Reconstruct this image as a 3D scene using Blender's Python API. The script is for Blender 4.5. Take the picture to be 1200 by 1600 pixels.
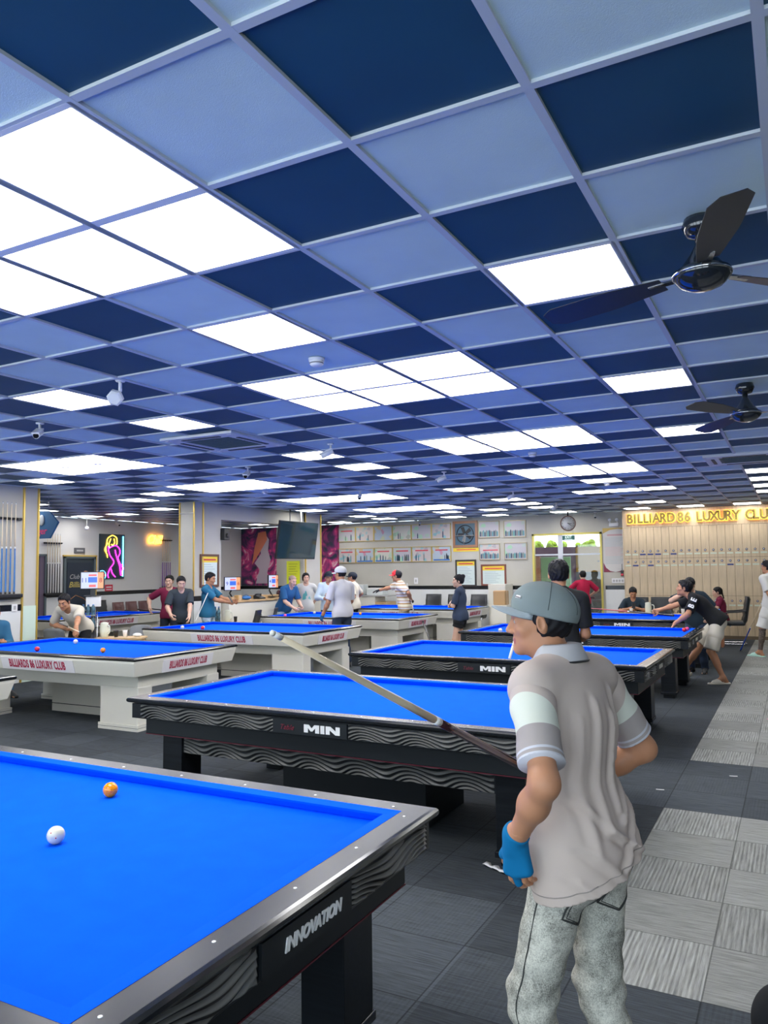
import bpy, bmesh, math, random
import numpy as np
from mathutils import Vector, Matrix, Euler
from math import pi, sin, cos, radians as R_

SC = bpy.context.scene
for o_ in list(bpy.data.objects): bpy.data.objects.remove(o_)
COL = SC.collection
random.seed(7)

# ------------------------------------------------------------------ camera
CAM_H = 1.71
YAW, PITCH, ROLL, FPX = 0.490809, 0.0745343, -0.0125269, 1200.6
f_ = Vector((-sin(YAW) * cos(PITCH), cos(YAW) * cos(PITCH), sin(PITCH)))
r_ = Vector((cos(YAW), sin(YAW), 0)); u_ = r_.cross(f_)
rr = cos(ROLL) * r_ + sin(ROLL) * u_; uu = -sin(ROLL) * r_ + cos(ROLL) * u_
cam = bpy.data.cameras.new('camera'); cam.sensor_fit = 'HORIZONTAL'; cam.sensor_width = 36
cam.lens = 36 * FPX / 1200; cam.clip_start = .05; cam.clip_end = 200
co = bpy.data.objects.new('camera', cam); COL.objects.link(co)
co.matrix_world = Matrix(((rr.x, uu.x, -f_.x, 0), (rr.y, uu.y, -f_.y, 0), (rr.z, uu.z, -f_.z, CAM_H), (0, 0, 0, 1)))
SC.camera = co

# ------------------------------------------------------------------ light and exposure
LAMP = 8.0
SC.view_settings.view_transform = 'Standard'; SC.view_settings.look = 'None'
SC.view_settings.gamma = 1; SC.view_settings.use_curve_mapping = False
SC.view_settings.exposure = 0.75
w_ = bpy.data.worlds.new('world'); SC.world = w_; w_.use_nodes = True
w_.node_tree.nodes['Background'].inputs[0].default_value = (.75, .88, 1, 1)
w_.node_tree.nodes['Background'].inputs[1].default_value = 3.2

# ------------------------------------------------------------------ materials
MATS = {}
def lin(c):
    return tuple(((v / 255) / 12.92 if v <= 10 else ((v / 255 + .055) / 1.055) ** 2.4) for v in c)
def mat(name, col=(.5, .5, .5), rough=.5, metal=0., spec=.5, emit=None, es=1., noise=None, bump=None, coat=0., trans=0., streak=None, alpha=None):
    """noise=(scale, amount); bump=(scale, strength); streak=(sx,sy,sz,amount)"""
    if name in MATS: return MATS[name]
    m = bpy.data.materials.new(name); m.use_nodes = True; nt = m.node_tree; b = nt.nodes['Principled BSDF']
    b.inputs['Base Color'].default_value = (*col, 1); b.inputs['Roughness'].default_value = rough
    b.inputs['Metallic'].default_value = metal; b.inputs['Specular IOR Level'].default_value = spec
    b.inputs['Coat Weight'].default_value = coat; b.inputs['Coat Roughness'].default_value = .12
    b.inputs['Transmission Weight'].default_value = trans
    if emit is not None:
        b.inputs['Emission Color'].default_value = (*emit, 1); b.inputs['Emission Strength'].default_value = es
    N = nt.nodes; L = nt.links
    def coords(sc):
        tc = N.new('ShaderNodeTexCoord'); mp = N.new('ShaderNodeMapping'); mp.inputs['Scale'].default_value = sc
        L.new(tc.outputs['Object'], mp.inputs[0]); return mp.outputs[0]
    if noise or streak:
        n = N.new('ShaderNodeTexNoise'); n.inputs['Detail'].default_value = 5
        if streak: L.new(coords(streak[:3]), n.inputs['Vector']); n.inputs['Scale'].default_value = 1; amt = streak[3]
        else: L.new(coords((1, 1, 1)), n.inputs['Vector']); n.inputs['Scale'].default_value = noise[0]; amt = noise[1]
        r = N.new('ShaderNodeMapRange'); r.inputs[1].default_value = .3; r.inputs[2].default_value = .7
        r.inputs[3].default_value = 1 - amt; r.inputs[4].default_value = 1 + amt; L.new(n.outputs[0], r.inputs[0])
        mx = N.new('ShaderNodeMix'); mx.data_type = 'RGBA'; mx.blend_type = 'MULTIPLY'; mx.inputs[0].default_value = 1
        mx.inputs[6].default_value = (*col, 1); L.new(r.outputs[0], mx.inputs[7]); L.new(mx.outputs[2], b.inputs['Base Color'])
    if bump:
        n = N.new('ShaderNodeTexNoise'); n.inputs['Scale'].default_value = bump[0]; n.inputs['Detail'].default_value = 3
        L.new(coords((1, 1, 1)), n.inputs['Vector'])
        bp = N.new('ShaderNodeBump'); bp.inputs['Strength'].default_value = bump[1]; bp.inputs['Distance'].default_value = .01
        L.new(n.outputs[0], bp.inputs['Height']); L.new(bp.outputs[0], b.inputs['Normal'])
    MATS[name] = m; return m

M_black = mat('black_lacquer', (.008, .010, .013), .3, spec=.35, streak=(3, 60, 60, .35))
M_rail = mat('black_wood_rail', (.016, .018, .022), .27, spec=.55, streak=(4, 90, 90, .6))
M_raily = mat('black_wood_rail_end', (.016, .018, .022), .27, spec=.55, streak=(90, 4, 90, .6))
M_edge = mat('rail_edge_gloss', (.01, .012, .015), .14, spec=.8)
M_wave = mat('carved_black_panel', (.125, .125, .118), .42, spec=.5)
M_dull = mat('dark_board', (.010, .013, .016), .5, spec=.3)
M_cloth = mat('blue_cloth', (.0, .090, .80), .9, spec=.04, noise=(9, .05))
M_white = mat('white_laminate', (.70, .68, .60), .45, noise=(1.5, .03))
M_sight = mat('sight_pearl', (.9, .9, .88), .3)
M_red = mat('red_line', (.10, .008, .02), .5)
M_chrome = mat('chrome', (.6, .6, .62), .18, metal=1)
M_gold = mat('brass_trim', (.75, .52, .12), .3, metal=.6, spec=.6)
M_bk = mat('black_plastic', (.012, .013, .015), .4)
M_leather = mat('black_leather', (.02, .023, .027), .38, bump=(160, .2))
M_wht = mat('white_plastic', (.8, .8, .8), .4)

# ------------------------------------------------------------------ mesh builder
class MB:
    def __init__(s): s.v = []; s.f = []; s.m = []; s.sm = []
    def add(s, vs, fs, m=0, smooth=False):
        n = len(s.v); s.v += [tuple(v) for v in vs]
        for f in fs: s.f.append([n + i for i in f]); s.m.append(m); s.sm.append(smooth)
        return s
    def box(s, lo, hi, m=0, M=None):
        x0, y0, z0 = lo; x1, y1, z1 = hi
        vs = [Vector(p) for p in ((x0, y0, z0), (x1, y0, z0), (x1, y1, z0), (x0, y1, z0), (x0, y0, z1), (x1, y0, z1), (x1, y1, z1), (x0, y1, z1))]
        if M is not None: vs = [M @ v for v in vs]
        return s.add(vs, [(0, 3, 2, 1), (4, 5, 6, 7), (0, 1, 5, 4), (1, 2, 6, 5), (2, 3, 7, 6), (3, 0, 4, 7)], m)
    def tube(s, pts, rad, seg=10, m=0, cap=True, smooth=True):
        pts = [Vector(p) for p in pts]; n = len(pts)
        if not isinstance(rad, (list, tuple)): rad = [rad] * n
        vs = []; prev = None
        for i, p in enumerate(pts):
            t = (pts[min(i + 1, n - 1)] - pts[max(i - 1, 0)]).normalized()
            if prev is None: a = t.orthogonal().normalized()
            else:
                a = prev - t * prev.dot(t)
                a = a.normalized() if a.length > 1e-6 else t.orthogonal().normalized()
            prev = a; b = t.cross(a)
            for k in range(seg):
                q = 2 * pi * k / seg; vs.append(p + (a * cos(q) + b * sin(q)) * rad[i])
        fs = [(i * seg + k, i * seg + (k + 1) % seg, (i + 1) * seg + (k + 1) % seg, (i + 1) * seg + k) for i in range(n - 1) for k in range(seg)]
        s.add(vs, fs, m, smooth)
        if cap:
            n0 = len(s.v) - n * seg
            s.f.append([n0 + k for k in range(seg)][::-1]); s.m.append(m); s.sm.append(False)
            s.f.append([n0 + (n - 1) * seg + k for k in range(seg)]); s.m.append(m); s.sm.append(False)
        return s
    def lathe(s, prof, seg=24, c=(0, 0, 0), m=0, smooth=True, M=None):
        vs = []
        for (r, z) in prof:
            for k in range(seg):
                q = 2 * pi * k / seg; v = Vector((c[0] + r * cos(q), c[1] + r * sin(q), c[2] + z)); vs.append(M @ v if M is not None else v)
        fs = [(i * seg + k, i * seg + (k + 1) % seg, (i + 1) * seg + (k + 1) % seg, (i + 1) * seg + k) for i in range(len(prof) - 1) for k in range(seg)]
        fs.append(tuple(range(seg))[::-1]); fs.append(tuple((len(prof) - 1) * seg + k for k in range(seg)))
        return s.add(vs, fs, m, smooth)
    def sphere(s, c, r, seg=20, m=0, sc=(1, 1, 1), M=None):
        n = seg // 2; prof = [(max(1e-4, r * sin(pi * i / n)), -r * cos(pi * i / n)) for i in range(n + 1)]
        vs = []
        for (a, z) in prof:
            for k in range(seg):
                q = 2 * pi * k / seg; v = Vector((a * cos(q) * sc[0], a * sin(q) * sc[1], z * sc[2]))
                if M is not None: v = M @ v
                vs.append(v + Vector(c))
        fs = [(i * seg + k, i * seg + (k + 1) % seg, (i + 1) * seg + (k + 1) % seg, (i + 1) * seg + k) for i in range(n) for k in range(seg)]
        return s.add(vs, fs, m, True)
    def prism(s, poly, lo, hi, axis='z', m=0, M=None):
        """extrude a 2-D polygon along an axis"""
        def P(a, b, c):
            v = Vector({'z': (a, b, c), 'y': (a, c, b), 'x': (c, a, b)}[axis]); return M @ v if M is not None else v
        n = len(poly); vs = [P(a, b, lo) for a, b in poly] + [P(a, b, hi) for a, b in poly]
        fs = [tuple(range(n))[::-1], tuple(range(n, 2 * n))] + [(i, (i + 1) % n, n + (i + 1) % n, n + i) for i in range(n)]
        return s.add(vs, fs, m)
    def build(s, name, mats, parent=None, bevel=0, loc=None, rot=None, fix=True):
        me = bpy.data.meshes.new(name); me.from_pydata([tuple(v) for v in s.v], [], s.f)
        if not isinstance(mats, (list, tuple)): mats = [mats]
        for m in mats: me.materials.append(m)
        me.polygons.foreach_set('material_index', s.m); me.polygons.foreach_set('use_smooth', s.sm)
        if fix:
            bm = bmesh.new(); bm.from_mesh(me); bmesh.ops.recalc_face_normals(bm, faces=bm.faces); bm.to_mesh(me); bm.free()
        me.update()
        o = bpy.data.objects.new(name, me); COL.objects.link(o)
        if parent is not None: o.parent = parent
        if loc: o.location = loc
        if rot: o.rotation_euler = rot
        if bevel:
            b = o.modifiers.new('bevel', 'BEVEL'); b.width = bevel; b.segments = 2; b.limit_method = 'ANGLE'; b.angle_limit = R_(40)
        return o

def thing(name, label, cat, loc=(0, 0, 0), rz=0, group=None):
    o = bpy.data.objects.new(name, None); COL.objects.link(o); o.location = loc; o.rotation_euler = (0, 0, rz)
    o.empty_display_size = .05; return tag(o, label, cat, group)
def tag(o, label, cat, group=None, kind=None):
    o['label'] = label; o['category'] = cat
    if group: o['group'] = group
    if kind: o['kind'] = kind
    return o
def struct(name, mb, m, **k):
    o = mb.build(name, m, **k); o['kind'] = 'structure'; return o
def kids(o): return [c for c in bpy.data.objects if c.parent == o]
def copy_tree(o, parent=None):
    c = o.copy(); COL.objects.link(c); c.parent = parent
    for ch in kids(o): copy_tree(ch, c)
    return c
def text(s, size, m, parent, loc, rot=(pi / 2, 0, 0), ext=.002, xs=1., bold=0., shear=0., name='lettering', align='CENTER', sp=1.):
    cu = bpy.data.curves.new('t', 'FONT'); cu.body = s; cu.size = size; cu.extrude = ext; cu.offset = bold
    cu.align_x = align; cu.align_y = 'CENTER'; cu.shear = shear; cu.space_character = sp; cu.resolution_u = 3
    to = bpy.data.objects.new('t', cu); COL.objects.link(to)
    dg = bpy.context.evaluated_depsgraph_get(); dg.update()
    me = bpy.data.meshes.new_from_object(to.evaluated_get(dg)); me.name = name
    bpy.data.objects.remove(to); bpy.data.curves.remove(cu)
    me.transform(Matrix.Diagonal((xs, 1, 1, 1)))
    me.materials.clear(); me.materials.append(m)
    for p in me.polygons: p.material_index = 0
    o = bpy.data.objects.new(name, me); COL.objects.link(o)
    if parent is not None: o.parent = parent
    o.location = loc; o.rotation_euler = rot
    return o
# ------------------------------------------------------------------ room shell
X0, X1, Y0, Y1, ZC = -16.0, 3.6, -3.0, 20.0, 3.102
OX, OY, CT = -1.2229, 2.0810, .6

def carpet_mat():
    m = bpy.data.materials.new('carpet_tiles'); m.use_nodes = True; nt = m.node_tree; N = nt.nodes; L = nt.links
    b = N['Principled BSDF']; b.inputs['Roughness'].default_value = .95; b.inputs['Specular IOR Level'].default_value = .15
    tc = N.new('ShaderNodeTexCoord'); sep = N.new('ShaderNodeSeparateXYZ'); L.new(tc.outputs['Object'], sep.inputs[0])
    def mth(op, a, b_=None, c=None):
        n = N.new('ShaderNodeMath'); n.operation = op
        for i, v in enumerate((a, b_, c)):
            if v is None: continue
            if isinstance(v, (int, float)): n.inputs[i].default_value = v
            else: L.new(v, n.inputs[i])
        return n.outputs[0]
    x = mth('ADD', sep.outputs[0], .91); y = mth('ADD', sep.outputs[1], -3.86 + 10)
    x = mth('ADD', x, 20.0)
    cx = mth('FLOOR', mth('MULTIPLY', x, 2)); cy = mth('FLOOR', mth('MULTIPLY', y, 2))
    par = mth('MODULO', mth('ADD', cx, cy), 2)
    # random per tile
    cc = N.new('ShaderNodeCombineXYZ'); L.new(cx, cc.inputs[0]); L.new(cy, cc.inputs[1])
    wn = N.new('ShaderNodeTexWhiteNoise'); wn.noise_dimensions = '3D'; L.new(cc.outputs[0], wn.inputs['Vector'])
    rnd = wn.outputs['Value']
    # streaks in the two directions
    def streak(sx, sy, det=4):
        mp = N.new('ShaderNodeMapping'); mp.inputs['Scale'].default_value = (sx, sy, 1); L.new(tc.outputs['Object'], mp.inputs[0])
        n = N.new('ShaderNodeTexNoise'); n.inputs['Scale'].default_value = 1; n.inputs['Detail'].default_value = det; n.inputs['Roughness'].default_value = .7
        L.new(mp.outputs[0], n.inputs['Vector']); return n.outputs[0]
    sX = streak(5, 110); sY = streak(95, 4)
    # regular ribs for the light tiles running along y
    rib = mth('SINE', mth('MULTIPLY', sep.outputs[0], 2 * pi / .021))
    blk = mth('FLOOR', mth('MULTIPLY', y, 6)); 
    ribn = mth('MULTIPLY_ADD', rib, .10, sY)
    mix = N.new('ShaderNodeMix'); PARW = mth('MULTIPLY', par, 1); MIXN = mix; L.new(sX, mix.inputs[2]); L.new(ribn, mix.inputs[3])
    # light zones: the aisle on the right
    def step(v, e): return mth('GREATER_THAN', v, e)
    wx = step(sep.outputs[0], -.91); wy = sep.outputs[1]
    z1 = mth('MULTIPLY', step(wy, 3.36), mth('LESS_THAN', wy, 5.86)); z2 = step(wy, 7.36)
    zone = mth('MULTIPLY', wx, mth('MINIMUM', mth('ADD', z1, z2), 1))
    L.new(mth('MULTIPLY', par, mth('MULTIPLY_ADD', zone, .75, .25)), MIXN.inputs[0])
    mid = mth('MULTIPLY', mth('MULTIPLY', mth('LESS_THAN', sep.outputs[0], -1.39), step(sep.outputs[0], -3.9)), mth('MULTIPLY', mth('LESS_THAN', wy, 3.86), step(wy, .5)))
    mid2 = mth('MULTIPLY', mth('MULTIPLY', step(wy, 5.86), mth('LESS_THAN', wy, 7.36)), step(sep.outputs[0], -1.41))
    mid = mth('MAXIMUM', mid, mid2)
    base = mth('MULTIPLY_ADD', zone, .205, .056)
    base = mth('MULTIPLY_ADD', mid, .022, base)
    base = mth('MULTIPLY', base, mth('MULTIPLY_ADD', rnd, .3, .85))
    contr = N.new('ShaderNodeMapRange'); L.new(mix.outputs[0], contr.inputs[0])
    contr.inputs[1].default_value = .3; contr.inputs[2].default_value = .75; contr.inputs[3].default_value = .55; contr.inputs[4].default_value = 1.5
    val = mth('MULTIPLY', base, contr.outputs[0])
    fine = streak(420, 420, 2); val = mth('MULTIPLY', val, mth('MULTIPLY_ADD', fine, 1.2, .4))
    # seams
    def seam(v):
        fr = mth('FRACT', mth('MULTIPLY', v, 2)); return mth('MINIMUM', fr, mth('SUBTRACT', 1, fr))
    sm = mth('GREATER_THAN', mth('MINIMUM', seam(x), seam(y)), .007)
    val = mth('MULTIPLY', val, mth('MULTIPLY_ADD', sm, .5, .5))
    comb = N.new('ShaderNodeCombineColor')
    warm = mth('MULTIPLY', zone, .12)
    L.new(mth('MULTIPLY', val, mth('ADD', warm, .86)), comb.inputs[0]); L.new(val, comb.inputs[1])
    L.new(mth('MULTIPLY', val, mth('SUBTRACT', 1.13, mth('MULTIPLY', zone, .19))), comb.inputs[2])
    L.new(comb.outputs[0], b.inputs['Base Color'])
    bp = N.new('ShaderNodeBump'); bp.inputs['Strength'].default_value = .35; bp.inputs['Distance'].default_value = .004
    L.new(mix.outputs[0], bp.inputs['Height']); L.new(bp.outputs[0], b.inputs['Normal'])
    return m

struct('floor', MB().box((X0, Y0, -.1), (X1, Y1, 0)), carpet_mat())

# lamps: grid cells that hold a light panel
LC = [(-4, -1), (-3, -1), (-2, -1), (-4, 0), (-3, 0), (-2, 0), (-3, 2), (0, 2), (-7, 3), (-7, 5),
      (-4, 4), (-3, 4), (-2, 4), (-4, 5), (-3, 5), (-2, 5), (0, 6), (0, 10), (-7, 9), (-7, 11), (-7, 13),
      (-4, 9), (-3, 9), (-2, 9), (-4, 10), (-3, 10), (-2, 10), (-4, 14), (-3, 14), (-2, 14), (-4, 15), (-3, 15), (-2, 15),
      (-3, 17), (-4, 20), (-3, 20), (-2, 20), (-7, 17), (-7, 21), (-7, 23), (-7, 25), (-7, 28),
      (1, 17), (1, 19), (1, 21), (1, 23), (-3, 25), (-4, 28), (-2, 28), (0, 28),
      (-13, 7), (-12, 7), (-11, 7), (-13, 8), (-12, 8), (-11, 8), (-13, 12), (-12, 12), (-11, 12), (-13, 13), (-12, 13), (-11, 13),
      (-13, 17), (-12, 17), (-11, 17), (-10, 17), (-13, 18), (-12, 18), (-11, 18), (-10, 18),
      (-13, 22), (-12, 22), (-11, 22), (-10, 22), (-13, 23), (-12, 23), (-11, 23), (-10, 23),
      (-15, 9), (-15, 13), (-15, 21), (-15, 25), (-15, 27), (-11, 25), (-12, 28), (-10, 28), (-9, 25),
      (-21, 13), (-19, 17), (-24, 18), (-21, 22), (-19, 25), (-22, 27), (-18, 28), (-17, 14), (-22, 10), (-18, 21), (-23, 15), (-22, 18), (-19, 11), (-13, 2), (-12, 2), (-11, 2), (-13, 3), (-12, 3), (-11, 3),  # the later side room panels are added only to brighten that room
      (-7, -4), (1, -4), (-4, -5), (-3, -5), (-2, -5), (5, 2), (5, 7), (5, 12), (5, 18), (-10, -4), (-15, 4)]
LSET = set(LC)
def ceiling():
    A = MB(); i0, i1, j0, j1 = -26, 9, -9, 31
    for i in range(i0, i1):
        for j in range(j0, j1):
            if (i, j) in LSET: continue
            x, y = OX + CT * i, OY + CT * j
            xa, xb, ya, yb = max(x, X0), min(x + CT, X1), max(y, Y0), min(y + CT, Y1)
            if xa >= xb or ya >= yb: continue
            dark = (i + j) % 2 == 1
            A.add([(xa, ya, ZC + .006), (xb, ya, ZC + .006), (xb, yb, ZC + .006), (xa, yb, ZC + .006)], [(0, 3, 2, 1)], 1 if dark else 0)
    for i in range(i0, i1 + 1):
        x = OX + CT * i
        if X0 < x < X1: A.box((x - .015, Y0, ZC - .006), (x + .015, Y1, ZC + .012), 2)
    for j in range(j0, j1 + 1):
        y = OY + CT * j
        if Y0 < y < Y1: A.box((X0, y - .015, ZC - .0055), (X1, y + .015, ZC + .013), 2)
    A.box((X0, Y0, ZC + .08), (X1, Y1, ZC + .15), 2)
    lt = mat('ceiling_tile_light', (.62, .76, .77), .8, noise=(4, .035), bump=(300, .15))
    dk = mat('ceiling_tile_dark', (.006, .066, .125), .62, noise=(3, .08))
    return struct('ceiling', A, [lt, dk, mat('ceiling_grid_bar', (.56, .60, .64), .5)], fix=False)
ceiling()
M_lampe = mat('light_panel_diffuser', (.9, .9, .9), .5, emit=(1, .985, .96), es=LAMP)
M_lframe = mat('light_panel_frame', (.82, .82, .82), .4)
def lamp0():
    t = thing('ceiling_light', '', 'ceiling light', (0, 0, ZC))
    fr = MB(); h = .3; a = .277
    for lo, hi in (((-h, -h), (h, -a)), ((-h, a), (h, h)), ((-h, -a), (-a, a)), ((a, -a), (h, a))):
        fr.box((*lo, -.006), (*hi, .03))
    fr.build('frame', M_lframe, t); MB().box((-a, -a, -.002), (a, a, .012)).build('diffuser', M_lampe, t)
    return t
L0 = lamp0()
def lamp_label(i, j):
    if i <= -17: return 'white light panel in the side room ceiling, %s' % {(-21, 13): 'nearest the first pillar', (-19, 17): 'above the neon picture', (-24, 18): 'beside the hanging blue sign', (-21, 22): 'above the glowing orange word', (-19, 25): 'beyond the second pillar', (-22, 27): 'in the far left corner', (-18, 28): 'in front of the first poster', (-17, 14): 'added to brighten behind the pillar opening', (-22, 10): 'added to brighten the poster door', (-18, 21): 'added to brighten left of the second pillar', (-23, 15): 'added to brighten the neon picture wall', (-22, 18): 'added to brighten between neon picture and orange word', (-19, 11): 'added to brighten over the billiard table'}[(i, j)], 'light panels of the side room'
    if (i, j) in SOLO: return 'single white light panel ' + SOLO[(i, j)], 'single light panels'
    if -4 <= i <= -2:
        c = {-3: 'middle', -2: 'right', -4: 'left'}[i]
        blk = {-1: 'top left', 4: 'smoke detector', 9: 'second central', 14: 'third central'}
        for q, n in blk.items():
            if j in (q, q + 1): return '%s panel of the %s row in the %s block of six lights' % (c, 'nearer' if j == q else 'farther', n), 'light panels over the black tables'
        return '%s panel of the row of three lights %s' % (c, 'before the gold sign' if j == 20 else 'behind the camera'), 'light panels over the black tables'
    if -13 <= i <= -10 and j > 0:
        q = j - ((j - 2) % 5)
        return '%s panel in the %s row of the %s ceiling light block over the white tables' % ({-13: 'leftmost', -12: 'second', -11: 'third', -10: 'fourth'}[i], 'near' if j == q else 'far', {2: 'unseen', 7: 'nearest', 12: 'second', 17: 'third', 22: 'farthest'}[q]), 'light panels over the white tables'
    return 'single white light panel %s' % {(-7, -4): 'behind the camera to the left', (1, -4): 'behind the camera to the right', (5, 2): 'near the right wall beside the camera', (5, 7): 'near the right wall, second', (5, 12): 'near the right wall, third', (5, 18): 'near the right wall, farthest', (-10, -4): 'behind the camera, far left', (-15, 4): 'by the left wall before the cue rack'}[(i, j)], 'single light panels'
SOLO = {(-3, 2): 'between the top left block and the smoke detector', (-3, 17): 'just behind the third central block', (-3, 25): 'near the far wall left of the gold sign',
        (-4, 28): 'touching the far wall left of the gold sign', (-2, 28): 'above the start of the gold sign', (0, 28): 'above the end of the gold sign',
        (-11, 25): 'above the man in the red and black cap', (-12, 28): 'above the middle award pictures', (-10, 28): 'above the rightmost award pictures', (-9, 25): 'above the framed wall fan',
        (0, 2): 'beside the big near fan', (0, 6): 'behind the big near fan', (0, 10): 'left of the small far fan',
        (1, 17): 'nearest behind the right air conditioner', (1, 19): 'second behind the right air conditioner', (1, 21): 'third behind the right air conditioner', (1, 23): 'fourth behind the right air conditioner',
        (-15, 9): 'near the pillar with the cue rack', (-15, 13): 'above the second pillar', (-15, 21): 'in front of the black television', (-15, 25): 'behind the black television', (-15, 27): 'near the first award pictures'}
SOLO.update({(-7, j): 'over the middle aisle, ' + n for j, n in {3: 'right of the hexagonal camera', 5: 'before the left air conditioner', 9: 'third of its line', 11: 'fourth of its line', 13: 'fifth of its line', 17: 'sixth of its line', 21: 'seventh of its line', 23: 'eighth of its line', 25: 'ninth of its line', 28: 'last of its line'}.items()})
first = True
for (i, j) in LC:
    x, y = OX + CT * (i + .5), OY + CT * (j + .5)
    if not (X0 + .3 < x < X1 - .3 and Y0 + .3 < y < Y1 - .2): continue
    o = L0 if first else copy_tree(L0); first = False
    o.location = (x, y, ZC); lb, g = lamp_label(i, j)
    o['label'] = lb; o['group'] = g

# walls
M_wall = mat('concrete_grey_plaster', (.50, .485, .43), .8, noise=(1.3, .07), bump=(20, .08))
M_wtile = mat('white_gloss_tile', (.72, .74, .74), .22)
M_band = mat('black_gloss_band', (.01, .012, .014), .15)
M_grout = mat('tile_grout', (.45, .45, .45), .7)
def wains(A, axis, c, s, a0, a1, top=1.13, band=True):
    """white tiles with joints and a black band on a wall; c wall coordinate, s outward normal sign"""
    n = max(1, round((a1 - a0) / .8)); w = (a1 - a0) / n; d = .012
    def bx(u0, u1, z0, z1, dd, m):
        lo, hi = sorted((c, c + s * dd))
        if axis == 'x': A.box((lo, u0, z0), (hi, u1, z1), m)
        else: A.box((u0, lo, z0), (u1, hi, z1), m)
    bx(a0, a1, 0, top, d * .8, 2)
    for k in range(n):
        for z0, z1 in ((0, .56), (.563, top - .002)): bx(a0 + k * w + .0015, a0 + (k + 1) * w - .0015, z0, z1, d, 0)
    if band: bx(a0, a1, top, top + .10, d + .003, 1)
# left wall of the hall up to the first pillar
XL = -10.9
struct('wall_left', MB().box((XL - .35, Y0, 0), (XL, 8.38, ZC)), M_wall)
A = MB(); wains(A, 'x', XL, 1, Y0, 8.10); A.box((XL, 8.13, 0), (XL + .02, 8.37, 1.2), 3); 
struct('trim_1', A, [M_wtile, M_band, M_grout, mat('white_gloss_tinted_green', (.62, .76, .66), .15)])  # pillar panel is white gloss; the greenish light on it is in its colour
A = MB()
for y in (8.115, 8.385): A.box((XL, y - .012, 0), (XL + .03, y + .012, ZC))
struct('trim_2', A, M_gold)
# second pillar
A = MB().box((-10.86, 11.64, 0), (-10.5, 12.46, ZC)); struct('wall_pillar', A, M_wall)
A = MB(); wains(A, 'x', -10.5, 1, 11.64, 12.46); wains(A, 'y', 11.64, -1, -10.86, -10.5)
struct('trim_3', A, [M_wtile, M_band, M_grout])
A = MB()
for x, y in ((-10.86, 11.63), (-10.5, 11.64), (-10.49, 11.9)): A.box((x - .012, y - .012, 1.23), (x + .012, y + .012, ZC))
A.box((-10.86, 11.62, 2.86), (-10.5, 11.64, 2.885), 1)
struct('trim_4', A, [M_gold, mat('grey_metal', (.3, .3, .31), .4, metal=.8)])
# header beam and the pillar behind the television
struct('wall_header', MB().box((-10.82, 12.46, 2.78), (-10.5, 15.55, ZC)), M_wall)
struct('wall_column', MB().box((-11.1, 15.5, 0), (-10.5, 16.25, ZC)), M_wall)
A = MB()
for y in (15.56, 16.24): A.box((-10.505, y - .015, 1.2), (-10.475, y + .015, ZC))
struct('trim_5', A, M_gold)
# side room
struct('wall_side_room', MB().box((X0 - .2, 8.2, 0), (X0, Y1, ZC)), mat('side_room_wall_brightened', (.70, .69, .67), .7))  # wall colour lightened to make up for the dim light in this room
struct('wall_side_room_near', MB().box((X0, 8.1, 0), (XL - .35, 8.3, ZC)), M_wall)
A = MB(); wains(A, 'x', X0, 1, 8.38, 12.35); wains(A, 'x', X0, 1, 12.55, 13.0); wains(A, 'x', X0, 1, 14.05, 20.0)
struct('trim_6', A, [M_wtile, M_band, M_grout])
# far wall with the glass door opening
DX0, DX1, DZ = -6.2, -4.37, 2.6
A = MB().box((X0, Y1, 0), (DX0, Y1 + .2, ZC)).box((DX1, Y1, 0), (X1, Y1 + .2, ZC)).box((DX0, Y1, DZ), (DX1, Y1 + .2, ZC))
struct('wall_back', A, M_wall)
A = MB(); wains(A, 'y', Y1, -1, X0, DX0 - .06); wains(A, 'y', Y1, -1, DX1 + .06, -3.75)
struct('trim_7', A, [M_wtile, M_band, M_grout])
# unseen walls; window openings behind the camera are added to bring in daylight
struct('wall_right', MB().box((X1, Y0 - .2, 0), (X1 + .2, Y1 + .2, ZC)), mat('dark_teal_paint', (.05, .06, .065), .7))
A = MB().box((XL, Y0 - .2, 0), (X1, Y0, .25)).box((XL, Y0 - .2, 2.95), (X1, Y0, ZC))
for k in range(6): A.box((XL + k * 2.9 - .25, Y0 - .2, .25), (XL + k * 2.9 + .1, Y0, 2.95))
struct('wall_front', A, M_wall)
# ------------------------------------------------------------------ billiard tables
TL, TW = 3.16, 1.74; NX, NY = 1.42, .71
def ring(A, ix, iy, ox, oy, zi, zo, zb, m=0, segs=4):
    """mitred frame, flat top between an inner and an outer rectangle with a rounded outer edge"""
    prof = [(0, zi), (1, zo)]
    n = 5; r = min(.018, (zo - zb) / 2); P = [(0., zi)]
    for k in range(n + 1):
        a = pi / 2 - pi * k / n; P.append((1 - (r - r * cos(a)) / max(ox - ix, 1e-6), zo - r + r * sin(a)))
    P.append((0., zb))
    def pt(t, z, c):
        sx, sy = c; return ((ix + (ox - ix) * t) * sx, (iy + (oy - iy) * t) * sy, z)
    cs = [(-1, -1), (1, -1), (1, 1), (-1, 1)]
    return P, pt, cs
def rail_parts(t, mx, my, medge, ix, iy, ox, oy, ztop, zbot):
    P, pt, cs = ring(None, ix, iy, ox, oy, ztop, ztop, zbot)
    for k in range(4):
        A = MB(); c0, c1 = cs[k], cs[(k + 1) % 4]; n = len(P)
        vs = [pt(a, z, c0) for a, z in P] + [pt(a, z, c1) for a, z in P]
        for i in range(n - 1):
            A.add([vs[i], vs[i + 1], vs[n + i + 1], vs[n + i]], [(0, 1, 2, 3)], 0 if i == 0 else 1, smooth=i > 0)
        A.add(vs[:n], [tuple(range(n))], 1); A.add(vs[n:], [tuple(range(n))[::-1]], 1)
        A.build('rail', [mx if k % 2 == 0 else my, medge], t)
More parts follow.
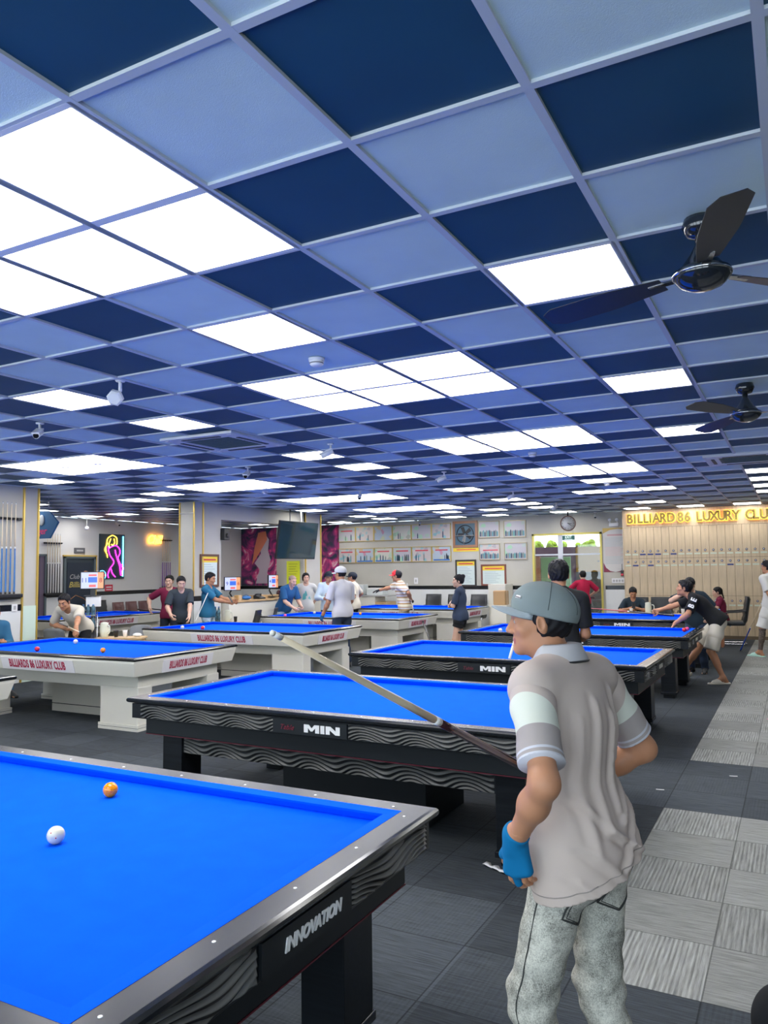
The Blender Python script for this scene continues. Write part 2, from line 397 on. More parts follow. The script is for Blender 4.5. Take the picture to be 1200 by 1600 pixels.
def cushions(t, zbed, ztop):
    e = .052
    pr = [(0, ztop - .003), (e, ztop + .001), (e, zbed), (.022, zbed), (0.002, ztop - .012)]
    cs = [(-1, -1), (1, -1), (1, 1), (-1, 1)]
    for k in range(4):
        A = MB(); c0, c1 = cs[k], cs[(k + 1) % 4]; n = len(pr)
        vs = [((NX + d) * c0[0], (NY + d) * c0[1], z) for d, z in pr] + [((NX + d) * c1[0], (NY + d) * c1[1], z) for d, z in pr]
        A.add(vs, [(i, (i + 1) % n, n + (i + 1) % n, n + i) for i in range(n)] + [tuple(range(n))[::-1], tuple(range(n, 2 * n))])
        A.build('cushion', M_cloth, t)
def sights(t, z):
    s = MB().lathe([(.0055, 0), (.0055, .0015), (.0045, .0022)], 10)
    pts = [(-NX + .355 * i, sy * (NY + .088)) for i in range(9) for sy in (-1, 1)] + [(sx * (NX + .088), -NY + .355 * i) for i in range(5) for sx in (-1, 1)]
    o0 = s.build('rail_sight', M_sight, t, loc=(*pts[0], z))
    for p in pts[1:]:
        c = o0.copy(); COL.objects.link(c); c.location = (*p, z)
def wave_panel(t, length, z0, z1, loc, rz, name='wave_carving', ph=0., lam=.365):
    """carved ribs that follow wavy lines; one mesh row per rib edge so that the edges stay crisp"""
    nx = int(length / .0125); A = MB(); H = z1 - z0; sp = H / 4.5; am = .020
    lev = [(0, 0, 1), (.07, .75, 0), (.15, 1, 0), (.30, .80, 0), (.45, .50, 0), (.58, .20, 1), (.66, 0, 1)]; rows = [(k + q, h, m) for k in range(-3, 8) for q, h, m in lev]
    vs = []
    for i in range(nx + 1):
        x = -length / 2 + length * i / nx; ed = min(1, (length / 2 - abs(x)) / .012); th = 2 * pi * x / lam + ph; c = .30 * cos(th + 1.0)
        for r, h, m in rows:
            w = (r * sp - am * sin(th) + c * H / 2) / (1 + c); w = min(max(w, 0), H); v = w / H
            vs.append((x, -.014 * h * ed * min(1, v / .03 + .001, (1 - v) / .03 + .001), z0 + w))
    n = len(rows); fs, ms = [], []
    for i in range(nx):
        for j in range(n - 1):
            q = (i * n + j, (i + 1) * n + j, (i + 1) * n + j + 1, i * n + j + 1)
            if max(vs[k][2] for k in q) - min(vs[k][2] for k in q) < 1e-6: continue
            fs.append(q); ms.append(rows[j][2])
    A.add(vs, fs, 0, True); A.m = ms; L2 = length / 2
    A.add([(-L2, .001, z0), (L2, .001, z0), (L2, .01, z0), (-L2, .01, z0), (-L2, .001, z1), (L2, .001, z1), (L2, .01, z1), (-L2, .01, z1)], [(0, 1, 2, 3), (4, 7, 6, 5), (2, 3, 7, 6), (0, 3, 7, 4), (1, 2, 6, 5), (0, 4, 5, 1)], 1)
    o = A.build(name, [M_wave, M_black], t, loc=loc, rot=(0, 0, rz), fix=False)
    bm = bmesh.new(); bm.from_mesh(o.data); bmesh.ops.delete(bm, geom=[v for v in bm.verts if not v.link_faces], context='VERTS'); bm.to_mesh(o.data); bm.free()
    return o

def black_table():
    t = thing('billiard_table', '', 'billiard table')
    MB().box((-NX - .05, -NY - .05, .70), (NX + .05, NY + .05, .762)).build('bed_cloth', M_cloth, t)
    cushions(t, .762, .80)
    rail_parts(t, M_rail, M_raily, M_edge, NX + .05, NY + .05, TL / 2, TW / 2, .80, .755)
    sights(t, .7995)
    hx, hy = TL / 2 - .03, TW / 2 - .03
    A = MB().box((-hx, -hy, .652), (hx, -hy + .03, .758)).box((-hx, hy - .03, .652), (hx, hy, .758)).box((-hx, -hy + .03, .652), (-hx + .03, hy - .03, .758)).box((hx - .03, -hy + .03, .652), (hx, hy - .03, .758))
    A.build('apron', M_black, t, bevel=.003)
    ap = kids(t)[-1]
    for s, rz in ((-1, 0), (1, pi)):
        for sx, ln in ((-1, 1.18), (1, 1.18)):
            wave_panel(t, ln, .66, .752, (sx * .875, s * hy, 0), rz, ph=0.4 * sx)
    for s, rz in ((1, pi / 2), (-1, -pi / 2)):
        for sy in (-1, 1): wave_panel(t, .56, .66, .752, (s * hx, sy * .52, 0), rz, ph=1 + sy, lam=.5)
    bx, by = TL / 2 - .1, TW / 2 - .1
    MB().box((-bx, -by, .535), (bx, by, .654)).build('under_frame', M_dull, t, bevel=.004)
    A = MB().box((-bx - .001, -by - .001, .530), (bx + .001, by + .001, .5352)); A.build('red_pinstripe', M_red, t)
    for s, rz in ((-1, 0), (1, pi)): wave_panel(t, 2.36, .405, .53, (0, s * (by - .075), 0), rz, 'lower_wave_carving')
    MB().box((-1.19, -by + .075, .405), (1.19, by - .075, .53)).build('stretcher', M_dull, t)
    for sx in (-1, 1):
        for sy in (-1, 1):
            x0, x1 = sorted((sx * 1.19, sx * 1.37)); y0, y1 = sorted((sy * .5, sy * .71))
            lg = MB().box((x0, y0, .07), (x1, y1, .531)).build('leg', M_black, t, bevel=.004)
            MB().box((x0 - .008, y0 - .008, .05), (x1 + .008, y1 + .008, .085)).box((x0 + .02, y0 + .02, 0), (x1 - .02, y1 - .02, .052)).build('leg_foot', [M_edge], lg, bevel=.003)
    MB().box((-.57, -.33, 0), (.57, .33, .41)).build('pedestal', M_dull, t, bevel=.004)
    return t
def name_plate(t, kind):
    hy = TW / 2 - .03; hx = TL / 2 - .03
    if kind == 'min':
        for s, rz in ((-1, 0), (1, pi)):
            pl = MB().box((-.28, -.011, .66), (.28, 0, .752)).build('name_plate', M_dull, t, loc=(0, s * hy, 0), rot=(0, 0, rz))
            A = MB(); z0, z1 = .680, .730; X = -.035
            for poly in ([(0, 0), (0, 1), (.32, 1), (.5, .55), (.68, 1), (1, 1), (1, 0), (.74, 0), (.74, .62), (.56, .18), (.44, .18), (.26, .62), (.26, 0)], [(1.08, 0), (1.08, 1), (1.34, 1), (1.34, 0)], [(1.42, 0), (1.42, 1), (1.72, 1), (2.06, .45), (2.06, 1), (2.32, 1), (2.32, 0), (2.04, 0), (1.68, .56), (1.68, 0)]):
                A.prism([(X + x * .115, z0 + y * (z1 - z0)) for x, y in poly], -.0145, -.011, 'y')
            A.build('lettering', M_wht, pl)
            text('Table', .046, mat('dark_red_ink', (.16, .012, .03), .5), pl, (-.17, -.0135, .70), shear=.35, xs=1.1)
    for s, rz in ((1, pi / 2), (-1, -pi / 2)):
        pl = MB().box((-.23, -.011, .66), (.23, 0, .752)).build('name_plate', M_dull, t, loc=(s * hx, 0, 0), rot=(0, 0, rz))
        if kind == 'inn': text('INNOVATION', .05, M_wht, pl, (.015, -.0135, .703), xs=.92, bold=.0016, shear=.25)
        else: MB().box((-.1, -.016, .69), (.1, -.011, .73)).build('plaque', mat('steel_plaque', (.55, .55, .5), .35, metal=.5), pl, bevel=.003)

def white_table():
    t = thing('billiard_table', '', 'billiard table')
    MB().box((-NX - .05, -NY - .05, .70), (NX + .05, NY + .05, .762)).build('bed_cloth', M_cloth, t)
    cushions(t, .762, .80)
    rail_parts(t, M_black, M_black, M_edge, NX + .05, NY + .05, TL / 2, TW / 2, .80, .768)
    sights(t, .7995)
    A = MB(); a, b = (TL / 2 - .012, TW / 2 - .012), (TL / 2 - .045, TW / 2 - .055)
    c = [(-1, -1), (1, -1), (1, 1), (-1, 1)]
    vs = [(s * a[0], q * a[1], .77) for s, q in c] + [(s * b[0], q * b[1], .60) for s, q in c]
    vs = [(s * a[0], q * a[1], .77) for s, q in c] + [(s * a[0], q * a[1], .745) for s, q in c] + [(s * b[0], q * b[1], .60) for s, q in c]
    A.add(vs, [(8, 11, 10, 9)] + [(r * 4 + i, r * 4 + 4 + i, r * 4 + 4 + (i + 1) % 4, r * 4 + (i + 1) % 4) for r in (0, 1) for i in range(4)])
    A.build('apron', M_white, t, bevel=.006)
    bx, by = 1.43, .66
    A = MB().box((-bx, -by, .45), (bx, -by + .06, .61)).box((-bx, by - .06, .45), (bx, by, .61)).box((-bx, -by + .06, .45), (-bx + .06, by - .06, .61)).box((bx - .06, -by + .06, .45), (bx, by - .06, .61))
    A.build('under_frame', M_white, t, bevel=.004)
    for sx in (-1, 1):
        for sy in (-1, 1):
            x0, x1 = sorted((sx * .88, sx * 1.445)); y0, y1 = sorted((sy * .46, sy * .675))
            lg = MB().box((x0, y0, .06), (x1, y1, .47)).build('leg', M_white, t, bevel=.012)
            MB().box((x0 - .012, y0 - .012, 0), (x1 + .012, y1 + .012, .03)).box((x0 - .012, y0 - .012, .036), (x1 + .012, y1 + .012, .066)).box((x0 - .004, y0 - .004, .028), (x1 + .004, y1 + .004, .038), 1).build('leg_base', [M_white, M_bk], lg)
    A = MB().box((-.54, -.13, .10), (.54, .13, .45)).box((-.54, -.13, 0), (.54, .13, .09)).box((-.535, -.125, .08), (.535, .125, .11), 1); A.build('pedestal', [M_white, M_bk], t)
    # club signs lie on the sloping apron
    ang = math.atan2(.043, .145); ang2 = math.atan2(.033, .145)
    Mr = mat('crimson_ink', (.42, .008, .06), .5); Ms = mat('sign_white', (.78, .76, .78), .4)
    for s, rz, w, dy in ((-1, 0, 1.2, TW / 2 - .012), (1, pi, 1.2, TW / 2 - .012)):
        pl = MB().box((-w / 2, -.006, -.152), (w / 2, .002, -.006)).build('club_sign', Ms, t, loc=(.05, s * (dy), .75), rot=(0, 0, rz))
        pl.rotation_euler = Euler((ang, 0, rz), 'XYZ'); pl.rotation_mode = 'XYZ'
        text('BILLIARDS 86 LUXURY CLUB', .132, Mr, pl, (0, -.008, -.078), xs=.53, bold=.0038, sp=1.06, ext=.001)
    for s, rz in ((1, pi / 2), (-1, -pi / 2)):
        pl = MB().box((-.42, -.006, -.152), (.42, .002, -.006)).build('club_sign', Ms, t, loc=(s * (TL / 2 - .012), 0, .75))
        pl.rotation_euler = Euler((ang2, 0, rz), 'XYZ')
        text('BILLIARDS 86 LUXURY CLUB', .118, Mr, pl, (0, -.008, -.078), xs=.385, bold=.0030, sp=1.10, ext=.001)
    return t

bt = black_table()
BT = []
spec = [((-2.82, 1.87), .6, 'inn', 'black billiard table nearest the camera with an orange and a white ball'),
        ((-2.79, 5.01), .3, 'min', 'black billiard table with wavy carving behind the nearest one, no balls'),
        ((-2.81, 8.20), -.5, 'min', 'third black billiard table back, behind the man in the grey cap'),
        ((-2.81, 11.32), -.1, 'min', 'fourth black billiard table back, where the man in black reaches over'),
        ((-2.81, 14.62), 0, 'min', 'farthest black billiard table, before the seated man in dark shirt')]
for k, (c, a, kd, lb) in enumerate(spec):
    o = bt if k == 0 else copy_tree(bt); BT.append(o)
    o.location = (*c, 0); o.rotation_euler = (0, 0, R_(a)); tag(o, lb, 'billiard table', 'black billiard tables')
for o, s in zip(BT, spec): name_plate(o, s[2])
wt = white_table()
spec = [((-7.78, 6.80), 1.0, 0, 'white billiard table at the left with a red, an orange and a white ball'),
        ((-7.91, 10.17), .3, 0, 'white billiard table in the middle under the long foreground cue tip'),
        ((-8.03, 13.47), 0, 0, 'white billiard table with players standing along its far side'),
        ((-8.15, 16.75), -.5, 0, 'farthest white billiard table behind the woman in navy'),
        ((-7.78, 3.72), 0, 0, 'white billiard table corner cut off by the left frame edge'),
        ((-13.63, 11.77), 90, 0, 'white billiard table in the side room on the left')]
for k, (c, a, _, lb) in enumerate(spec):
    o = wt if k == 0 else copy_tree(wt)
    o.location = (*c, 0); o.rotation_euler = (0, 0, R_(a)); tag(o, lb, 'billiard table', 'white billiard tables')

# balls
def ball(col, loc, label, nm):
    t = thing('billiard_ball', label, 'ball', loc, group='carom balls')
    MB().sphere((0, 0, .03075), .03075, 28).build('ball_body', mat('ball_' + nm, col, .18, coat=.15), t)
    for d in (Vector((.75, -.62, -.05)), Vector((.2, -.85, .50)), Vector((-.8, .5, -.3)), Vector((0, .8, .5))):
        d.normalize(); q = Vector((0, 0, 1)).rotation_difference(d).to_matrix()
        A = MB(); A.lathe([(.0026, 0), (.0022, .0005)], 10, M=Matrix.Translation(Vector((0, 0, .03075)) + d * .0305) @ q.to_4x4())
        A.build('dot', mat('dot_' + nm, (.45, .02, .03) if nm != 'red' else (.25, .01, .01), .3), t)
    return t
OR, WH, RD, PK = (.80, .24, .0), (.62, .59, .44), (.62, .015, .02), (.7, .06, .25)
# ------------------------------------------------------------------ people: signed-distance bodies turned into one skin each
def _n(v): v = np.asarray(v, float); return v / (np.linalg.norm(v) + 1e-12)
def cap(a, b, ra, rb, k=.02, op='u'): return dict(t='c', a=np.array(a, float), b=np.array(b, float), ra=ra, rb=rb, k=k, op=op)
def ell(c, r, M=None, k=.02, op='u'): return dict(t='e', c=np.array(c, float), r=np.array(r, float), M=np.eye(3) if M is None else np.array(M, float), k=k, op=op)
def pln(p, n, k=.0, op='s'): return dict(t='p', p=np.array(p, float), n=_n(n), k=k, op=op)     # 's' removes the side the normal points to
def bnd(q):
    if q['t'] == 'c': r = max(q['ra'], q['rb']); return np.minimum(q['a'], q['b']) - r, np.maximum(q['a'], q['b']) + r
    if q['t'] == 'e': r = np.abs(q['M'].T) @ q['r']; return q['c'] - r, q['c'] + r
    return None
def dist(q, X):
    if q['t'] == 'c':
        d = q['b'] - q['a']; L2 = d @ d + 1e-12; w = X - q['a']; t = np.clip((w @ d) / L2, 0, 1)
        return np.linalg.norm(w - t[..., None] * d, axis=-1) - (q['ra'] + (q['rb'] - q['ra']) * t)
    if q['t'] == 'e':
        y = (X - q['c']) @ q['M'].T; k0 = np.linalg.norm(y / q['r'], axis=-1); k1 = np.linalg.norm(y / q['r'] ** 2, axis=-1) + 1e-9
        return k0 * (k0 - 1) / k1
    return -((X - q['p']) @ q['n'])
def mesh_sdf(prims, lo, hi, h, disp=None):
    lo = np.array(lo, float); hi = np.array(hi, float); n = np.maximum(((hi - lo) / h).astype(int) + 2, 3)
    ax = [lo[i] + h * np.arange(n[i]) for i in range(3)]
    F = np.full(n, 1.0)
    for q in prims:
        if q['t'] == 'p': sl = (slice(None),) * 3
        else:
            b0, b1 = bnd(q); m = .05 + q['k']
            i0 = np.clip(((b0 - m - lo) / h).astype(int), 0, n); i1 = np.clip(((b1 + m - lo) / h).astype(int) + 2, 0, n)
            if (i1 <= i0).any(): continue
            sl = tuple(slice(i0[i], i1[i]) for i in range(3))
        X = np.stack(np.meshgrid(ax[0][sl[0]], ax[1][sl[1]], ax[2][sl[2]], indexing='ij'), -1)
        d = dist(q, X); f = F[sl]; k = q['k']
        if q['op'] == 'u':
            if k > 0: hh = np.clip(.5 + .5 * (f - d) / k, 0, 1); F[sl] = f * (1 - hh) + d * hh - k * hh * (1 - hh)
            else: F[sl] = np.minimum(f, d)
        else:
            if k > 0: hh = np.clip(.5 - .5 * (f + d) / k, 0, 1); F[sl] = f * (1 - hh) - d * hh + k * hh * (1 - hh)
            else: F[sl] = np.maximum(f, -d)
    if disp is not None:
        X = np.stack(np.meshgrid(*ax, indexing='ij'), -1); band = np.abs(F) < .04; F[band] += disp(X[band])
    F[0], F[-1], F[:, 0], F[:, -1], F[:, :, 0], F[:, :, -1] = (1.,) * 6
    # naive surface nets
    S = F < 0; c = np.zeros(tuple(n - 1), int)
    for dx in (0, 1):
        for dy in (0, 1):
            for dz in (0, 1): c += S[dx:n[0] - 1 + dx, dy:n[1] - 1 + dy, dz:n[2] - 1 + dz]
    act = (c > 0) & (c < 8); ids = -np.ones(act.shape, int); idx = np.argwhere(act); ids[act] = np.arange(len(idx))
    if not len(idx): return np.zeros((0, 3)), np.zeros((0, 4), int)
    acc = np.zeros((len(idx), 3)); cnt = np.zeros(len(idx))
    crn = [(dx, dy, dz) for dx in (0, 1) for dy in (0, 1) for dz in (0, 1)]
    for a in crn:
        for k in range(3):
            if a[k]: continue
            b = list(a); b[k] = 1; va = F[idx[:, 0] + a[0], idx[:, 1] + a[1], idx[:, 2] + a[2]]; vb = F[idx[:, 0] + b[0], idx[:, 1] + b[1], idx[:, 2] + b[2]]
            m = (va < 0) != (vb < 0); t = va[m] / (va[m] - vb[m])
            p = np.tile(np.array(a, float), (m.sum(), 1)); p[:, k] += t; acc[m] += p; cnt[m] += 1
    V = lo + h * (idx + acc / cnt[:, None]); Q = []
    for k in range(3):
        u, v = (k + 1) % 3, (k + 2) % 3
        s0 = [slice(0, n[i] - 1) for i in range(3)]; s1 = list(s0); s1[k] = slice(1, n[k])
        e = np.argwhere(S[tuple(s0)] != S[tuple(s1)]); e = e[(e[:, u] > 0) & (e[:, v] > 0)]
        if not len(e): continue
        def g(du, dv): w = e.copy(); w[:, u] -= du; w[:, v] -= dv; return ids[w[:, 0], w[:, 1], w[:, 2]]
        q = np.stack([g(1, 1), g(0, 1), g(0, 0), g(1, 0)], 1); ins = S[e[:, 0], e[:, 1], e[:, 2]]
        q[~ins] = q[~ins][:, ::-1]; Q.append(q)
    Q = np.concatenate(Q); return V, Q[(Q >= 0).all(1)]
def bounds(pr, m=.03):
    B = [bnd(q) for q in pr if q['t'] != 'p' and q['op'] == 'u']; return np.min([b[0] for b in B], 0) - m, np.max([b[1] for b in B], 0) + m
def mk(name, parts, mats, parent, regions=None, smooth=True):
    """parts: list of (V, Q); regions: list of (function(centres)->mask, material index)"""
    Vs, Qs, n = [], [], 0
    for V, Q in parts: Vs.append(V); Qs.append(Q + n); n += len(V)
    V = np.concatenate(Vs); Q = np.concatenate(Qs)
    me = bpy.data.meshes.new(name); me.vertices.add(len(V)); me.vertices.foreach_set('co', V.ravel())
    me.loops.add(Q.size); me.loops.foreach_set('vertex_index', Q.ravel().astype(np.int32)); me.polygons.add(len(Q))
    me.polygons.foreach_set('loop_start', np.arange(0, Q.size, 4, dtype=np.int32)); me.polygons.foreach_set('loop_total', np.full(len(Q), 4, dtype=np.int32))
    mi = np.zeros(len(Q), np.int32)
    if regions:
        C = V[Q].mean(1)
        for fn, k in regions: mi[fn(C)] = k
    me.polygons.foreach_set('material_index', mi); me.polygons.foreach_set('use_smooth', np.full(len(Q), smooth))
    for m in (mats if isinstance(mats, (list, tuple)) else [mats]): me.materials.append(m)
    me.update(calc_edges=True); me.validate()
    o = bpy.data.objects.new(name, me); COL.objects.link(o)
    if parent is not None: o.parent = parent
    return o

def skin(name, c): return mat('skin_' + name, c, .5, spec=.35)
SK = skin('tan', (.44, .21, .115)); SKD = skin('brown', (.27, .125, .07)); SKL = skin('fair', (.6, .37, .27))
M_eyew = mat('eye_white', (.42, .38, .33), .4); M_eyed = mat('eye_dark', (.015, .01, .01), .2); M_lip = mat('lips', (.36, .12, .10), .45)
M_hair = mat('black_hair', (.006, .006, .008), .6, spec=.25, streak=(60, 60, 12, .5))
def rotm(axis, a):
    x, y, z = _n(axis); c, s = cos(a), sin(a); C = 1 - c
    return np.array([[c + x * x * C, x * y * C - z * s, x * z * C + y * s], [y * x * C + z * s, c + y * y * C, y * z * C - x * s], [z * x * C - y * s, z * y * C + x * s, c + z * z * C]])
def ik(a, b, l1, l2, hint):
    a, b = np.array(a, float), np.array(b, float); d = b - a; L = np.linalg.norm(d)
    if L > (l1 + l2) * .999: b = a + d / L * (l1 + l2) * .999; d = b - a; L = np.linalg.norm(d)
    x = (l1 * l1 - l2 * l2 + L * L) / (2 * L); y = math.sqrt(max(l1 * l1 - x * x, 0)); u = d / L; h = np.array(hint, float); h = _n(h - u * (h @ u))
    return a + u * x + h * y, b

class Person:
    """Local frame: +y is the way the figure faces, +x its right hand, z up. Pose by joint targets."""
    def __init__(s, label, loc, yaw, H=1.68, lean=0, side=0, twist=0, hip=None, pel=(0, 0), head=(0, 0, 0), LH=None, RH=None, LE=(-.4, -.6, -.3), RE=(.4, -.6, -.3),
                 LF=None, RF=None, LK=(-.15, 1, 0), RK=(.15, 1, 0), fem=False, build=1., skin=SK, lhc=.35, rhc=.35, lhd=None, rhd=None, fine=1., neckf=0., sh=0., hs=1.):
        s.hs = hs
        s.t = thing('person', label, 'person', (loc[0], loc[1], loc[2] if len(loc) > 2 else 0), yaw, group='people in the billiard hall')
        S = s.S = H / 1.70; s.fem = fem; s.b = build; s.skin = skin; s.fine = fine
        hz = .90 * S if hip is None else hip
        s.P = P = np.array([pel[0], pel[1], hz + .03])
        Mb = rotm((1, 0, 0), -R_(lean)) ; Ms = rotm((0, 1, 0), R_(side))
        s.up = u = Ms @ Mb @ np.array([0, 0, 1.]); s.Mt = Ms @ Mb @ rotm((0, 0, 1), R_(twist)); s.rx = s.Mt @ np.array([1., 0, 0]); s.fw = s.Mt @ np.array([0, 1., 0])
        sw = (.150 if fem else .172) * S * (build * .5 + .5); s.sw = sw
        s.C = P + u * .30 * S; s.N = P + u * .495 * S + s.fw * .005
        s.Sh = {-1: P + u * (.455 + sh) * S - s.rx * sw, 1: P + u * (.455 + sh) * S + s.rx * sw}
        hy, hp, hr = head
        un = _n(s.up * (1 - neckf) + s.fw * (.18 + neckf)); s.Hc = s.N + un * .165 * S
        s.Mh = rotm((0, 0, 1), R_(hy)) @ rotm((1, 0, 0), R_(hp)) @ rotm((0, 1, 0), R_(hr))
        s.hip = {q: P + np.array([q * .088 * S, 0, -.03]) for q in (-1, 1)}
        ua, fa, th, sk = .285 * S, .25 * S, .425 * S, .41 * S; s.hl = .178 * S * (.93 if fem else 1)
        s.E, s.W, s.K, s.A = {}, {}, {}, {}
        for q, tgt, hint in ((-1, LH, LE), (1, RH, RE)):
            if tgt is None: tgt = s.Sh[q] + np.array([q * .07, .03, -.52 * S])
            s.E[q], s.W[q] = ik(s.Sh[q], tgt, ua, fa, hint)
        for q, tgt, hint in ((-1, LF, LK), (1, RF, RK)):
            if tgt is None: tgt = (q * .11 * S, 0, 0)
            tgt = np.array(tgt, float); s.K[q], s.A[q] = ik(s.hip[q], tgt + np.array([0, 0, .085 * S]), th, sk, hint)
        s.FD = {-1: None, 1: None}; s.curl = {-1: lhc, 1: rhc}; s.hd = {-1: lhd, 1: rhd}
    # -- primitives
    def torso(s, g=0., k=.05):
        S, b, P, u = s.S, s.b, s.P, s.up; M = s.Mt.T; f = s.fem
        pr = [ell(P + u * .01, np.array([.165 if not f else .17, .118, .12]) * S * [b, b, 1] + g, M, k),
              ell(P + u * .15 * S, np.array([.138 if not f else .118, .098 if not f else .088, .15]) * S * [b, b * b, 1] + g, M, k),
              ell(P + u * .33 * S, np.array([.160 if not f else .138, .112, .165]) * S * [b, b, 1] + g, M, k)]
        if f: pr += [ell(P + u * .345 * S + s.fw * .085 * S + s.rx * q * .06 * S, np.array([.055, .045, .055]) * S + g * .5, M, .03) for q in (-1, 1)]
        a, c = s.Sh[-1] + s.rx * .02, s.Sh[1] - s.rx * .02
        pr += [cap(a, c, .055 * S + g, .055 * S + g, k)]
        for q in (-1, 1): pr.append(cap(s.N + u * .02 * S, s.Sh[q] + s.up * .01, .045 * S + g * .7, .038 * S + g * .7, .04))
        return pr
    def neck(s): return [cap(s.N - s.up * .05, s.Hc - s.Mh @ np.array([0, .02, .06]) * s.S, .058 * s.S * (.85 if s.fem else 1), .054 * s.S * (.85 if s.fem else 1), .03)]
    def hp(s, x, y, z): return s.Hc + s.Mh @ (np.array([x, y, z]) * s.S * s.hs)
    def headp(s, g=0):
        S, M, h = s.S * s.hs, s.Mh.T, s.hp
        pr = [ell(h(0, -.018, .038), np.array([.076, .094, .080]) * S + g, M, .02), ell(h(0, .024, -.02), np.array([.062, .066, .085]) * S + g, M, .03),
              ell(h(0, .032, -.072), np.array([.050, .050, .036]) * S + g, M, .03)]
        if g: return pr
        pr += [ell(h(0, .073, -.096), np.array([.022, .018, .016]) * S, M, .02), cap(h(-.030, .078, .028), h(.030, .078, .028), .012 * S, .012 * S, .014),
               ell(h(-.042, .056, -.022), np.array([.024, .022, .02]) * S, M, .02), ell(h(.042, .056, -.022), np.array([.024, .022, .02]) * S, M, .02)]
        for q in (-1, 1): pr += [ell(h(q * .031, .094, .006), np.array([.017, .013, .011]) * S, M, .008, 's')]
        for q in (-1, 1): pr += [ell(h(q * .031, .0745, .005), np.array([.0135, .0125, .0105]) * S, M, .003)]
        pr += [cap(h(0, .084, .014), h(0, .104, -.026), .0075 * S, .0115 * S, .008), ell(h(-.013, .094, -.031), np.array([.009, .010, .008]) * S, M, .006), ell(h(.013, .094, -.031), np.array([.009, .010, .008]) * S, M, .006),
               cap(h(-.018, .083, -.0575), h(.018, .083, -.0575), .0055 * S, .0055 * S, .006), cap(h(-.016, .082, -.0675), h(.016, .082, -.0675), .006 * S, .006 * S, .006),
               ell(h(0, .0865, -.0575), np.array([.012, .006, .005]) * S, M, .004)]
        for q in (-1, 1):
            E = rotm((0, 0, 1), -q * R_(22)) @ rotm((1, 0, 0), R_(-10))
            Me = (s.Mh @ E).T
            pr += [ell(h(q * .077, -.008, -.004), np.array([.010, .020, .033]) * S, Me, .006), ell(h(q * .087, -.004, -.002), np.array([.006, .011, .020]) * S, Me, .004, 's')]
        return pr
    def arm(s, q, g=0, k=.035):
        S = s.S * (.84 if s.fem else 1) * (s.b * .4 + .6); a, e, w = s.Sh[q], s.E[q], s.W[q]
        return [cap(a, a * .5 + e * .5, .050 * S + g, .047 * S + g, k), cap(a * .5 + e * .5, e, .046 * S + g, .036 * S + g, k),
                cap(e, e * .65 + w * .35, .036 * S + g, .038 * S + g, k), cap(e * .65 + w * .35, w, .038 * S + g, .026 * S + g, k)]
    def leg(s, q, g=0, k=.03):
        S = s.S * (.95 if s.fem else 1) * (s.b * .4 + .6); a, e, w = s.hip[q], s.K[q], s.A[q]; sk = _n(w - e); bk = -np.array([0, 1., 0]); bk = _n(bk - sk * (bk @ sk))
        return [cap(a, e, .084 * S + g, .054 * S + g, k), cap(e, w, .052 * S + g, .036 * S + g, k), cap(e * .8 + w * .2 + bk * .018, e * .5 + w * .5 + bk * .012, .047 * S + g, .044 * S + g, k)]
    def footdir(s, q):
        d = s.FD[q]
        if d is None: d = (q * .2, 1, 0)
        return _n(np.array(d, float))
    def foot(s, q, g=0):
        S = s.S; a = s.A[q]; d = s.footdir(q); z = np.array([0, 0, 1.]); base = a - z * .085 * S
        heel = base - d * .045 * S + z * .03 * S; ball = base + d * .12 * S + z * .026 * S; toe = base + d * .185 * S + z * .018 * S
        sx = np.cross(d, z)
        pr = [cap(a, heel, .036 * S + g, .03 * S + g, .02), cap(a + d * .01, ball, .038 * S + g, .026 * S + g, .03)]
        for i, (o, l) in enumerate(((-.030, .178), (-.014, .186), (.002, .182), (.016, .172), (.029, .158))) if g == 0 else ():
            o = o * q; pr.append(cap(ball + sx * o * .8 * S, base + d * l * S + sx * o * S + z * .014 * S, .016 * S, .0115 * S if i else .0115 * S, .008))
        if g: pr.append(cap(ball, toe, .036 * S + g, .022 * S + g, .03))
        return pr
    def hand(s, q):
        S, w, e = s.hl / .178, s.W[q], s.E[q]; d = _n(w - e) if s.hd[q] is None else _n(s.Mt @ np.array(s.hd[q][:3], float))
        if s.hd[q] is not None and len(s.hd[q]) > 3: pn = np.array(s.hd[q][3:6], float); pn = s.Mt @ pn
        else: pn = -q * s.rx
        pn = _n(pn - d * (pn @ d)); sx = _n(np.cross(d, pn)) * 1.0                     # pn: palm side, sx across the knuckles
        # thumb lies on the side that points forward when the arm hangs
        ts = 1 if (sx @ s.fw) + .3 * (sx @ s.up) > 0 else -1
        cu = s.curl[q]; pr = [cap(w - d * .02, w + d * .02 * S, .027 * S, .024 * S, .02)]
        for i, (o, L, r) in enumerate(((.030, .070, .0088), (.010, .078, .0092), (-.010, .073, .0088), (-.029, .058, .0078))):
            kn = w + d * (.092 - .006 * abs(i - 1)) * S + sx * ts * o * S
            pr.append(cap(w + d * .02 * S + sx * ts * o * .55 * S, kn, .0165 * S, .0125 * S, .012))
            p, a = kn, 0
            for f, m in ((.45, .9), (.30, 1.2), (.25, .8)):
                a += cu * m * 1.25 + .06 * i * cu; dd = d * cos(a) + pn * sin(a); p2 = p + dd * L * f * S; pr.append(cap(p, p2, r * S, r * .9 * S, .0035)); p = p2; r *= .93
        b0 = w + d * .028 * S + sx * ts * .024 * S + pn * .006; t1 = b0 + (d * .62 + sx * ts * .62 + pn * .35) * .045 * S; t2 = t1 + (d * .85 + sx * ts * .25 + pn * (.3 + cu * .6)) * .032 * S; t3 = t2 + (d * .9 - sx * ts * .05 + pn * (.35 + cu * .7)) * .026 * S
        pr += [cap(b0, t1, .015 * S, .0115 * S, .01), cap(t1, t2, .0105 * S, .0098 * S, .004), cap(t2, t3, .0098 * S, .008 * S, .003)]
        return pr
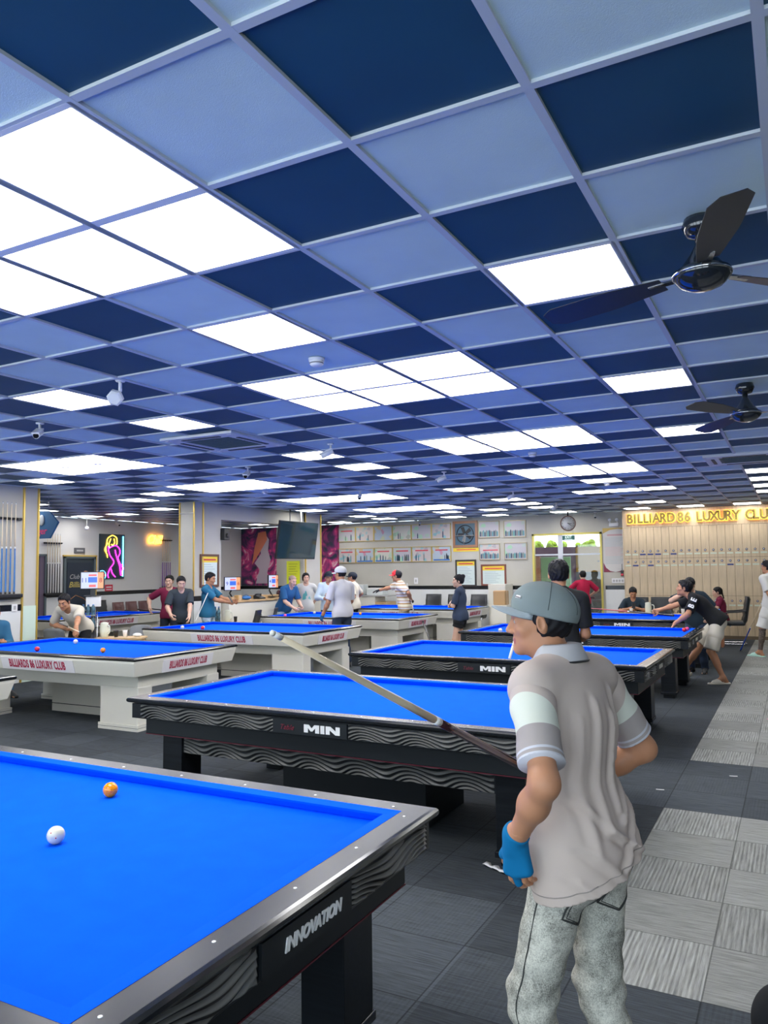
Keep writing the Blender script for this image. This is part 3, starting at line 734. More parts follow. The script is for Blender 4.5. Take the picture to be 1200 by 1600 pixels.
    # -- meshes
    def body(s, coarse=.014, hh=.006, hn=.0045, feet=True, extra=None, mats=None, legg=-.012):
        F = s.fine; pr = s.torso(-.006) + s.neck() + sum((s.arm(q) for q in (-1, 1)), []) + sum((s.leg(q, legg) for q in (-1, 1)), [])
        if feet: pr += s.foot(-1) + s.foot(1)
        hd = s.headp(); allp = pr + hd + s.hand(-1) + s.hand(1)
        parts = []
        lo, hi = bounds(pr); 
        parts.append(mesh_sdf(pr + s.headp(-.004 if True else 0)[:3], lo, hi, coarse * F))
        lo, hi = bounds(hd, .02); lo2 = s.Hc - .16 * s.S; parts.append(mesh_sdf(hd + s.neck(), np.maximum(lo, s.Hc - .17), hi, hh * F))
        for q in (-1, 1):
            hp_ = s.hand(q); lo, hi = bounds(hp_, .012); ar = s.arm(q); ar[3] = cap(s.W[q] + _n(s.E[q] - s.W[q]) * .05, s.W[q], .03 * s.S * (.84 if s.fem else 1), .0262 * s.S * (.84 if s.fem else 1), .02)
            parts.append(mesh_sdf(hp_ + [ar[3]], lo, hi, hn * F))
            if feet:
                fp = s.foot(q); lo, hi = bounds(fp, .015); parts.append(mesh_sdf(fp, lo, hi, .007 * F))
        h = s.hp; r = []
        def near(p, rad, M=None): return lambda C: np.linalg.norm(C - p, axis=1) < rad
        for q in (-1, 1):
            ec = h(q * .031, .0745, .005); r.append((lambda C, ec=ec: (np.linalg.norm(C - ec, axis=1) < .0145 * s.S) & (((C - ec) @ s.Mh[:, 1]) > .007) & (np.abs((C - ec) @ s.Mh[:, 2]) < .0042 * s.S), 1))
            pc = h(q * .030, .087, .005); r.append((near(pc, .0056 * s.S), 2))
            br = (h(q * .017, .091, .029), h(q * .045, .077, .032)); r.append((lambda C, br=br: dist(cap(br[0], br[1], .003 * s.S, .003 * s.S), C) < .003, 4))
        lp = (h(-.019, .085, -.0625), h(.019, .085, -.0625)); r.append((lambda C: (dist(cap(lp[0], lp[1], .0095 * s.S, .0095 * s.S), C) < 0), 3))
        ms = [s.skin, M_eyew, M_eyed, M_lip, mat('eyebrow', (.06, .035, .025), .8)] + (mats or [])
        return mk('body', parts, ms, s.t, r + (extra or []))
    def hair(s, kind='short', m=None, h=None):
        S, M, hp = s.S * s.hs, s.Mh.T, s.hp; g = .010 * S
        pr = [ell(hp(0, -.020, .042), np.array([.076, .094, .080]) * S + g, M, .01)]
        if kind == 'short': pr += [ell(hp(0, .03, .085), np.array([.055, .05, .035]) * S, M, .02), ell(hp(0, -.03, .0), np.array([.074, .083, .075]) * S, M, .02), ell(hp(0, .066, -.022), np.array([.083, .074, .100]) * S, M, .01, 's'), ell(hp(0, .0, -.10), np.array([.11, .13, .058]) * S, M, .01, 's')]
        if kind == 'bald': pr = [ell(hp(0, -.020, .040), np.array([.076, .094, .080]) * S + .003, M, .01), ell(hp(0, .062, -.030), np.array([.085, .09, .1]) * S, M, .01, 's'), ell(hp(0, .0, -.10), np.array([.11, .13, .065]) * S, M, .01, 's')]
        if kind == 'cap': pr = [ell(hp(0, -.024, .015), np.array([.078, .092, .085]) * S + .005, M, .01), ell(hp(0, .062, -.030), np.array([.085, .078, .098]) * S, M, .01, 's'), ell(hp(0, .0, -.10), np.array([.11, .13, .055]) * S, M, .01, 's'), pln(hp(0, 0, .06), s.Mh @ np.array([0, 0, 1.]))]
        if kind == 'bun': pr += [ell(hp(0, -.03, .0), np.array([.078, .083, .075]) * S, M, .02), ell(hp(0, .072, -.035), np.array([.083, .070, .102]) * S, M, .01, 's'), ell(hp(0, .0, -.10), np.array([.11, .12, .055]) * S, M, .01, 's'), ell(hp(0, -.10, .085), np.array([.045, .042, .042]) * S, M, .01)]
        if kind == 'long': pr += [ell(hp(0, -.03, .0), np.array([.08, .085, .09]) * S, M, .02), cap(hp(0, -.07, -.02), hp(0, -.10, -.22), .055 * S, .03 * S, .03), ell(hp(0, .072, -.035), np.array([.083, .070, .102]) * S, M, .01, 's')]
        if kind == 'tail': pr += [ell(hp(0, -.03, .0), np.array([.078, .083, .075]) * S, M, .02), ell(hp(0, .072, -.035), np.array([.083, .070, .102]) * S, M, .01, 's'), ell(hp(0, .0, -.10), np.array([.11, .12, .055]) * S, M, .01, 's'), cap(hp(0, -.10, .03), hp(.02, -.13, -.16), .026 * S, .014 * S, .02)]
        if kind == 'mid': pr += [ell(hp(0, -.02, -.01), np.array([.088, .09, .095]) * S, M, .02), ell(hp(0, .078, -.030), np.array([.080, .075, .102]) * S, M, .01, 's'), ell(hp(0, .0, -.118), np.array([.11, .13, .06]) * S, M, .01, 's')]
        lo, hi = bounds(pr, .02)
        rng = np.random.RandomState(3); ph = rng.rand(4) * 6
        dsp = lambda X: .0034 * np.sin(X[:, 0] * 170 + ph[0] + 2 * np.sin(X[:, 2] * 60)) * np.sin(X[:, 2] * 80 + X[:, 1] * 90) + .002 * np.sin(X[:, 1] * 210 + X[:, 0] * 120)
        return mk('hair', [mesh_sdf(pr, lo, hi, h or .008 * s.fine, dsp)], m or M_hair, s.t)
    def shirt(s, mats, sleeve=.75, hem=-.12, g=.014, regions=None, h=None, folds=.004, longs=False, name='shirt', flare=.0, bag=.012, hemn=None, seed=1, neckcut=True):
        S = s.S; pr = s.torso(g, .05)
        hp_ = s.P + s.up * hem * S; pr.append(ell(s.P - s.up * .06, np.array([.162, .118, .24]) * S * [s.b, s.b, 1] + g + .008 + flare, s.Mt.T, .05))
        if flare: pr.append(cap(s.P + s.up * .1, s.P + s.up * (hem + .03) - s.fw * .01, .12 * S * s.b + g, .125 * S * s.b + g + flare, .06))
        ht = s.up if hemn is None else _n(hemn); pr.append(pln(hp_, -ht, .0))
        if neckcut: pr.append(cap(s.N + s.up * .01 + s.fw * .035, s.N + s.up * .15 + s.fw * .05, .055 * S * (.9 if s.fem else 1), .1 * S, .006, 's'))
        arms = []
        for q in (-1, 1):
            a, e, w = s.Sh[q], s.E[q], s.W[q]; r = .052 * S * (.86 if s.fem else 1) * (s.b * .4 + .6) + g
            if sleeve > 0:
                t = min(sleeve, 1.); arms += [cap(a, a + (e - a) * t, r, r + bag * .5, .03)]
            if longs: arms += [cap(e, e + (w - e) * .93, r - .006, r - .022 * S, .02)]
        pr2 = list(pr) + arms
        if sleeve > 0 and not longs:
            for q in (-1, 1):
                a, e = s.Sh[q], s.E[q]; c = a + (e - a) * sleeve; d = _n(e - a); r = .12
                # cut the sleeve end square: remove a stub beyond the cut, only around the arm
                pr2.append(dict(t='c', a=c + d * (r * .5 + .062), b=c + d * (r * .5 + .066), ra=.0, rb=.0, k=0, op='s', cyl=(c, d)))
        pr2 = [q for q in pr2 if 'cyl' not in q]; cuts = []
        if sleeve > 0 and not longs: cuts = [(s.Sh[q] + (s.E[q] - s.Sh[q]) * sleeve, _n(s.E[q] - s.Sh[q])) for q in (-1, 1)]
        lo, hi = bounds(pr2, .03); rng = np.random.RandomState(seed); W = rng.randn(5, 3) * 16; W[:, 2] *= .55; ph = rng.rand(5) * 6
        def dsp(X):
            o = sum(np.sin(X @ W[i] + ph[i]) for i in range(5)) * folds * .45
            return o
        # sleeves separately so that the square cut never bites the trunk
        parts = []
        if cuts:
            body = [q for q in pr2 if not any(q is a for a in arms)]
            parts.append(mesh_sdf(body, lo, hi, h or .013 * s.fine, dsp))
            for (c, d), a in zip(cuts, arms):
                ap = [dict(a, b=a['b'] + d * .05), pln(c, d)]; l2, h2 = bounds(ap[:1], .03); parts.append(mesh_sdf([dict(ap[0])] + [ap[1]], l2, h2, (h or .013 * s.fine) * .85, dsp))
        else: parts.append(mesh_sdf(pr2, lo, hi, h or .013 * s.fine, dsp))
        return mk(name, parts, mats, s.t, regions)
    def pants(s, m, g=.014, upto=1., h=None, name='trousers', regions=None, folds=.004, top=.07, legw=0., seed=2):
        S = s.S; g0 = g * .35; pr = [ell(s.P + np.array([0, 0, -.02]), np.array([.160, .115, .125]) * S * [s.b, s.b, 1] + g0, None, .04)]; k = .035
        if abs(s.up[1]) < .9: pr.append(ell(s.P + s.up * .03, np.array([.150, .108, .1]) * S * [s.b, s.b, 1] + g0, s.Mt.T, .04))
        pr.append(pln(s.P + s.up * top, s.up))
        b = s.b * .4 + .6; cuts = []; body = list(pr); parts = []
        legs = []
        for q in (-1, 1):
            a, e, w = s.hip[q], s.K[q], s.A[q]
            if upto > 1: body += [cap(a, e, .084 * S * b + g0, .060 * S * b + g + legw, k), cap(e, e + (w - e) * (upto - 1), .060 * S * b + g + legw, .046 * S + g + legw, k)]
            else:
                body += [cap(a, a + (e - a) * upto * .45, .084 * S * b + g0, .080 * S * b + g + legw * .5, k)]
                d = _n(e - a); c = a + (e - a) * upto; legs.append(([cap(a, c + d * .09, .084 * S * b + g0, .070 * S * b + g + legw, k), pln(c, d)], c))
        pl = [x for x in body if x['t'] == 'p']; body = [x for x in body if x['t'] != 'p'] + pl
        lo, hi = bounds(body, .03); rng = np.random.RandomState(seed); W = rng.randn(5, 3) * 18; ph = rng.rand(5) * 6
        dsp = lambda X: sum(np.sin(X @ W[i] + ph[i]) for i in range(5)) * folds * .45
        parts = [mesh_sdf(body, lo, hi, h or .013 * s.fine, dsp)]
        for lp, c in legs:
            l2, h2 = bounds(lp[:1], .03); parts.append(mesh_sdf(lp, l2, h2, h or .013 * s.fine, dsp))
        return mk(name, parts, m, s.t, regions)
    def shoes(s, m, kind='shoe', sole=None):
        for q in (-1, 1):
            S = s.S; pr = s.foot(q, .007); a = s.A[q]; d = s.footdir(q); z = np.array([0, 0, 1.]); base = a - z * .085 * S
            if kind == 'shoe': pr.append(pln(a + z * .01, z)); 
            if kind == 'slide':
                pr = [cap(base - d * .05 * S + z * .005, base + d * .19 * S + z * .005, .05 * S, .05 * S, .02), pln(base + z * .022, z), cap(base + d * .09 * S + z * .02, base + d * .135 * S + z * .012, .056 * S, .05 * S, .01)]
                pr = [pr[0], pr[1], pr[2]]
            lo, hi = bounds(pr, .015); lo[2] = -.01; pr.append(pln((0, 0, .001), (0, 0, -1)))
            mk('sandal' if kind == 'slide' else 'shoe', [mesh_sdf(pr, lo, hi, .008 * s.fine)], m, s.t)
    def capt(s, mats, m2=None, h=None, brim=True, name='cap', back=False, split=False, tilt=6, big=1.):
        M0 = s.Mh; s.Mh = s.Mh @ rotm((1, 0, 0), R_(tilt)); S, M, hp = s.S * s.hs, s.Mh.T, s.hp
        cr = [ell(hp(0, -.020, .045), np.array([.089, .108, .090]) * S * big, M, .01), ell(hp(0, .02, .055), np.array([.078, .078, .070]) * S * big, M, .02), pln(hp(0, 0, .022), s.Mh @ np.array([0, .04, -1.]), .0)]
        lo, hi = bounds(cr, .02); seam = lambda X: .0
        reg = [(lambda C: ((C - s.Hc) @ s.Mh[:, 1]) < .0, 1)] if split else None
        o = mk(name, [mesh_sdf(cr, lo, hi, h or .008 * s.fine)], mats, s.t, reg)
        if brim:
            A = MB(); n = 14; top, bot = [], []; 
            for i in range(n + 1):
                a = pi * i / n
                for L, lst in ((0, None), (1, None)): pass
            rows = 6; vs = []
            for lay in (0, 1):
                for r in range(rows + 1):
                    for i in range(n + 1):
                        a = pi * i / n; x = .082 * cos(a); y0 = .056 * sin(a) - .0; y = .025 + y0 + (r / rows) * .088 * sin(a) ** .7
                        z = .034 - .010 * (r / rows) - 2.6 * x * x * (.35 + .65 * r / rows) - (.0035 if lay else 0)
                        vs.append(hp(x, y, z))
            w = n + 1; fs = []
            for lay in (0, 1):
                o0 = lay * (rows + 1) * w
                for r in range(rows):
                    for i in range(n):
                        f = (o0 + r * w + i, o0 + r * w + i + 1, o0 + (r + 1) * w + i + 1, o0 + (r + 1) * w + i); fs.append(f if lay == 0 else f[::-1])
            o1 = (rows + 1) * w
            for i in range(n): fs.append((rows * w + i, rows * w + i + 1, o1 + rows * w + i + 1, o1 + rows * w + i)); fs.append((i, i + 1, o1 + i + 1, o1 + i))
            for r in range(rows):
                for i in (0, n): fs.append((r * w + i, (r + 1) * w + i, o1 + (r + 1) * w + i, o1 + r * w + i))
            A.add([Vector(v) for v in vs], fs, 0, True)
            A.build('cap_brim', m2 or (mats[0] if isinstance(mats, (list, tuple)) else mats), o)
        s.Mh = M0
        return o
    def world(s, p):
        v = Vector(p); v.rotate(Euler((0, 0, s.t.rotation_euler.z))); return v + s.t.location

def cloth_m(name, c, rough=.85, **k): return mat('cloth_' + name, c, rough, spec=.25, **k)

# ------------------------------------------------------------------ cues
def cue(label, a, b, butt=(.02, .06, .5), L=1.42, grp='billiard cues', shaft=(.72, .60, .42), tipm=None):
    """a butt end, b towards the tip (world); the cue keeps its real length from the butt"""
    a = Vector(a); b = Vector(b); d = (b - a).normalized(); q = Vector((0, 0, 1)).rotation_difference(d)
    t = thing('billiard_cue', label, 'cue', a, 0, grp); t.rotation_mode = 'QUATERNION'; t.rotation_quaternion = q
    bm_ = mat('cue_butt_%02d%02d%02d' % tuple(int(v * 99) for v in butt), butt, .2, coat=.6); sm = mat('cue_shaft_%02d' % int(shaft[0] * 99), shaft, .3)
    MB().lathe([(.0145, 0), (.0148, .02), (.0140, .09), (.0128, .30), (.0112, .62), (.0107, .70)], 12).build('butt', bm_, t)
    MB().lathe([(.0152, -.012), (.0155, 0), (.0150, .015), (.0148, .022)], 12).build('bumper', M_bk, t)
    MB().lathe([(.0110, .695), (.0109, .725)], 12).build('joint', mat('cue_ring_white', (.8, .8, .78), .3), t)
    MB().lathe([(.0108, .725), (.0098, .90), (.0078, 1.15), (.0063, L - .03)], 12).build('shaft', sm, t)
    MB().lathe([(.0062, L - .03), (.0061, L - .006)], 12).build('ferrule', M_wht, t)
    MB().lathe([(.0061, L - .006), (.0055, L), (.002, L + .002)], 12).build('tip', tipm or mat('cue_tip_blue', (.05, .2, .35), .8), t)
    return t
# ------------------------------------------------------------------ the people
def PW(label, loc, face, **k):
    rz = math.atan2(-face[0], face[1]); c, s = cos(rz), sin(rz)
    def loc_(p): x, y = p[0] - loc[0], p[1] - loc[1]; return (c * x + s * y, -s * x + c * y, p[2])
    for a in ('LH', 'RH', 'LF', 'RF'):
        if a + 'w' in k: k[a] = loc_(k.pop(a + 'w'))
    return Person(label, loc, rz, **k)

navy = cloth_m('navy', (.012, .018, .03)); jeansdk = cloth_m('dark_jeans', (.03, .045, .08)); blackc = cloth_m('black', (.010, .011, .013))
M_shoe = mat('black_shoe', (.02, .02, .02), .5); M_shoeW = mat('white_shoe', (.6, .6, .6), .5)

def hem_cut(o, c, n):
    bm = bmesh.new(); bm.from_mesh(o.data); r = bmesh.ops.bisect_plane(bm, geom=bm.verts[:] + bm.edges[:] + bm.faces[:], plane_co=Vector(c), plane_no=Vector(n), clear_inner=True, dist=1e-5)
    bm.to_mesh(o.data); bm.free(); sm_ = o.modifiers.new('smooth', 'SMOOTH'); sm_.factor = .4; sm_.iterations = 2; so = o.modifiers.new('cloth_thickness', 'SOLIDIFY'); so.thickness = .003; so.offset = -1
def hem_line(o, c, n, r, m):
    bm = bmesh.new(); bm.from_mesh(o.data); c = Vector(c); n = Vector(n)
    q = bmesh.ops.bisect_plane(bm, geom=bm.verts[:] + bm.edges[:] + bm.faces[:], plane_co=c, plane_no=n, dist=1e-5)
    vs = [v for v in q['geom_cut'] if isinstance(v, bmesh.types.BMVert)]; cen = sum((v.co for v in vs), Vector()) / len(vs); ax = n.orthogonal().normalized(); ay = n.cross(ax)
    pts = sorted(((math.atan2((v.co - cen).dot(ay), (v.co - cen).dot(ax)), v.co.copy()) for v in vs), key=lambda t: t[0]); pts = [p_[1] for p_ in pts]; pts.append(pts[0].copy()); bm.free()
    MB().tube(pts[::2] + [pts[0]], r, 5).build('hem_stitching', m, o)
# --- the man in the grey cap, foreground
def main_man():
    H = 1.675
    p = PW('man in grey cap and taupe polo with cigarette, standing in the foreground', (-.595, 2.285), (-.93, .33), H=H, lean=4, neckf=.2, fine=.55, build=.93, hs=.90, skin=SK,
           head=(38, -2, 0), LHw=(-.715, 2.075, .965), RHw=(-.66, 2.50, 1.02), LE=(-.35, -.5, -.1), RE=(.75, -.75, -.1), LF=(-.10, .03, 0), RF=(.12, -.10, 0), RK=(.1, 1, 0),
           lhc=.30, lhd=(.12, .05, -1, 1, .2, 0), rhc=.95, rhd=(-.9, .25, -.1, -.2, -.9, 0))
    wrap = cloth_m('teal_blue_wrap', (.0, .13, .30)); S = p.S
    w, e = p.W[-1], p.E[-1]; d = _n(w - e)
    p.body(coarse=.014, hh=.0052, hn=.0045, legg=-.02)
    # hair below the cap
    p.hair('cap', h=.004)
    taupe = cloth_m('taupe_polo', (.46, .385, .34), .75, bump=(900, .15)); whi = cloth_m('white_panel', (.58, .60, .52)); dk = cloth_m('grey_sleeve', (.34, .30, .285), .75, bump=(900, .15)); edge = cloth_m('pale_cuff', (.5, .5, .54))
    rng = np.random.RandomState(5)
    def folds(X):
        y = X - p.P; a = y @ p.rx; b = y @ p.fw; c = y @ p.up; o = 0
        back = 1 / (1 + np.exp((b + .02) * 40))
        low = np.exp(-((c - .02) / .13) ** 2)
        for (a0, c0, a1, c1, am, w) in ((.15, .13, -.01, -.04, .011, .011), (.15, .07, .03, -.07, .012, .010), (.15, .19, .02, .07, .009, .010), (.13, .02, .0, -.13, .010, .012), (.06, .36, .02, .10, .008, .013), (-.02, .40, -.05, .06, .008, .012),
                                        (-.09, .36, -.10, .02, .007, .012), (-.12, .02, .02, -.12, .009, .012), (-.05, .06, .10, -.02, .009, .010), (.10, .42, .12, .22, .007, .012), (-.15, -.06, -.06, -.17, .007, .010), (.05, -.06, .12, -.17, .008, .012), (-.11, .14, .0, .02, .007, .010)):
            dx, dc = a1 - a0, c1 - c0; t = np.clip(((a - a0) * dx + (c - c0) * dc) / (dx * dx + dc * dc), 0, 1); px_ = a - a0 - t * dx; pc = c - c0 - t * dc; sd = (px_ * dc - pc * dx) / math.hypot(dx, dc); dd_ = np.sqrt(px_ ** 2 + pc ** 2)
            o = o - am * np.exp(-(dd_ / w) ** 2) * back + am * .7 * np.exp(-(((sd - w * 1.5) / w) ** 2)) * np.exp(-(np.maximum(dd_ - np.abs(sd), 0) / w) ** 2) * back
        o = o + .004 * np.sin(a * 45 + 1) * np.exp(-((c + .14) / .08) ** 2)
        return o
    W = rng.randn(4, 3) * 22; ph = rng.rand(4) * 6
    pr = p.torso(.020, .05); hem = -.075; hp_ = p.P + p.up * hem * S
    pr += [ell(p.P - p.up * .10 - p.fw * .012, np.array([.182, .155, .33]) * S, p.Mt.T, .05)]
    hn_ = _n(p.up + .30 * p.rx * 0 + np.array([0, 0, 0])); hn_ = _n(p.up - .30 * p.rx + .10 * p.fw)
    pr.append(cap(p.N + p.up * .012 + p.fw * .035, p.N + p.up * .15 + p.fw * .06, .057 * S, .1 * S, .006, 's'))
    parts = []; lo, hi = bounds(pr, .03); dsp = lambda X: folds(X) + sum(np.sin(X @ W[i] + ph[i]) for i in range(4)) * .0009
    parts.append(mesh_sdf(pr, lo, hi, .0065, dsp))
    sh = mk('polo_shirt', parts, [taupe], p.t)
    hem_cut(sh, hp_, hn_)
    hem_line(sh, hp_ + hn_ * .024, hn_, .0016, cloth_m('hem_stitch', (.26, .23, .21)))
    for q in (-1, 1):
        a, e_ = p.Sh[q], p.E[q]; dd = _n(e_ - a); L = np.linalg.norm(e_ - a); out = q * p.rx; t1 = .80
        ap = [cap(a - p.up * .005 - out * .01, a + dd * .05, .055, .058, .02), cap(a, a + dd * (L * t1 + .09), .056, .063, .03)]; l2, h2 = bounds(ap[:2], .03)
        V, Q = mesh_sdf(ap, l2, h2, .0055, lambda X: sum(np.sin(X @ (W[i] * 1.4) + ph[i]) for i in range(4)) * .0013)
        sl = mk('sleeve', [(V, Q)], [taupe, whi, dk, edge], sh)
        tn = _n(dd + out * .95); cuts_ = [(a + dd * (L * .27), tn), (a + dd * (L * .50), dd), (a + dd * (L * (t1 - .085)), dd), (a + dd * (L * (t1 - .06)), dd), (a + dd * (L * (t1 - .025)), dd)]
        bm = bmesh.new(); bm.from_mesh(sl.data)
        bmesh.ops.bisect_plane(bm, geom=bm.verts[:] + bm.edges[:] + bm.faces[:], plane_co=Vector(a + dd * L * t1), plane_no=Vector(dd), clear_outer=True, dist=1e-5); bmesh.ops.holes_fill(bm, edges=[e for e in bm.edges if e.is_boundary], sides=0)
        for c_, n_ in cuts_: bmesh.ops.bisect_plane(bm, geom=bm.verts[:] + bm.edges[:] + bm.faces[:], plane_co=Vector(c_), plane_no=Vector(n_), dist=1e-5)
        for fc in bm.faces:
            v = np.array(fc.calc_center_median()); s_ = [((v - c_) @ n_) > 0 for c_, n_ in cuts_]; fc.smooth = True
            fc.material_index = (0 if not s_[0] and not s_[1] else 1 if not s_[1] else 3 if (s_[2] and not s_[3]) or s_[4] else 2)
        bm.to_mesh(sl.data); bm.free()
    # collar
    A = MB(); n = 40; rows = []
    for k in range(n + 1):
        a = R_(-158) + R_(316) * k / n; ca, sa = sin(a), -cos(a)        # starts at the throat, round the back
        rx, ry = .068 * S, .070 * S; c0 = p.N + p.up * (.028 - .03 * max(0, -sa * 0 + cos(a) * -1)) + p.fw * .018
        fr = max(0., -cos(a)) # 1 at the front
        z0 = .052 - .055 * fr; z1 = .012 - .065 * fr
        top = c0 + p.rx * ca * rx * .92 - p.fw * cos(a) * ry * .92 + p.up * z0; bot = c0 + p.rx * ca * (rx + .028) - p.fw * cos(a) * (ry + .026) + p.up * (z1 - .01)
        mid = c0 + p.rx * ca * (rx + .010) - p.fw * cos(a) * (ry + .010) + p.up * (z0 - .004); inn = c0 + p.rx * ca * rx * .93 - p.fw * cos(a) * ry * .93 + p.up * (z1 - .01)
        rows.append([inn, top, mid, bot, bot - p.up * .004 + (top - bot) * .05 - p.up * .002])
    vs = [Vector(v) for r in rows for v in r]; m_ = 5
    A.add(vs, [(i * m_ + j, (i + 1) * m_ + j, (i + 1) * m_ + (j + 1) % m_, i * m_ + (j + 1) % m_) for i in range(n) for j in range(m_)], 0, True)
    A.build('collar', [cloth_m('collar_pale', (.42, .41, .42), .8)], sh)
    A = MB(); A.tube([Vector(r[3] - p.up * .003) for r in rows], .0035, 6); A.build('collar_edge', M_bk, sh)
    # jeans
    jm = bpy.data.materials.new('acid_wash_jeans'); jm.use_nodes = True; N = jm.node_tree.nodes; L = jm.node_tree.links; b = N['Principled BSDF']; b.inputs['Roughness'].default_value = .9; b.inputs['Specular IOR Level'].default_value = .2
    tc = N.new('ShaderNodeTexCoord'); n1 = N.new('ShaderNodeTexNoise'); n1.inputs['Scale'].default_value = 7; n1.inputs['Detail'].default_value = 8; n1.inputs['Roughness'].default_value = .75
    n2 = N.new('ShaderNodeTexNoise'); n2.inputs['Scale'].default_value = 260; L.new(tc.outputs['Object'], n1.inputs[0]); L.new(tc.outputs['Object'], n2.inputs[0])
    ad = N.new('ShaderNodeMath'); ad.operation = 'MULTIPLY_ADD'; ad.inputs[1].default_value = .45; L.new(n2.outputs[0], ad.inputs[0]); L.new(n1.outputs[0], ad.inputs[2])
    cr = N.new('ShaderNodeValToRGB'); cr.color_ramp.elements[0].position = .52; cr.color_ramp.elements[0].color = (.08, .08, .072, 1); cr.color_ramp.elements[1].position = .86; cr.color_ramp.elements[1].color = (.62, .61, .53, 1)
    L.new(ad.outputs[0], cr.inputs[0]); L.new(cr.outputs[0], b.inputs['Base Color'])
    pr = [ell(p.P + np.array([0, 0, -.03]), np.array([.155, .115, .13]) * S + .002, None, .04), pln(p.P + p.up * .08, p.up)]
    for q in (-1, 1):
        a, e_, w_ = p.hip[q], p.K[q], p.A[q]; pr += [cap(a + np.array([0, -.01, 0]), e_, .084 * S, .068 * S, .035), cap(e_, w_, .066 * S, .056 * S, .03), ell(a + np.array([0, -.045, -.01]), (.08, .062, .09), None, .04)]
    pr = [x for x in pr if x['t'] != 'p'] + [x for x in pr if x['t'] == 'p']; lo, hi = bounds(pr, .03); lo[2] = .02
    def jd(X):
        o = 0
        for q in (-1, 1):
            e_ = p.K[q]; dz = X[:, 2] - e_[2]; m = np.exp(-(dz / .14) ** 2); o = o + .0035 * np.sin(dz * 75 + X[:, 0] * 42 * q + 9 * X[:, 1]) * m * .7
        o = o + .0028 * np.sin(X[:, 2] * 40 + X[:, 0] * 50) * np.sin(X[:, 1] * 30 + X[:, 2] * 12) + .006 * np.sin(X[:, 2] * 70) * (X[:, 2] < .22)
        return o
    V, Q = mesh_sdf(pr, lo, hi, .0075, jd)
    je = mk('jeans', [(V, Q)], jm, p.t)
    # stitched back pockets and side seam follow the cloth
    def project(pt, dr):
        pt = np.array(pt, float); o = pt - dr * .25
        for _ in range(60):
            dmin = min_sdf(o); o = o + dr * max(dmin, .0008)
            if dmin < .001: break
        return o - dr * .0015
    def min_sdf(o):
        X = o[None, :]; f = np.array([1.])
        for q in pr:
            if q['t'] == 'p': continue
            d = dist(q, X); k = q['k']; hh = np.clip(.5 + .5 * (f - d) / k, 0, 1); f = f * (1 - hh) + d * hh - k * hh * (1 - hh)
        return float(f[0] + jd(X)[0])
    stm = mat('dark_denim_stitch', (.035, .038, .036), .8)
    for q in (-1, 1):
        cx = q * .082; z0 = p.P[2] - .055; w, h = .062, .14
        pl = [(cx - w, z0), (cx - w, z0 - h * .78), (cx, z0 - h), (cx + w, z0 - h * .78), (cx + w, z0), (cx - w, z0)]
        for off, r in ((0, .0028), (.009, .0012)):
            pts = []
            for i in range(len(pl) - 1):
                for t in np.linspace(0, 1, 10)[:-1]:
                    x = pl[i][0] * (1 - t) + pl[i + 1][0] * t; z = pl[i][1] * (1 - t) + pl[i + 1][1] * t; x = cx + (x - cx) * (1 - off / w); z = z0 - h / 2 + (z - z0 + h / 2) * (1 - off / h)
                    pts.append(project((x, 0, z), np.array([0, 1., 0])))
            MB().tube([Vector(v) for v in pts], r, 6).build('back_pocket_seam', stm, je)
    for q in (-1, 1):
        pts = []
        for z in np.linspace(p.P[2] - .03, .12, 40):
            t = (p.hip[q][2] - z) / (p.hip[q][2] - p.K[q][2]); c = p.hip[q] + (p.K[q] - p.hip[q]) * t if t < 1 else p.K[q] + (p.A[q] - p.K[q]) * min((p.K[q][2] - z) / (p.K[q][2] - p.A[q][2]), 1)
            c = np.array([c[0], c[1], z]); pts.append(project(c, np.array([-q * 1., 0, 0])))
        MB().tube([Vector(v) for v in pts], .0022, 6).build('side_seam', stm, je)
    p.shoes(M_shoe)
    # cap
    gc = cloth_m('grey_green_cap', (.19, .225, .225), .9, bump=(700, .2)); gb = cloth_m('grey_brim', (.27, .31, .33), .9, bump=(700, .2))
    cp = p.capt([gc], gb, h=.0045, name='baseball_cap', tilt=13, big=1.06); Mh0 = p.Mh; p.Mh = p.Mh @ rotm((1, 0, 0), R_(13)); h = p.hp
    for a in (0, 60, 120):
        pts = []
        for t in np.linspace(-.98, .98, 24):
            el = t * pi / 2; x = sin(el); z = cos(el); v = np.array([.0895 * x * cos(R_(a)), .1085 * x * sin(R_(a)), .0905 * z]) * 1.06
            if v[2] > -.0 and v[2] > -.022 + .1 * v[1]: pts.append(h(v[0], v[1] - .020, .045 + v[2]))
        MB().tube([Vector(v) for v in pts], .0013, 6).build('cap_seam', cloth_m('cap_seam', (.06, .075, .075)), cp)
    A = MB(); A.sphere(Vector(h(0, -.02, .137)), .006, 10); A.build('cap_button', gc, cp)
    e0 = Matrix([[*c_] for c_ in p.Mh]).to_4x4()
    n_ = rotm((0, 0, 1), R_(28)); mm = Matrix([[*c_] for c_ in (p.Mh @ n_ @ rotm((1, 0, 0), R_(22)))]).to_4x4(); mm.translation = Vector(h(-.052, .082, .072))
    MB().box((-.014, -.002, -.0045), (.014, .003, .0045), 0, mm).box((-.012, .003, -.003), (.012, .0042, 0), 1, mm).build('cap_badge', [mat('badge_silver', (.7, .7, .7), .3, metal=.6), mat('badge_dark', (.05, .02, .02), .4)], cp)
    # strap loop at the back
    MB().tube([Vector(h(.045 * sin(a), -.112 + .028 * (1 - cos(a)), .018 + .0 * a)) for a in np.linspace(-1.2, 1.2, 12)], .008, 8).build('cap_strap', cloth_m('cap_strap', (.012, .018, .02)), cp)
    p.Mh = Mh0
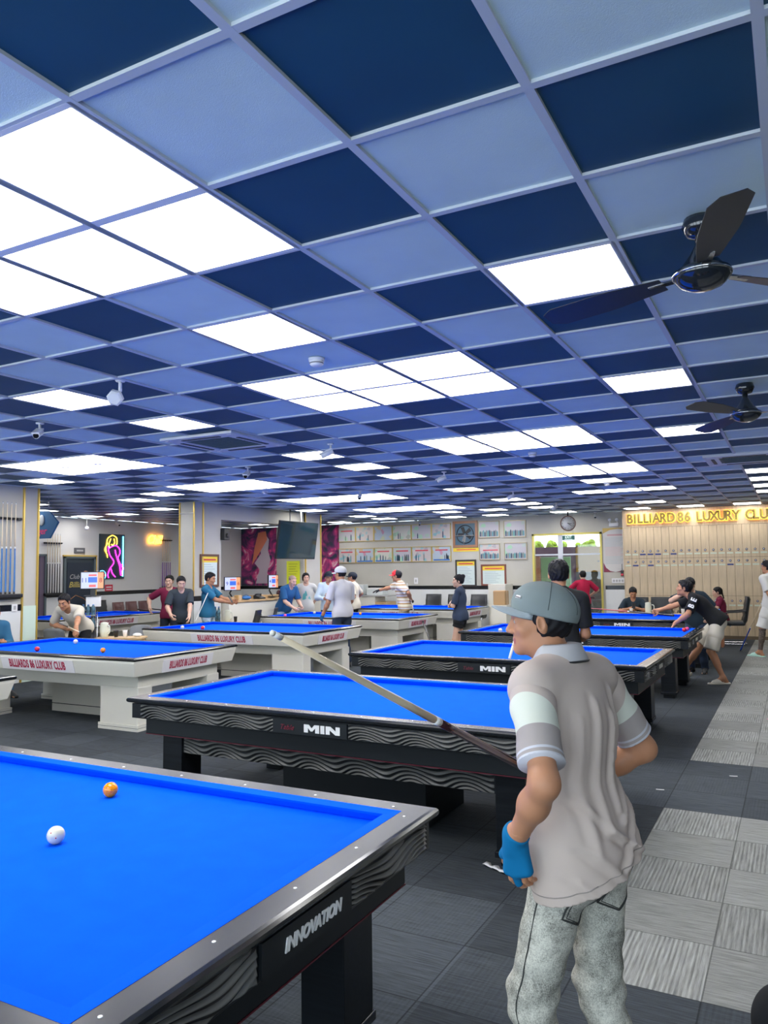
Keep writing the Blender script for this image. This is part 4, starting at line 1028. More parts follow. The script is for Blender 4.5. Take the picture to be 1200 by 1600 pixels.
    # blue bandage glove round the left hand
    S2 = p.hl / .178; hd = p.hand(-1); gl = [dict(q, ra=q['ra'] + .004, rb=q['rb'] + .004) for q in hd[:9:1] if q['t'] == 'c']
    w, e = p.W[-1], p.E[-1]; d = _n(w - e)
    ar = cap(w + _n(e - w) * .05, w, .03 * S, .0262 * S, .02)
    pieces = [hd[0], ar, hd[1], hd[5], hd[9], hd[13], hd[17], hd[6]]; lo, hi = bounds(pieces, .02)
    mk('glove', [mesh_sdf(pieces + [pln(w - d * .030, -d)], lo, hi, .004, lambda X: -.0038 * np.ones(len(X)))], wrap, p.t)
    # cigarette between the lips
    a = h(.004, .086, -.062); b = h(.004, .108, -.125)
    c0 = tag(MB().tube([p.world(a), p.world(a + (b - a) * .3)], .0042, 10, 1).tube([p.world(a + (b - a) * .3), p.world(b)], .0042, 10, 0).build('cigarette', [M_wht, mat('cork_filter', (.75, .65, .5), .7)]), 'white cigarette between the lips of the man in the grey cap', 'cigarette')
    return p
MM = main_man()

# --- others; each is placed on the floor, facing a direction in the room
def tee(p, m, **k): p.body(feet=k.pop('feet', True)); return p.shirt(m, **k)
# man in black, back to the camera
p = PW('man in plain black t-shirt seen from behind, standing right behind the grey cap', (-1.795, 6.50), (-.25, 1), H=1.765, lean=3, head=(3, -4, 0), build=1.0, fine=.75,
       LHw=(-1.93, 6.82, 1.06), RHw=(-1.74, 6.80, 1.06), LE=(-.5, -.9, -.5), RE=(.45, -.9, -.5), skin=SK)
p.body(); p.shirt(blackc, sleeve=.80, hem=-.10, folds=.005); p.hair('short'); p.pants(jeansdk, upto=1.97); p.shoes(M_shoe)
# woman in navy
p = PW('woman with a hair bun, navy t-shirt and dark shorts, arms folded', (-5.28, 12.7), (-1, -.12), H=1.59, fem=True, lean=0, head=(22, -2, 0), skin=SKL, LH=(.03, .19, 1.08), RH=(-.04, .17, 1.04), LE=(-1, -.4, -.5), RE=(1, -.4, -.5), lhd=(.95, .25, .1, 0, -1, 0), rhd=(-.95, .2, .1, 0, -1, 0))
p.body(legg=0); p.shirt(cloth_m('slate_navy', (.035, .05, .085)), sleeve=.85, hem=-.08, folds=.004); p.hair('bun'); p.pants(blackc, upto=.42, name='shorts', legw=.02); p.shoes(M_shoeW)
# man in striped polo, pointing
stripe = bpy.data.materials.new('cloth_striped'); stripe.use_nodes = True; N = stripe.node_tree.nodes; L = stripe.node_tree.links; b = N['Principled BSDF']; b.inputs['Roughness'].default_value = .9
tc = N.new('ShaderNodeTexCoord'); sp = N.new('ShaderNodeSeparateXYZ'); L.new(tc.outputs['Object'], sp.inputs[0]); m1 = N.new('ShaderNodeMath'); m1.operation = 'MULTIPLY_ADD'; m1.inputs[1].default_value = 7.5; m1.inputs[2].default_value = .2; L.new(sp.outputs[2], m1.inputs[0])
m2 = N.new('ShaderNodeMath'); m2.operation = 'FRACT'; L.new(m1.outputs[0], m2.inputs[0]); cr = N.new('ShaderNodeValToRGB'); cr.color_ramp.interpolation = 'CONSTANT'
cr.color_ramp.elements[0].color = (.70, .66, .52, 1); cr.color_ramp.elements[1].position = .38; cr.color_ramp.elements[1].color = (.42, .27, .13, 1); e_ = cr.color_ramp.elements.new(.62); e_.color = (.62, .62, .66, 1); e_ = cr.color_ramp.elements.new(.84); e_.color = (.45, .3, .2, 1)
L.new(m2.outputs[0], cr.inputs[0]); L.new(cr.outputs[0], b.inputs['Base Color'])
p = PW('man in striped polo and red-black cap pointing left with a black glove', (-7.50, 14.95), (-.92, -.25), H=1.70, lean=12, side=-6, head=(0, -6, 0), skin=SK, build=1.12,
       RHw=(-8.28, 14.98, 1.22), LHw=(-7.32, 14.88, 1.05), LE=(-1, -.8, 0), RE=(.3, -.3, -1), rhc=.15, rhd=(-.1, 1, .02, 0, 0, -1), lhc=.8)
p.body(); p.shirt(stripe, sleeve=.9, hem=-.10, folds=.004); p.hair('cap'); p.capt([mat('cap_red', (.7, .02, .03), .7), mat('cap_black', (.015, .015, .02), .7)], mat('cap_red', (.7, .02, .03), .7), split=True); p.pants(cloth_m('khaki', (.35, .3, .22)), upto=1.95); p.shoes(M_shoe)
g = [dict(q, ra=q['ra'] + .003, rb=q['rb'] + .003) for q in p.hand(1)]; lo, hi = bounds(g, .01); mk('glove', [mesh_sdf(g, lo, hi, .006)], M_bk, p.t)
g = [dict(q, ra=q['ra'] + .003, rb=q['rb'] + .003) for q in p.hand(-1)]; lo, hi = bounds(g, .01); mk('glove', [mesh_sdf(g, lo, hi, .006)], cloth_m('grey_glove', (.08, .08, .09)), p.t)
STRIPE = p
# man in white polo and white cap
p = PW('man in white polo and white cap, back turned, between two white tables', (-7.12, 11.72), (-.9, .42), H=1.76, lean=3, head=(18, -8, 0), skin=SK, build=1.05, LHw=(-7.42, 11.55, .93), RHw=(-7.30, 12.0, 1.0), LE=(-.3, -1, 0))
p.body(); p.shirt(cloth_m('white_polo', (.55, .54, .55)), sleeve=.85, hem=-.08, folds=.005); p.hair('cap'); p.capt(cloth_m('white_cap', (.6, .6, .6))); p.pants(jeansdk, upto=1.96); p.shoes(M_shoe)
g = [dict(q, ra=q['ra'] + .003, rb=q['rb'] + .003) for q in p.hand(-1)]; lo, hi = bounds(g, .01); mk('glove', [mesh_sdf(g, lo, hi, .006)], cloth_m('blue_glove', (.03, .12, .3)), p.t)
# man in pale blue shirt and dark cap
p = PW('man in pale blue shirt and dark cap with folded arms', (-9.32, 14.75), (.55, -.85), H=1.67, lean=2, head=(-28, -6, 0), skin=SK, LHw=(-9.12, 14.50, 1.13), RHw=(-9.28, 14.48, 1.08), LE=(-.6, -.5, -.5), RE=(.6, -.5, -.5))
p.body(); p.shirt(cloth_m('pale_blue_shirt', (.52, .62, .68)), longs=True, sleeve=1, hem=-.12); p.hair('cap'); p.capt(cloth_m('dark_cap', (.02, .025, .04))); p.pants(jeansdk, upto=1.96); p.shoes(M_shoe)
# man in cream tee and black cap
p = PW('man in cream t-shirt and black cap standing before the white counter', (-9.15, 15.6), (-1, -.25), H=1.64, lean=2, head=(4, 0, 0), skin=SK, LHw=(-9.25, 15.38, .97), RHw=(-9.35, 15.9, 1.0), LE=(-.3, -1, 0))
p.body(); p.shirt(cloth_m('cream_tee', (.54, .50, .42)), sleeve=.85, hem=-.1); p.hair('cap'); p.capt(cloth_m('dark_cap', (.02, .025, .04))); p.pants(blackc, upto=1.96); p.shoes(M_shoe)
# smiling man in white tee with a teal print
p = PW('smiling man in white t-shirt with a teal leaf print', (-9.93, 14.75), (.45, -.9), H=1.64, lean=0, head=(20, -4, 0), skin=SKL, LH=(-.14, -.16, .95), RH=(.14, -.16, .95), LE=(-1, -.6, 0), RE=(1, -.6, 0))
p.body(); ws = p.shirt(cloth_m('white_tee', (.56, .56, .54)), sleeve=.9, hem=-.12); p.hair('mid'); p.pants(cloth_m('beige_trousers', (.5, .46, .4)), upto=1.96); p.shoes(M_shoe)
def leaf_print(p, sh, pts, m, name='shirt_print'):
    cen = p.P + p.up * .24 * p.S; me_v = []
    # a thin patch that lies on the chest
    A = MB(); dg = None; vs = []
    n = len(pts)
    for (x, z) in pts:
        o = p.P + p.up * (.24 + z) * p.S + p.rx * x; q = np.array(o); 
        pr = p.torso(.014 + .004)
        d = .25; best = o + p.fw * d
        for _ in range(40):
            dd = min(float(dist(k, best[None, :])[0]) for k in pr)
            best = best - p.fw * max(dd, .0005)
            if dd < .001: break
        vs.append(Vector(best + p.fw * .004))
    c = sum(vs, Vector()) / n; vs.append(c); b2 = [v - Vector(p.fw) * .008 for v in vs]
    A.add(vs + b2, [(i, (i + 1) % n, n) for i in range(n)] + [(n + 1 + (i + 1) % n, n + 1 + i, 2 * n + 1) for i in range(n)] + [(i, n + 1 + i, n + 1 + (i + 1) % n, (i + 1) % n) for i in range(n)])
    A.build(name, m, sh)
teal = mat('teal_print', (.12, .42, .42), .8)
leaf_print(p, ws, [(-.01, .13), (.06, .03), (.075, -.08), (.03, -.16), (-.04, -.13), (-.05, -.02), (-.03, .07)], teal)
leaf_print(p, ws, [(-.085, -.00), (-.06, -.06), (-.075, -.13), (-.11, -.10), (-.11, -.04)], teal)
# balding man in blue tee leaning at the table end
p = PW('balding man in blue t-shirt leaning over the white table end', (-9.99, 13.95), (.93, -.2), H=1.66, lean=24, head=(-5, -22, 0), skin=SKL, build=1.12, LHw=(-9.56, 14.02, .92), RHw=(-9.60, 13.78, .90), LE=(-.5, -.8, 0), RE=(.6, -.8, 0), lhc=.5, rhc=.7)
p.body(); p.shirt(cloth_m('royal_navy', (.02, .09, .22)), sleeve=.85, hem=-.08, folds=.005); p.hair('bald', mat('shaved_hair', (.28, .2, .16), .8)); p.pants(cloth_m('pale_jeans', (.35, .45, .55)), upto=1.96); p.shoes(M_shoeW)
# man in teal polo with phone
p = PW('man in teal polo looking at his phone beside the reception counter', (-10.02, 11.5), (.93, .33), H=1.68, lean=2, head=(-4, -14, 0), skin=SK, build=1.03, LHw=(-9.62, 11.78, 1.13), RHw=(-9.64, 11.66, 1.12), LE=(-.3, -.8, -1), RE=(.3, -.8, -1), lhc=.7, rhc=.6)
p.body(); p.shirt(cloth_m('teal_polo', (.02, .13, .24)), sleeve=.8, hem=-.08); p.hair('short'); p.pants(cloth_m('pale_jeans', (.35, .45, .55)), upto=1.96); p.shoes(M_shoe)
TEALHAND = p.world(p.W[1] + np.array([.0, .07, .02]))
# man in charcoal tee leaning on the table
p = PW('young man in charcoal t-shirt resting a hand on the white table', (-10.05, 10.80), (.62, -.62), H=1.64, lean=13, head=(8, -22, 0), skin=SKL, LHw=(-9.66, 10.60, .87), RHw=(-9.92, 10.42, .93), LE=(-.4, -.8, 0), RE=(.6, -.8, 0), lhc=.3)
p.body(); p.shirt(cloth_m('charcoal_tee', (.035, .045, .055)), sleeve=.85, hem=-.10); p.hair('short'); p.pants(navy, upto=1.96); p.shoes(M_shoe)
# man in maroon polo
p = PW('young man in maroon polo, hand on hip', (-10.78, 11.28), (.55, -.75), H=1.64, lean=4, head=(-8, -6, 0), skin=SKL, RHw=(-11.0, 10.98, 1.02), LHw=(-10.6, 11.4, 1.0), RE=(1, -.7, 0), LE=(-1, -.6, 0), rhc=.3)
p.body(); p.shirt(cloth_m('maroon_polo', (.16, .012, .045)), sleeve=.85, hem=-.08); p.hair('short'); p.pants(navy, upto=1.96); p.shoes(M_shoe)
# man aiming a shot
p = PW('man in cream t-shirt bending to aim his cue at the white ball', (-9.98, 8.48), (.34, -.94), H=1.68, hip=.84, pel=(0, -.05), lean=52, neckf=-.25, head=(2, -24, 0), skin=SK, sh=.0,
       LHw=(-9.34, 7.86, .885), RHw=(-9.97, 8.16, .88), LE=(.2, 0, -1), RE=(.8, -.2, .9), LF=(-.16, .22, 0), RF=(.20, -.14, 0), lhc=.25, rhc=.9, lhd=(-.25, .9, -.12, 0, -.2, -1))
p.body(); p.shirt(cloth_m('cream_tee', (.54, .50, .42)), sleeve=.85, hem=-.06, folds=.005); p.hair('short'); p.pants(blackc, upto=1.96); p.shoes(M_shoe)
AIM = p
# man in red near the glass door
p = PW('man in red shirt seen from behind at the glass door', (-4.72, 19.35), (-.35, 1), H=1.60, lean=3, head=(10, -4, 0), skin=SKL, LE=(-1, -.3, 0), LH=(-.20, .22, 1.0), RH=(.2, .2, 1.0), RE=(1, -.3, 0))
p.body(); p.shirt(cloth_m('red_shirt', (.38, .012, .05)), sleeve=.95, hem=-.1); p.hair('short'); p.pants(blackc, upto=1.96); p.shoes(M_shoe)
# seated man with phone
p = PW('seated man in dark t-shirt looking down at a phone', (-3.22, 17.65), (.2, -1), H=1.66, hip=.47, lean=10, head=(4, -34, 0), skin=SK, LH=(-.06, .30, .80), RH=(.06, .30, .80), LE=(-1, -.3, -.3), RE=(1, -.3, -.3), LF=(-.13, .48, 0), RF=(.13, .48, 0), LK=(0, .3, 1), RK=(0, .3, 1), lhc=.6, rhc=.6)
p.body(); p.shirt(cloth_m('slate_tee', (.02, .035, .05)), sleeve=.85, hem=-.06); p.hair('short'); p.pants(jeansdk, upto=1.95); p.shoes(M_shoe)
SEAT = p
# man in black with BE letters reaching over the table
p = PW('man in black lettered t-shirt and white shorts reaching over a black table', (-1.06, 12.42), (-1, -.12), H=1.70, hip=.86, lean=44, neckf=-.28, head=(-2, 6, 0), skin=SK, fine=.8, build=1.0, side=0,
       RHw=(-2.06, 12.52, .97), LHw=(-1.62, 12.12, .86), LE=(-.6, -.6, .3), RE=(.3, -.2, -1), LF=(-.22, -.03, 0), RF=(.04, .55, 0), RK=(0, 1, .1), LK=(0, 1, 0), lhc=.1, rhc=.75, lhd=(-.15, .9, -.12, 0, 0, -1))
p.FD[-1] = (-.5, 1, 0); p.A[-1] = p.A[-1]
p.body(legg=0); bes = p.shirt(blackc, sleeve=.8, hem=-.06, folds=.004); p.hair('short'); p.pants(cloth_m('cream_shorts', (.58, .54, .46)), upto=.95, name='shorts', legw=.03, g=.018); p.shoes(mat('beige_slide', (.6, .56, .48), .6), 'slide')
BE = p
def on_sleeve(p, q, t, txt, size, parent, off):
    a, e = p.Sh[q], p.E[q]; d = _n(e - a); o = _n(q * p.rx - d * (d @ (q * p.rx)))
    # letters stand upright across the sleeve, facing outward
    c = a + (e - a) * t + o * off; z = o; x = d; y = np.cross(z, x); M = Matrix(((x[0], y[0], z[0], c[0]), (x[1], y[1], z[1], c[1]), (x[2], y[2], z[2], c[2]), (0, 0, 0, 1)))
    tx = text(txt, size, M_wht, parent, (0, 0, 0), (0, 0, 0), bold=.003, ext=.004); tx.matrix_basis = M @ Matrix.Rotation(pi, 4, 'Z'); return tx
on_sleeve(p, -1, .62, 'B', .11, bes, .070); on_sleeve(p, -1, .22, 'E', .11, bes, .072)
# person behind him, bending forward
p = PW('dark-haired person half hidden behind the man in the lettered t-shirt', (-1.46, 13.35), (-.2, -1), H=1.62, hip=.80, lean=22, head=(0, -16, 0), skin=SKL, RHw=(-1.58, 13.00, 1.28), LHw=(-1.23, 13.05, .9), RE=(1, 0, -.6), rhc=.8)
p.body(); p.shirt(cloth_m('slate_tee', (.02, .035, .05)), sleeve=.85, hem=-.1); p.hair('short'); p.pants(jeansdk, upto=1.96); p.shoes(M_shoe)
# seated woman in maroon
p = PW('seated woman with ponytail in maroon top holding a drink', (-1.48, 18.50), (-1, -.15), H=1.58, fem=True, hip=.48, lean=6, head=(5, -6, 0), skin=SKL, LH=(-.10, .30, .82), RH=(.08, .32, .80), LE=(-.6, -.6, -.5), RE=(.6, -.6, -.5), LF=(-.10, .45, 0), RF=(.10, .42, 0), LK=(0, .3, 1), RK=(0, .3, 1), lhc=.6, rhc=.6)
p.body(legg=0); p.shirt(cloth_m('maroon_top', (.17, .015, .045)), sleeve=.6, hem=-.06); p.hair('tail'); p.pants(cloth_m('olive_shorts', (.13, .12, .1)), upto=.55, name='shorts', legw=.015); p.shoes(M_shoeW)
WOMAN = p
# man in white with cue at the right edge
p = PW('man in white t-shirt and shorts at the right edge holding a cue behind his back', (-.44, 16.15), (-.75, .6), H=1.78, lean=2, head=(10, 0, 0), skin=SK, LH=(-.16, -.20, .93), RH=(.10, -.20, .98), LE=(-1, -.5, 0), RE=(1, -.5, 0), LF=(-.22, .12, 0), RF=(.16, -.1, 0), lhc=.8, rhc=.8, fine=.9)
tat = mat('tattooed_skin', (.10, .075, .06), .6, noise=(40, .6))
p.body(legg=0, mats=[tat], extra=[(lambda C, p=p: (dist(cap(p.K[-1] * 1.0, p.A[-1], .075, .065), C) < 0) & (C[:, 2] > .13) & (C[:, 2] < .52), 5)])
p.shirt(cloth_m('white_tee', (.56, .56, .54)), sleeve=.85, hem=-.10); p.hair('short'); p.pants(cloth_m('white_shorts', (.58, .58, .56)), upto=.95, name='shorts', legw=.03, g=.018); p.shoes(mat('mint_slide', (.42, .68, .6), .6), 'slide')
WH_R = p
# seated person whose knee enters at the bottom right
p = PW('seated person in black trousers, only the knee in view at bottom right', (.34, 2.22), (-1, .02), H=1.70, hip=.46, lean=-6, skin=SK, LF=(-.14, .52, 0), RF=(.16, .46, 0), LK=(-.1, .4, 1), RK=(.1, .4, 1), LH=(-.14, .3, .62), RH=(.16, .3, .62), fine=.8)
p.body(); p.shirt(cloth_m('slate_tee', (.02, .035, .05)), sleeve=.85, hem=-.06); p.hair('short'); p.pants(blackc, upto=1.95, g=.02); p.shoes(M_shoe)
# seated person at the left edge
p = PW('seated person in blue denim at the left frame edge', (-10.25, 7.12), (.95, -.3), H=1.70, hip=.50, lean=14, skin=SK, LF=(-.14, .45, 0), RF=(.14, .45, 0), LK=(0, .3, 1), RK=(0, .3, 1), LH=(-.1, .35, .75), RH=(.1, .35, .75))
p.body(); p.shirt(cloth_m('denim_blue', (.03, .12, .22)), longs=True, sleeve=1, hem=-.06); p.hair('short'); p.pants(cloth_m('denim_blue', (.03, .12, .22)), upto=1.95); p.shoes(M_shoe)

# cues held by people
cue('billiard cue with black and red butt held by the man in the grey cap', (-.765, 2.49, 1.032), (-.91, 1.23, 1.59), (.03, .008, .012), L=1.385, tipm=mat('cue_tip_pale', (.6, .58, .5), .7))
cue('billiard cue aimed at the white ball by the man bending over the left table', (-10.28, 8.33, .93), (-9.24, 7.78, .885), (.02, .02, .03), L=1.42, grp='cues in play')
cue('billiard cue held level over the table by the man in black', (-1.70, 12.55, .95), (-3.05, 12.85, 1.03), (.02, .02, .03), shaft=(.45, .1, .12), grp='cues in play')
cue('billiard cue with blue butt resting on the floor behind the man in white', (-1.06, 16.95, .016), (-.62, 16.05, .98), (.01, .05, .35), grp='cues in play')
cue('billiard cue slanting down from the striped polo man to the table', (-7.00, 14.72, .06), (-7.30, 14.83, 1.05), (.02, .02, .02), grp='cues in play', shaft=(.5, .5, .5))
cue('billiard cue rising between the charcoal and the teal polo men', (-9.965, 10.60, .02), (-9.63, 11.0, 1.22), (.4, .38, .34), grp='cues in play', shaft=(.7, .7, .66))
# ------------------------------------------------------------------ balls on the tables
ball(OR, (-2.61, 2.39, .762), 'orange ball on the nearest table', 'orange'); ball(WH, (-2.34, 1.90, .762), 'white ball on the nearest table', 'white')
ball(RD, (-8.23, 6.36, .762), 'red ball on the left white table', 'red'); ball(OR, (-7.32, 6.56, .762), 'orange ball on the left white table', 'orange'); ball(WH, (-8.60, 7.24, .762), 'white ball the man in cream is aiming at', 'white')
ball(WH, (-9.04, 9.76, .762), 'white ball on the middle white table', 'white'); ball(OR, (-8.65, 9.82, .762), 'orange ball touching the red one, middle white table', 'orange'); ball(RD, (-8.61, 9.765, .762), 'red ball touching the orange one, middle white table', 'red')
ball(PK, (-9.30, 13.04, .762), 'pink ball at the hands of the balding man', 'pink'); ball(WH, (-9.28, 14.1, .762), 'white ball below the smiling man with the teal print', 'white'); ball(OR, (-8.09, 14.03, .762), 'yellow ball right of the white polo man', 'orange')
ball(WH, (-3.90, 10.89, .762), 'white ball beside the nose of the man in the grey cap', 'white'); ball(PK, (-1.44, 11.97, .762), 'pink ball in the table corner under the reaching man', 'pink'); ball(RD, (-1.46, 11.82, .762), 'dark red ball in the table corner under the reaching man', 'red')

# ------------------------------------------------------------------ ceiling fans
M_fan = mat('fan_gloss_black', (.012, .016, .022), .1, spec=.8); M_blade = mat('fan_blade', (.02, .022, .026), .35); M_fch = mat('fan_chrome_rim', (.5, .5, .52), .1, metal=1)
def fan():
    t = thing('ceiling_fan', '', 'ceiling fan')
    MB().lathe([(.02, 0), (.06, .0), (.07, -.03), (.05, -.07), (.015, -.08)][::-1], 20, c=(0, 0, 0)).build('canopy', M_fan, t)
    MB().tube([(0, 0, -.05), (0, 0, -.20)], .013, 12).build('down_rod', M_fan, t)
    MB().lathe([(.02, -.08), (.022, -.11), (.045, -.15), (.085, -.205), (.105, -.22)][::-1], 28).build('motor_shroud', M_fan, t)
    MB().lathe([(.002, -.295), (.04, -.292), (.08, -.275), (.105, -.25), (.112, -.232), (.108, -.218)], 32).build('motor_cover', M_fan, t)
    MB().lathe([(.1125, -.238), (.1145, -.232), (.1125, -.226), (.108, -.232)], 32).build('rim', M_fch, t)
    for k in range(3):
        A = MB(); vs = []; n = 10; 
        for lay in (0, 1):
            for i in range(n + 1):
                u = i / n; x = .16 + .56 * u; w = (.042 + .030 * min(1, u * 2.2)) * (1 if u < .93 else .55 + .45 * (1 - u) / .07)
                for s in (-1, 1): vs.append((x, s * w, -.228 + s * w * .22 - .012 * u - (.003 if lay else 0)))
        m = 2 * (n + 1)
        fs = [(2 * i, 2 * i + 1, 2 * i + 3, 2 * i + 2) for i in range(n)] + [(m + 2 * i, m + 2 * i + 2, m + 2 * i + 3, m + 2 * i + 1) for i in range(n)]
        fs += [(2 * i, 2 * i + 2, m + 2 * i + 2, m + 2 * i) for i in range(n)] + [(2 * i + 1, m + 2 * i + 1, m + 2 * i + 3, 2 * i + 3) for i in range(n)] + [(0, m, m + 1, 1), (2 * n, 2 * n + 1, m + 2 * n + 1, m + 2 * n)]
        A.add(vs, fs, 0); b = A.build('blade', M_blade, t, rot=(0, 0, k * 2 * pi / 3))
        MB().box((.09, -.018, -.232), (.22, .018, -.224)).build('blade_arm', M_fch, b)
    return t
f0 = fan(); tag(f0, 'large black three-blade ceiling fan at the upper right', 'ceiling fan', 'black ceiling fans'); f0.location = (-.28, 3.25, ZC); f0.rotation_euler = (0, 0, R_(43))
f1 = copy_tree(f0); f1['label'] = 'small distant black ceiling fan at the right edge above the air conditioner'; f1.location = (-.29, 6.48, ZC); f1.rotation_euler = (0, 0, R_(3))

# ------------------------------------------------------------------ things on the ceiling
M_acw = mat('air_conditioner_white', (.68, .69, .70), .45); M_acd = mat('air_conditioner_grille', (.05, .09, .11), .5)
def aircon(loc, label):
    t = thing('ceiling_air_conditioner', label, 'air conditioner', loc, 0, 'cassette air conditioners'); h = .475
    A = MB(); a, b = h, .30
    for lo, hi in (((-a, -a), (a, -b)), ((-a, b), (a, a)), ((-a, -b), (-b, b)), ((b, -b), (a, b))): A.box((*lo, -.03), (*hi, 0))
    A.build('casing', M_acw, t, bevel=.006)
    A = MB().box((-b, -b, -.022), (b, b, -.005)); 
    for i in range(11): y = -.27 + .054 * i; A.box((-.27, y - .004, -.028), (.27, y + .004, -.02))
    A.build('intake_grille', M_acd, t)
    for k in range(4):
        A = MB().box((-.25, .355, -.036), (.25, .395, -.028)); A.build('louvre', mat('louvre_dark', (.03, .035, .04), .5), t, rot=(0, 0, k * pi / 2))
    for sx in (-1, 1):
        for sy in (-1, 1): MB().box((sx * .41 - .025, sy * .41 - .025, -.034), (sx * .41 + .025, sy * .41 + .025, -.028)).build('corner_cap', M_wht, t)
aircon((-5.33, 6.38, ZC), 'white cassette air conditioner in the ceiling at the left centre'); aircon((-.52, 10.95, ZC), 'white cassette air conditioner in the ceiling at the right edge')
def smoke(loc, label):
    t = thing('smoke_detector', label, 'smoke detector', loc, 0, 'smoke detectors')
    MB().lathe([(.052, -.018), (.055, -.002), (.055, 0)], 24).build('base', M_wht, t)
    MB().lathe([(.018, -.052), (.030, -.050), (.044, -.040), (.046, -.022), (.050, -.018)], 24).build('sensor_dome', mat('detector_white', (.75, .75, .75), .4), t)
    MB().lathe([(.0455, -.036), (.0475, -.032), (.0455, -.028)], 24).build('vent_ring', mat('detector_slot', (.2, .2, .2), .5), t)
smoke((-2.73, 4.19, ZC), 'round white smoke detector nearest the camera, above the centre'); smoke((-2.77, 9.03, ZC), 'second smoke detector, right of the second block of lights'); smoke((-2.72, 13.0, ZC), 'third smoke detector, near the gold sign lights'); smoke((-8.16, 10.85, ZC), 'round disc detector on the ceiling above the counter header')
def cctv(loc, rz, label, pitch=-25, s=1.):
    t = thing('security_camera', label, 'security camera', loc, rz, 'ceiling security cameras'); t.scale = (s,) * 3
    MB().lathe([(.035, -.012), (.038, 0)], 16).build('mount_plate', M_wht, t); MB().tube([(0, 0, -.01), (0, 0, -.07), (0, .02, -.09)], .012, 10).build('arm', M_wht, t)
    M = Matrix.Translation((0, .02, -.10)) @ Matrix.Rotation(R_(pitch), 4, 'X')
    b = MB().tube([M @ Vector((0, -.05, 0)), M @ Vector((0, .09, 0))], .03, 16).box((-.033, -.05, .020), (.033, .105, .034), 0, M).build('camera_body', M_wht, t)
    MB().tube([M @ Vector((0, .088, 0)), M @ Vector((0, .094, 0))], .026, 16).build('lens_window', mat('lens_black', (.01, .01, .012), .1), b)
for l, rz, lb in (((-6.11, 4.70, ZC), 215, 'small white security camera on the ceiling at the far left'), ((-6.43, 8.17, ZC), 200, 'security camera between the left light blocks'),
                  ((-4.48, 7.15, ZC), 120, 'security camera just right of the left air conditioner'), ((-6.78, 11.8, ZC), 200, 'security camera over the long light block'),
                  ((-4.41, 10.1, ZC), 110, 'security camera left of the second smoke detector'), ((-4.49, 13.4, ZC), 110, 'security camera left of the wall clock, nearer'), ((-4.53, 16.4, ZC), 110, 'security camera beside the wall clock rod'),
                  ((-9.45, 19.85, ZC), 200, 'security camera above the award pictures'), ((-4.48, 19.85, ZC), 190, 'dark security camera right of the clock')):
    cctv(l, R_(rz), lb)
t = thing('security_camera', 'white hexagonal housing hanging from the ceiling beside a left light panel', 'security camera', (-4.27, 3.95, ZC), R_(-150))
MB().lathe([(.030, -.010), (.038, 0)], 16).build('mount_plate', M_wht, t); MB().tube([(0, 0, -.01), (0, 0, -.08)], .013, 10).build('arm', M_wht, t)
M = Matrix.Translation((.035, .0, -.125)) @ Matrix.Rotation(R_(60), 4, 'X') @ Matrix.Rotation(R_(15), 4, 'Z')
MB().lathe([(.045, -.03), (.060, -.018), (.060, .018), (.045, .03)], 6, M=M, smooth=False).build('housing', M_wht, t)

# ------------------------------------------------------------------ left wall cue rack and trims
def cue_rack(name_lb, loc, rz, n, zs, gap, butts, ztop, zb, grp, w=None, shaftm=(.72, .64, .5)):
    """rack against a wall; local +y points out of the wall, cues spaced along x"""
    w = w or (n + .6) * gap
    t = thing('cue_rack', name_lb, 'cue rack', loc, rz)
    MB().box((-w / 2, 0, zb - .06), (w / 2, .10, zb)).box((-w / 2 + .02, 0, zb - .085), (w / 2 - .02, .08, zb - .06)).build('base_shelf', M_bk, t, bevel=.01)
    A = MB().box((-w / 2, 0, ztop - .02), (w / 2, .045, ztop + .02)); 
    for k in range(n + 1): x = (k - n / 2) * gap; A.tube([(x, .04, ztop), (x, .10, ztop)], .014, 8)
    A.build('cue_clip_bar', M_bk, t, bevel=.008)
    for k in range(n):
        x = (k - (n - 1) / 2) * gap; q = Matrix.Rotation(rz, 4, 'Z'); a = Vector(loc) + q @ Vector((x, .065, zb + .012)); b = Vector(loc) + q @ Vector((x, .065, zb + 1.2)); c_ = butts[k % len(butts)]
        cue('%s cue standing in the %s, %s from its left end' % ({0: 'blue-butt', 1: 'black-butt', 2: 'purple-butt'}[grp[1]], grp[0], ('first', 'second', 'third', 'fourth', 'fifth', 'sixth')[k]), a, b, c_, grp='cues in the ' + grp[0], shaft=shaftm)
# rotated so that local +y is world +x
cue_rack('black wall rack holding cues with blue butts on the left wall', (XL, 7.82, 0), -pi / 2, 4, 0, .075, [(.01, .14, .42)], 2.58, 1.40, ('left wall rack', 0), w=.50)
cue_rack('black rack of dark cues beside the side room door', (X0 + .012, 12.72, 0), -pi / 2, 6, 0, .072, [(.02, .02, .022), (.03, .03, .03)], 2.45, 1.24, ('side room rack', 1), w=.5)
cue_rack('small rack of purple cues right of the glowing orange word', (X0 + .012, 16.52, 0), -pi / 2, 5, 0, .075, [(.22, .05, .38), (.35, .15, .4)], 2.62, 1.28, ('rack near the orange word', 2), w=.42)
for y, lb in ((7.80, 'silver switch plate on the left wall band'),):
    t = thing('switch_plate', lb, 'switch', (XL + .015, 7.98, 1.18)); MB().box((0, -.05, -.06), (.012, .05, .06)).build('plate', M_wht, t, bevel=.003); MB().box((.012, -.02, -.03), (.016, .02, .03)).build('switch_rocker', mat('grey_plastic', (.4, .4, .4), .5), t)

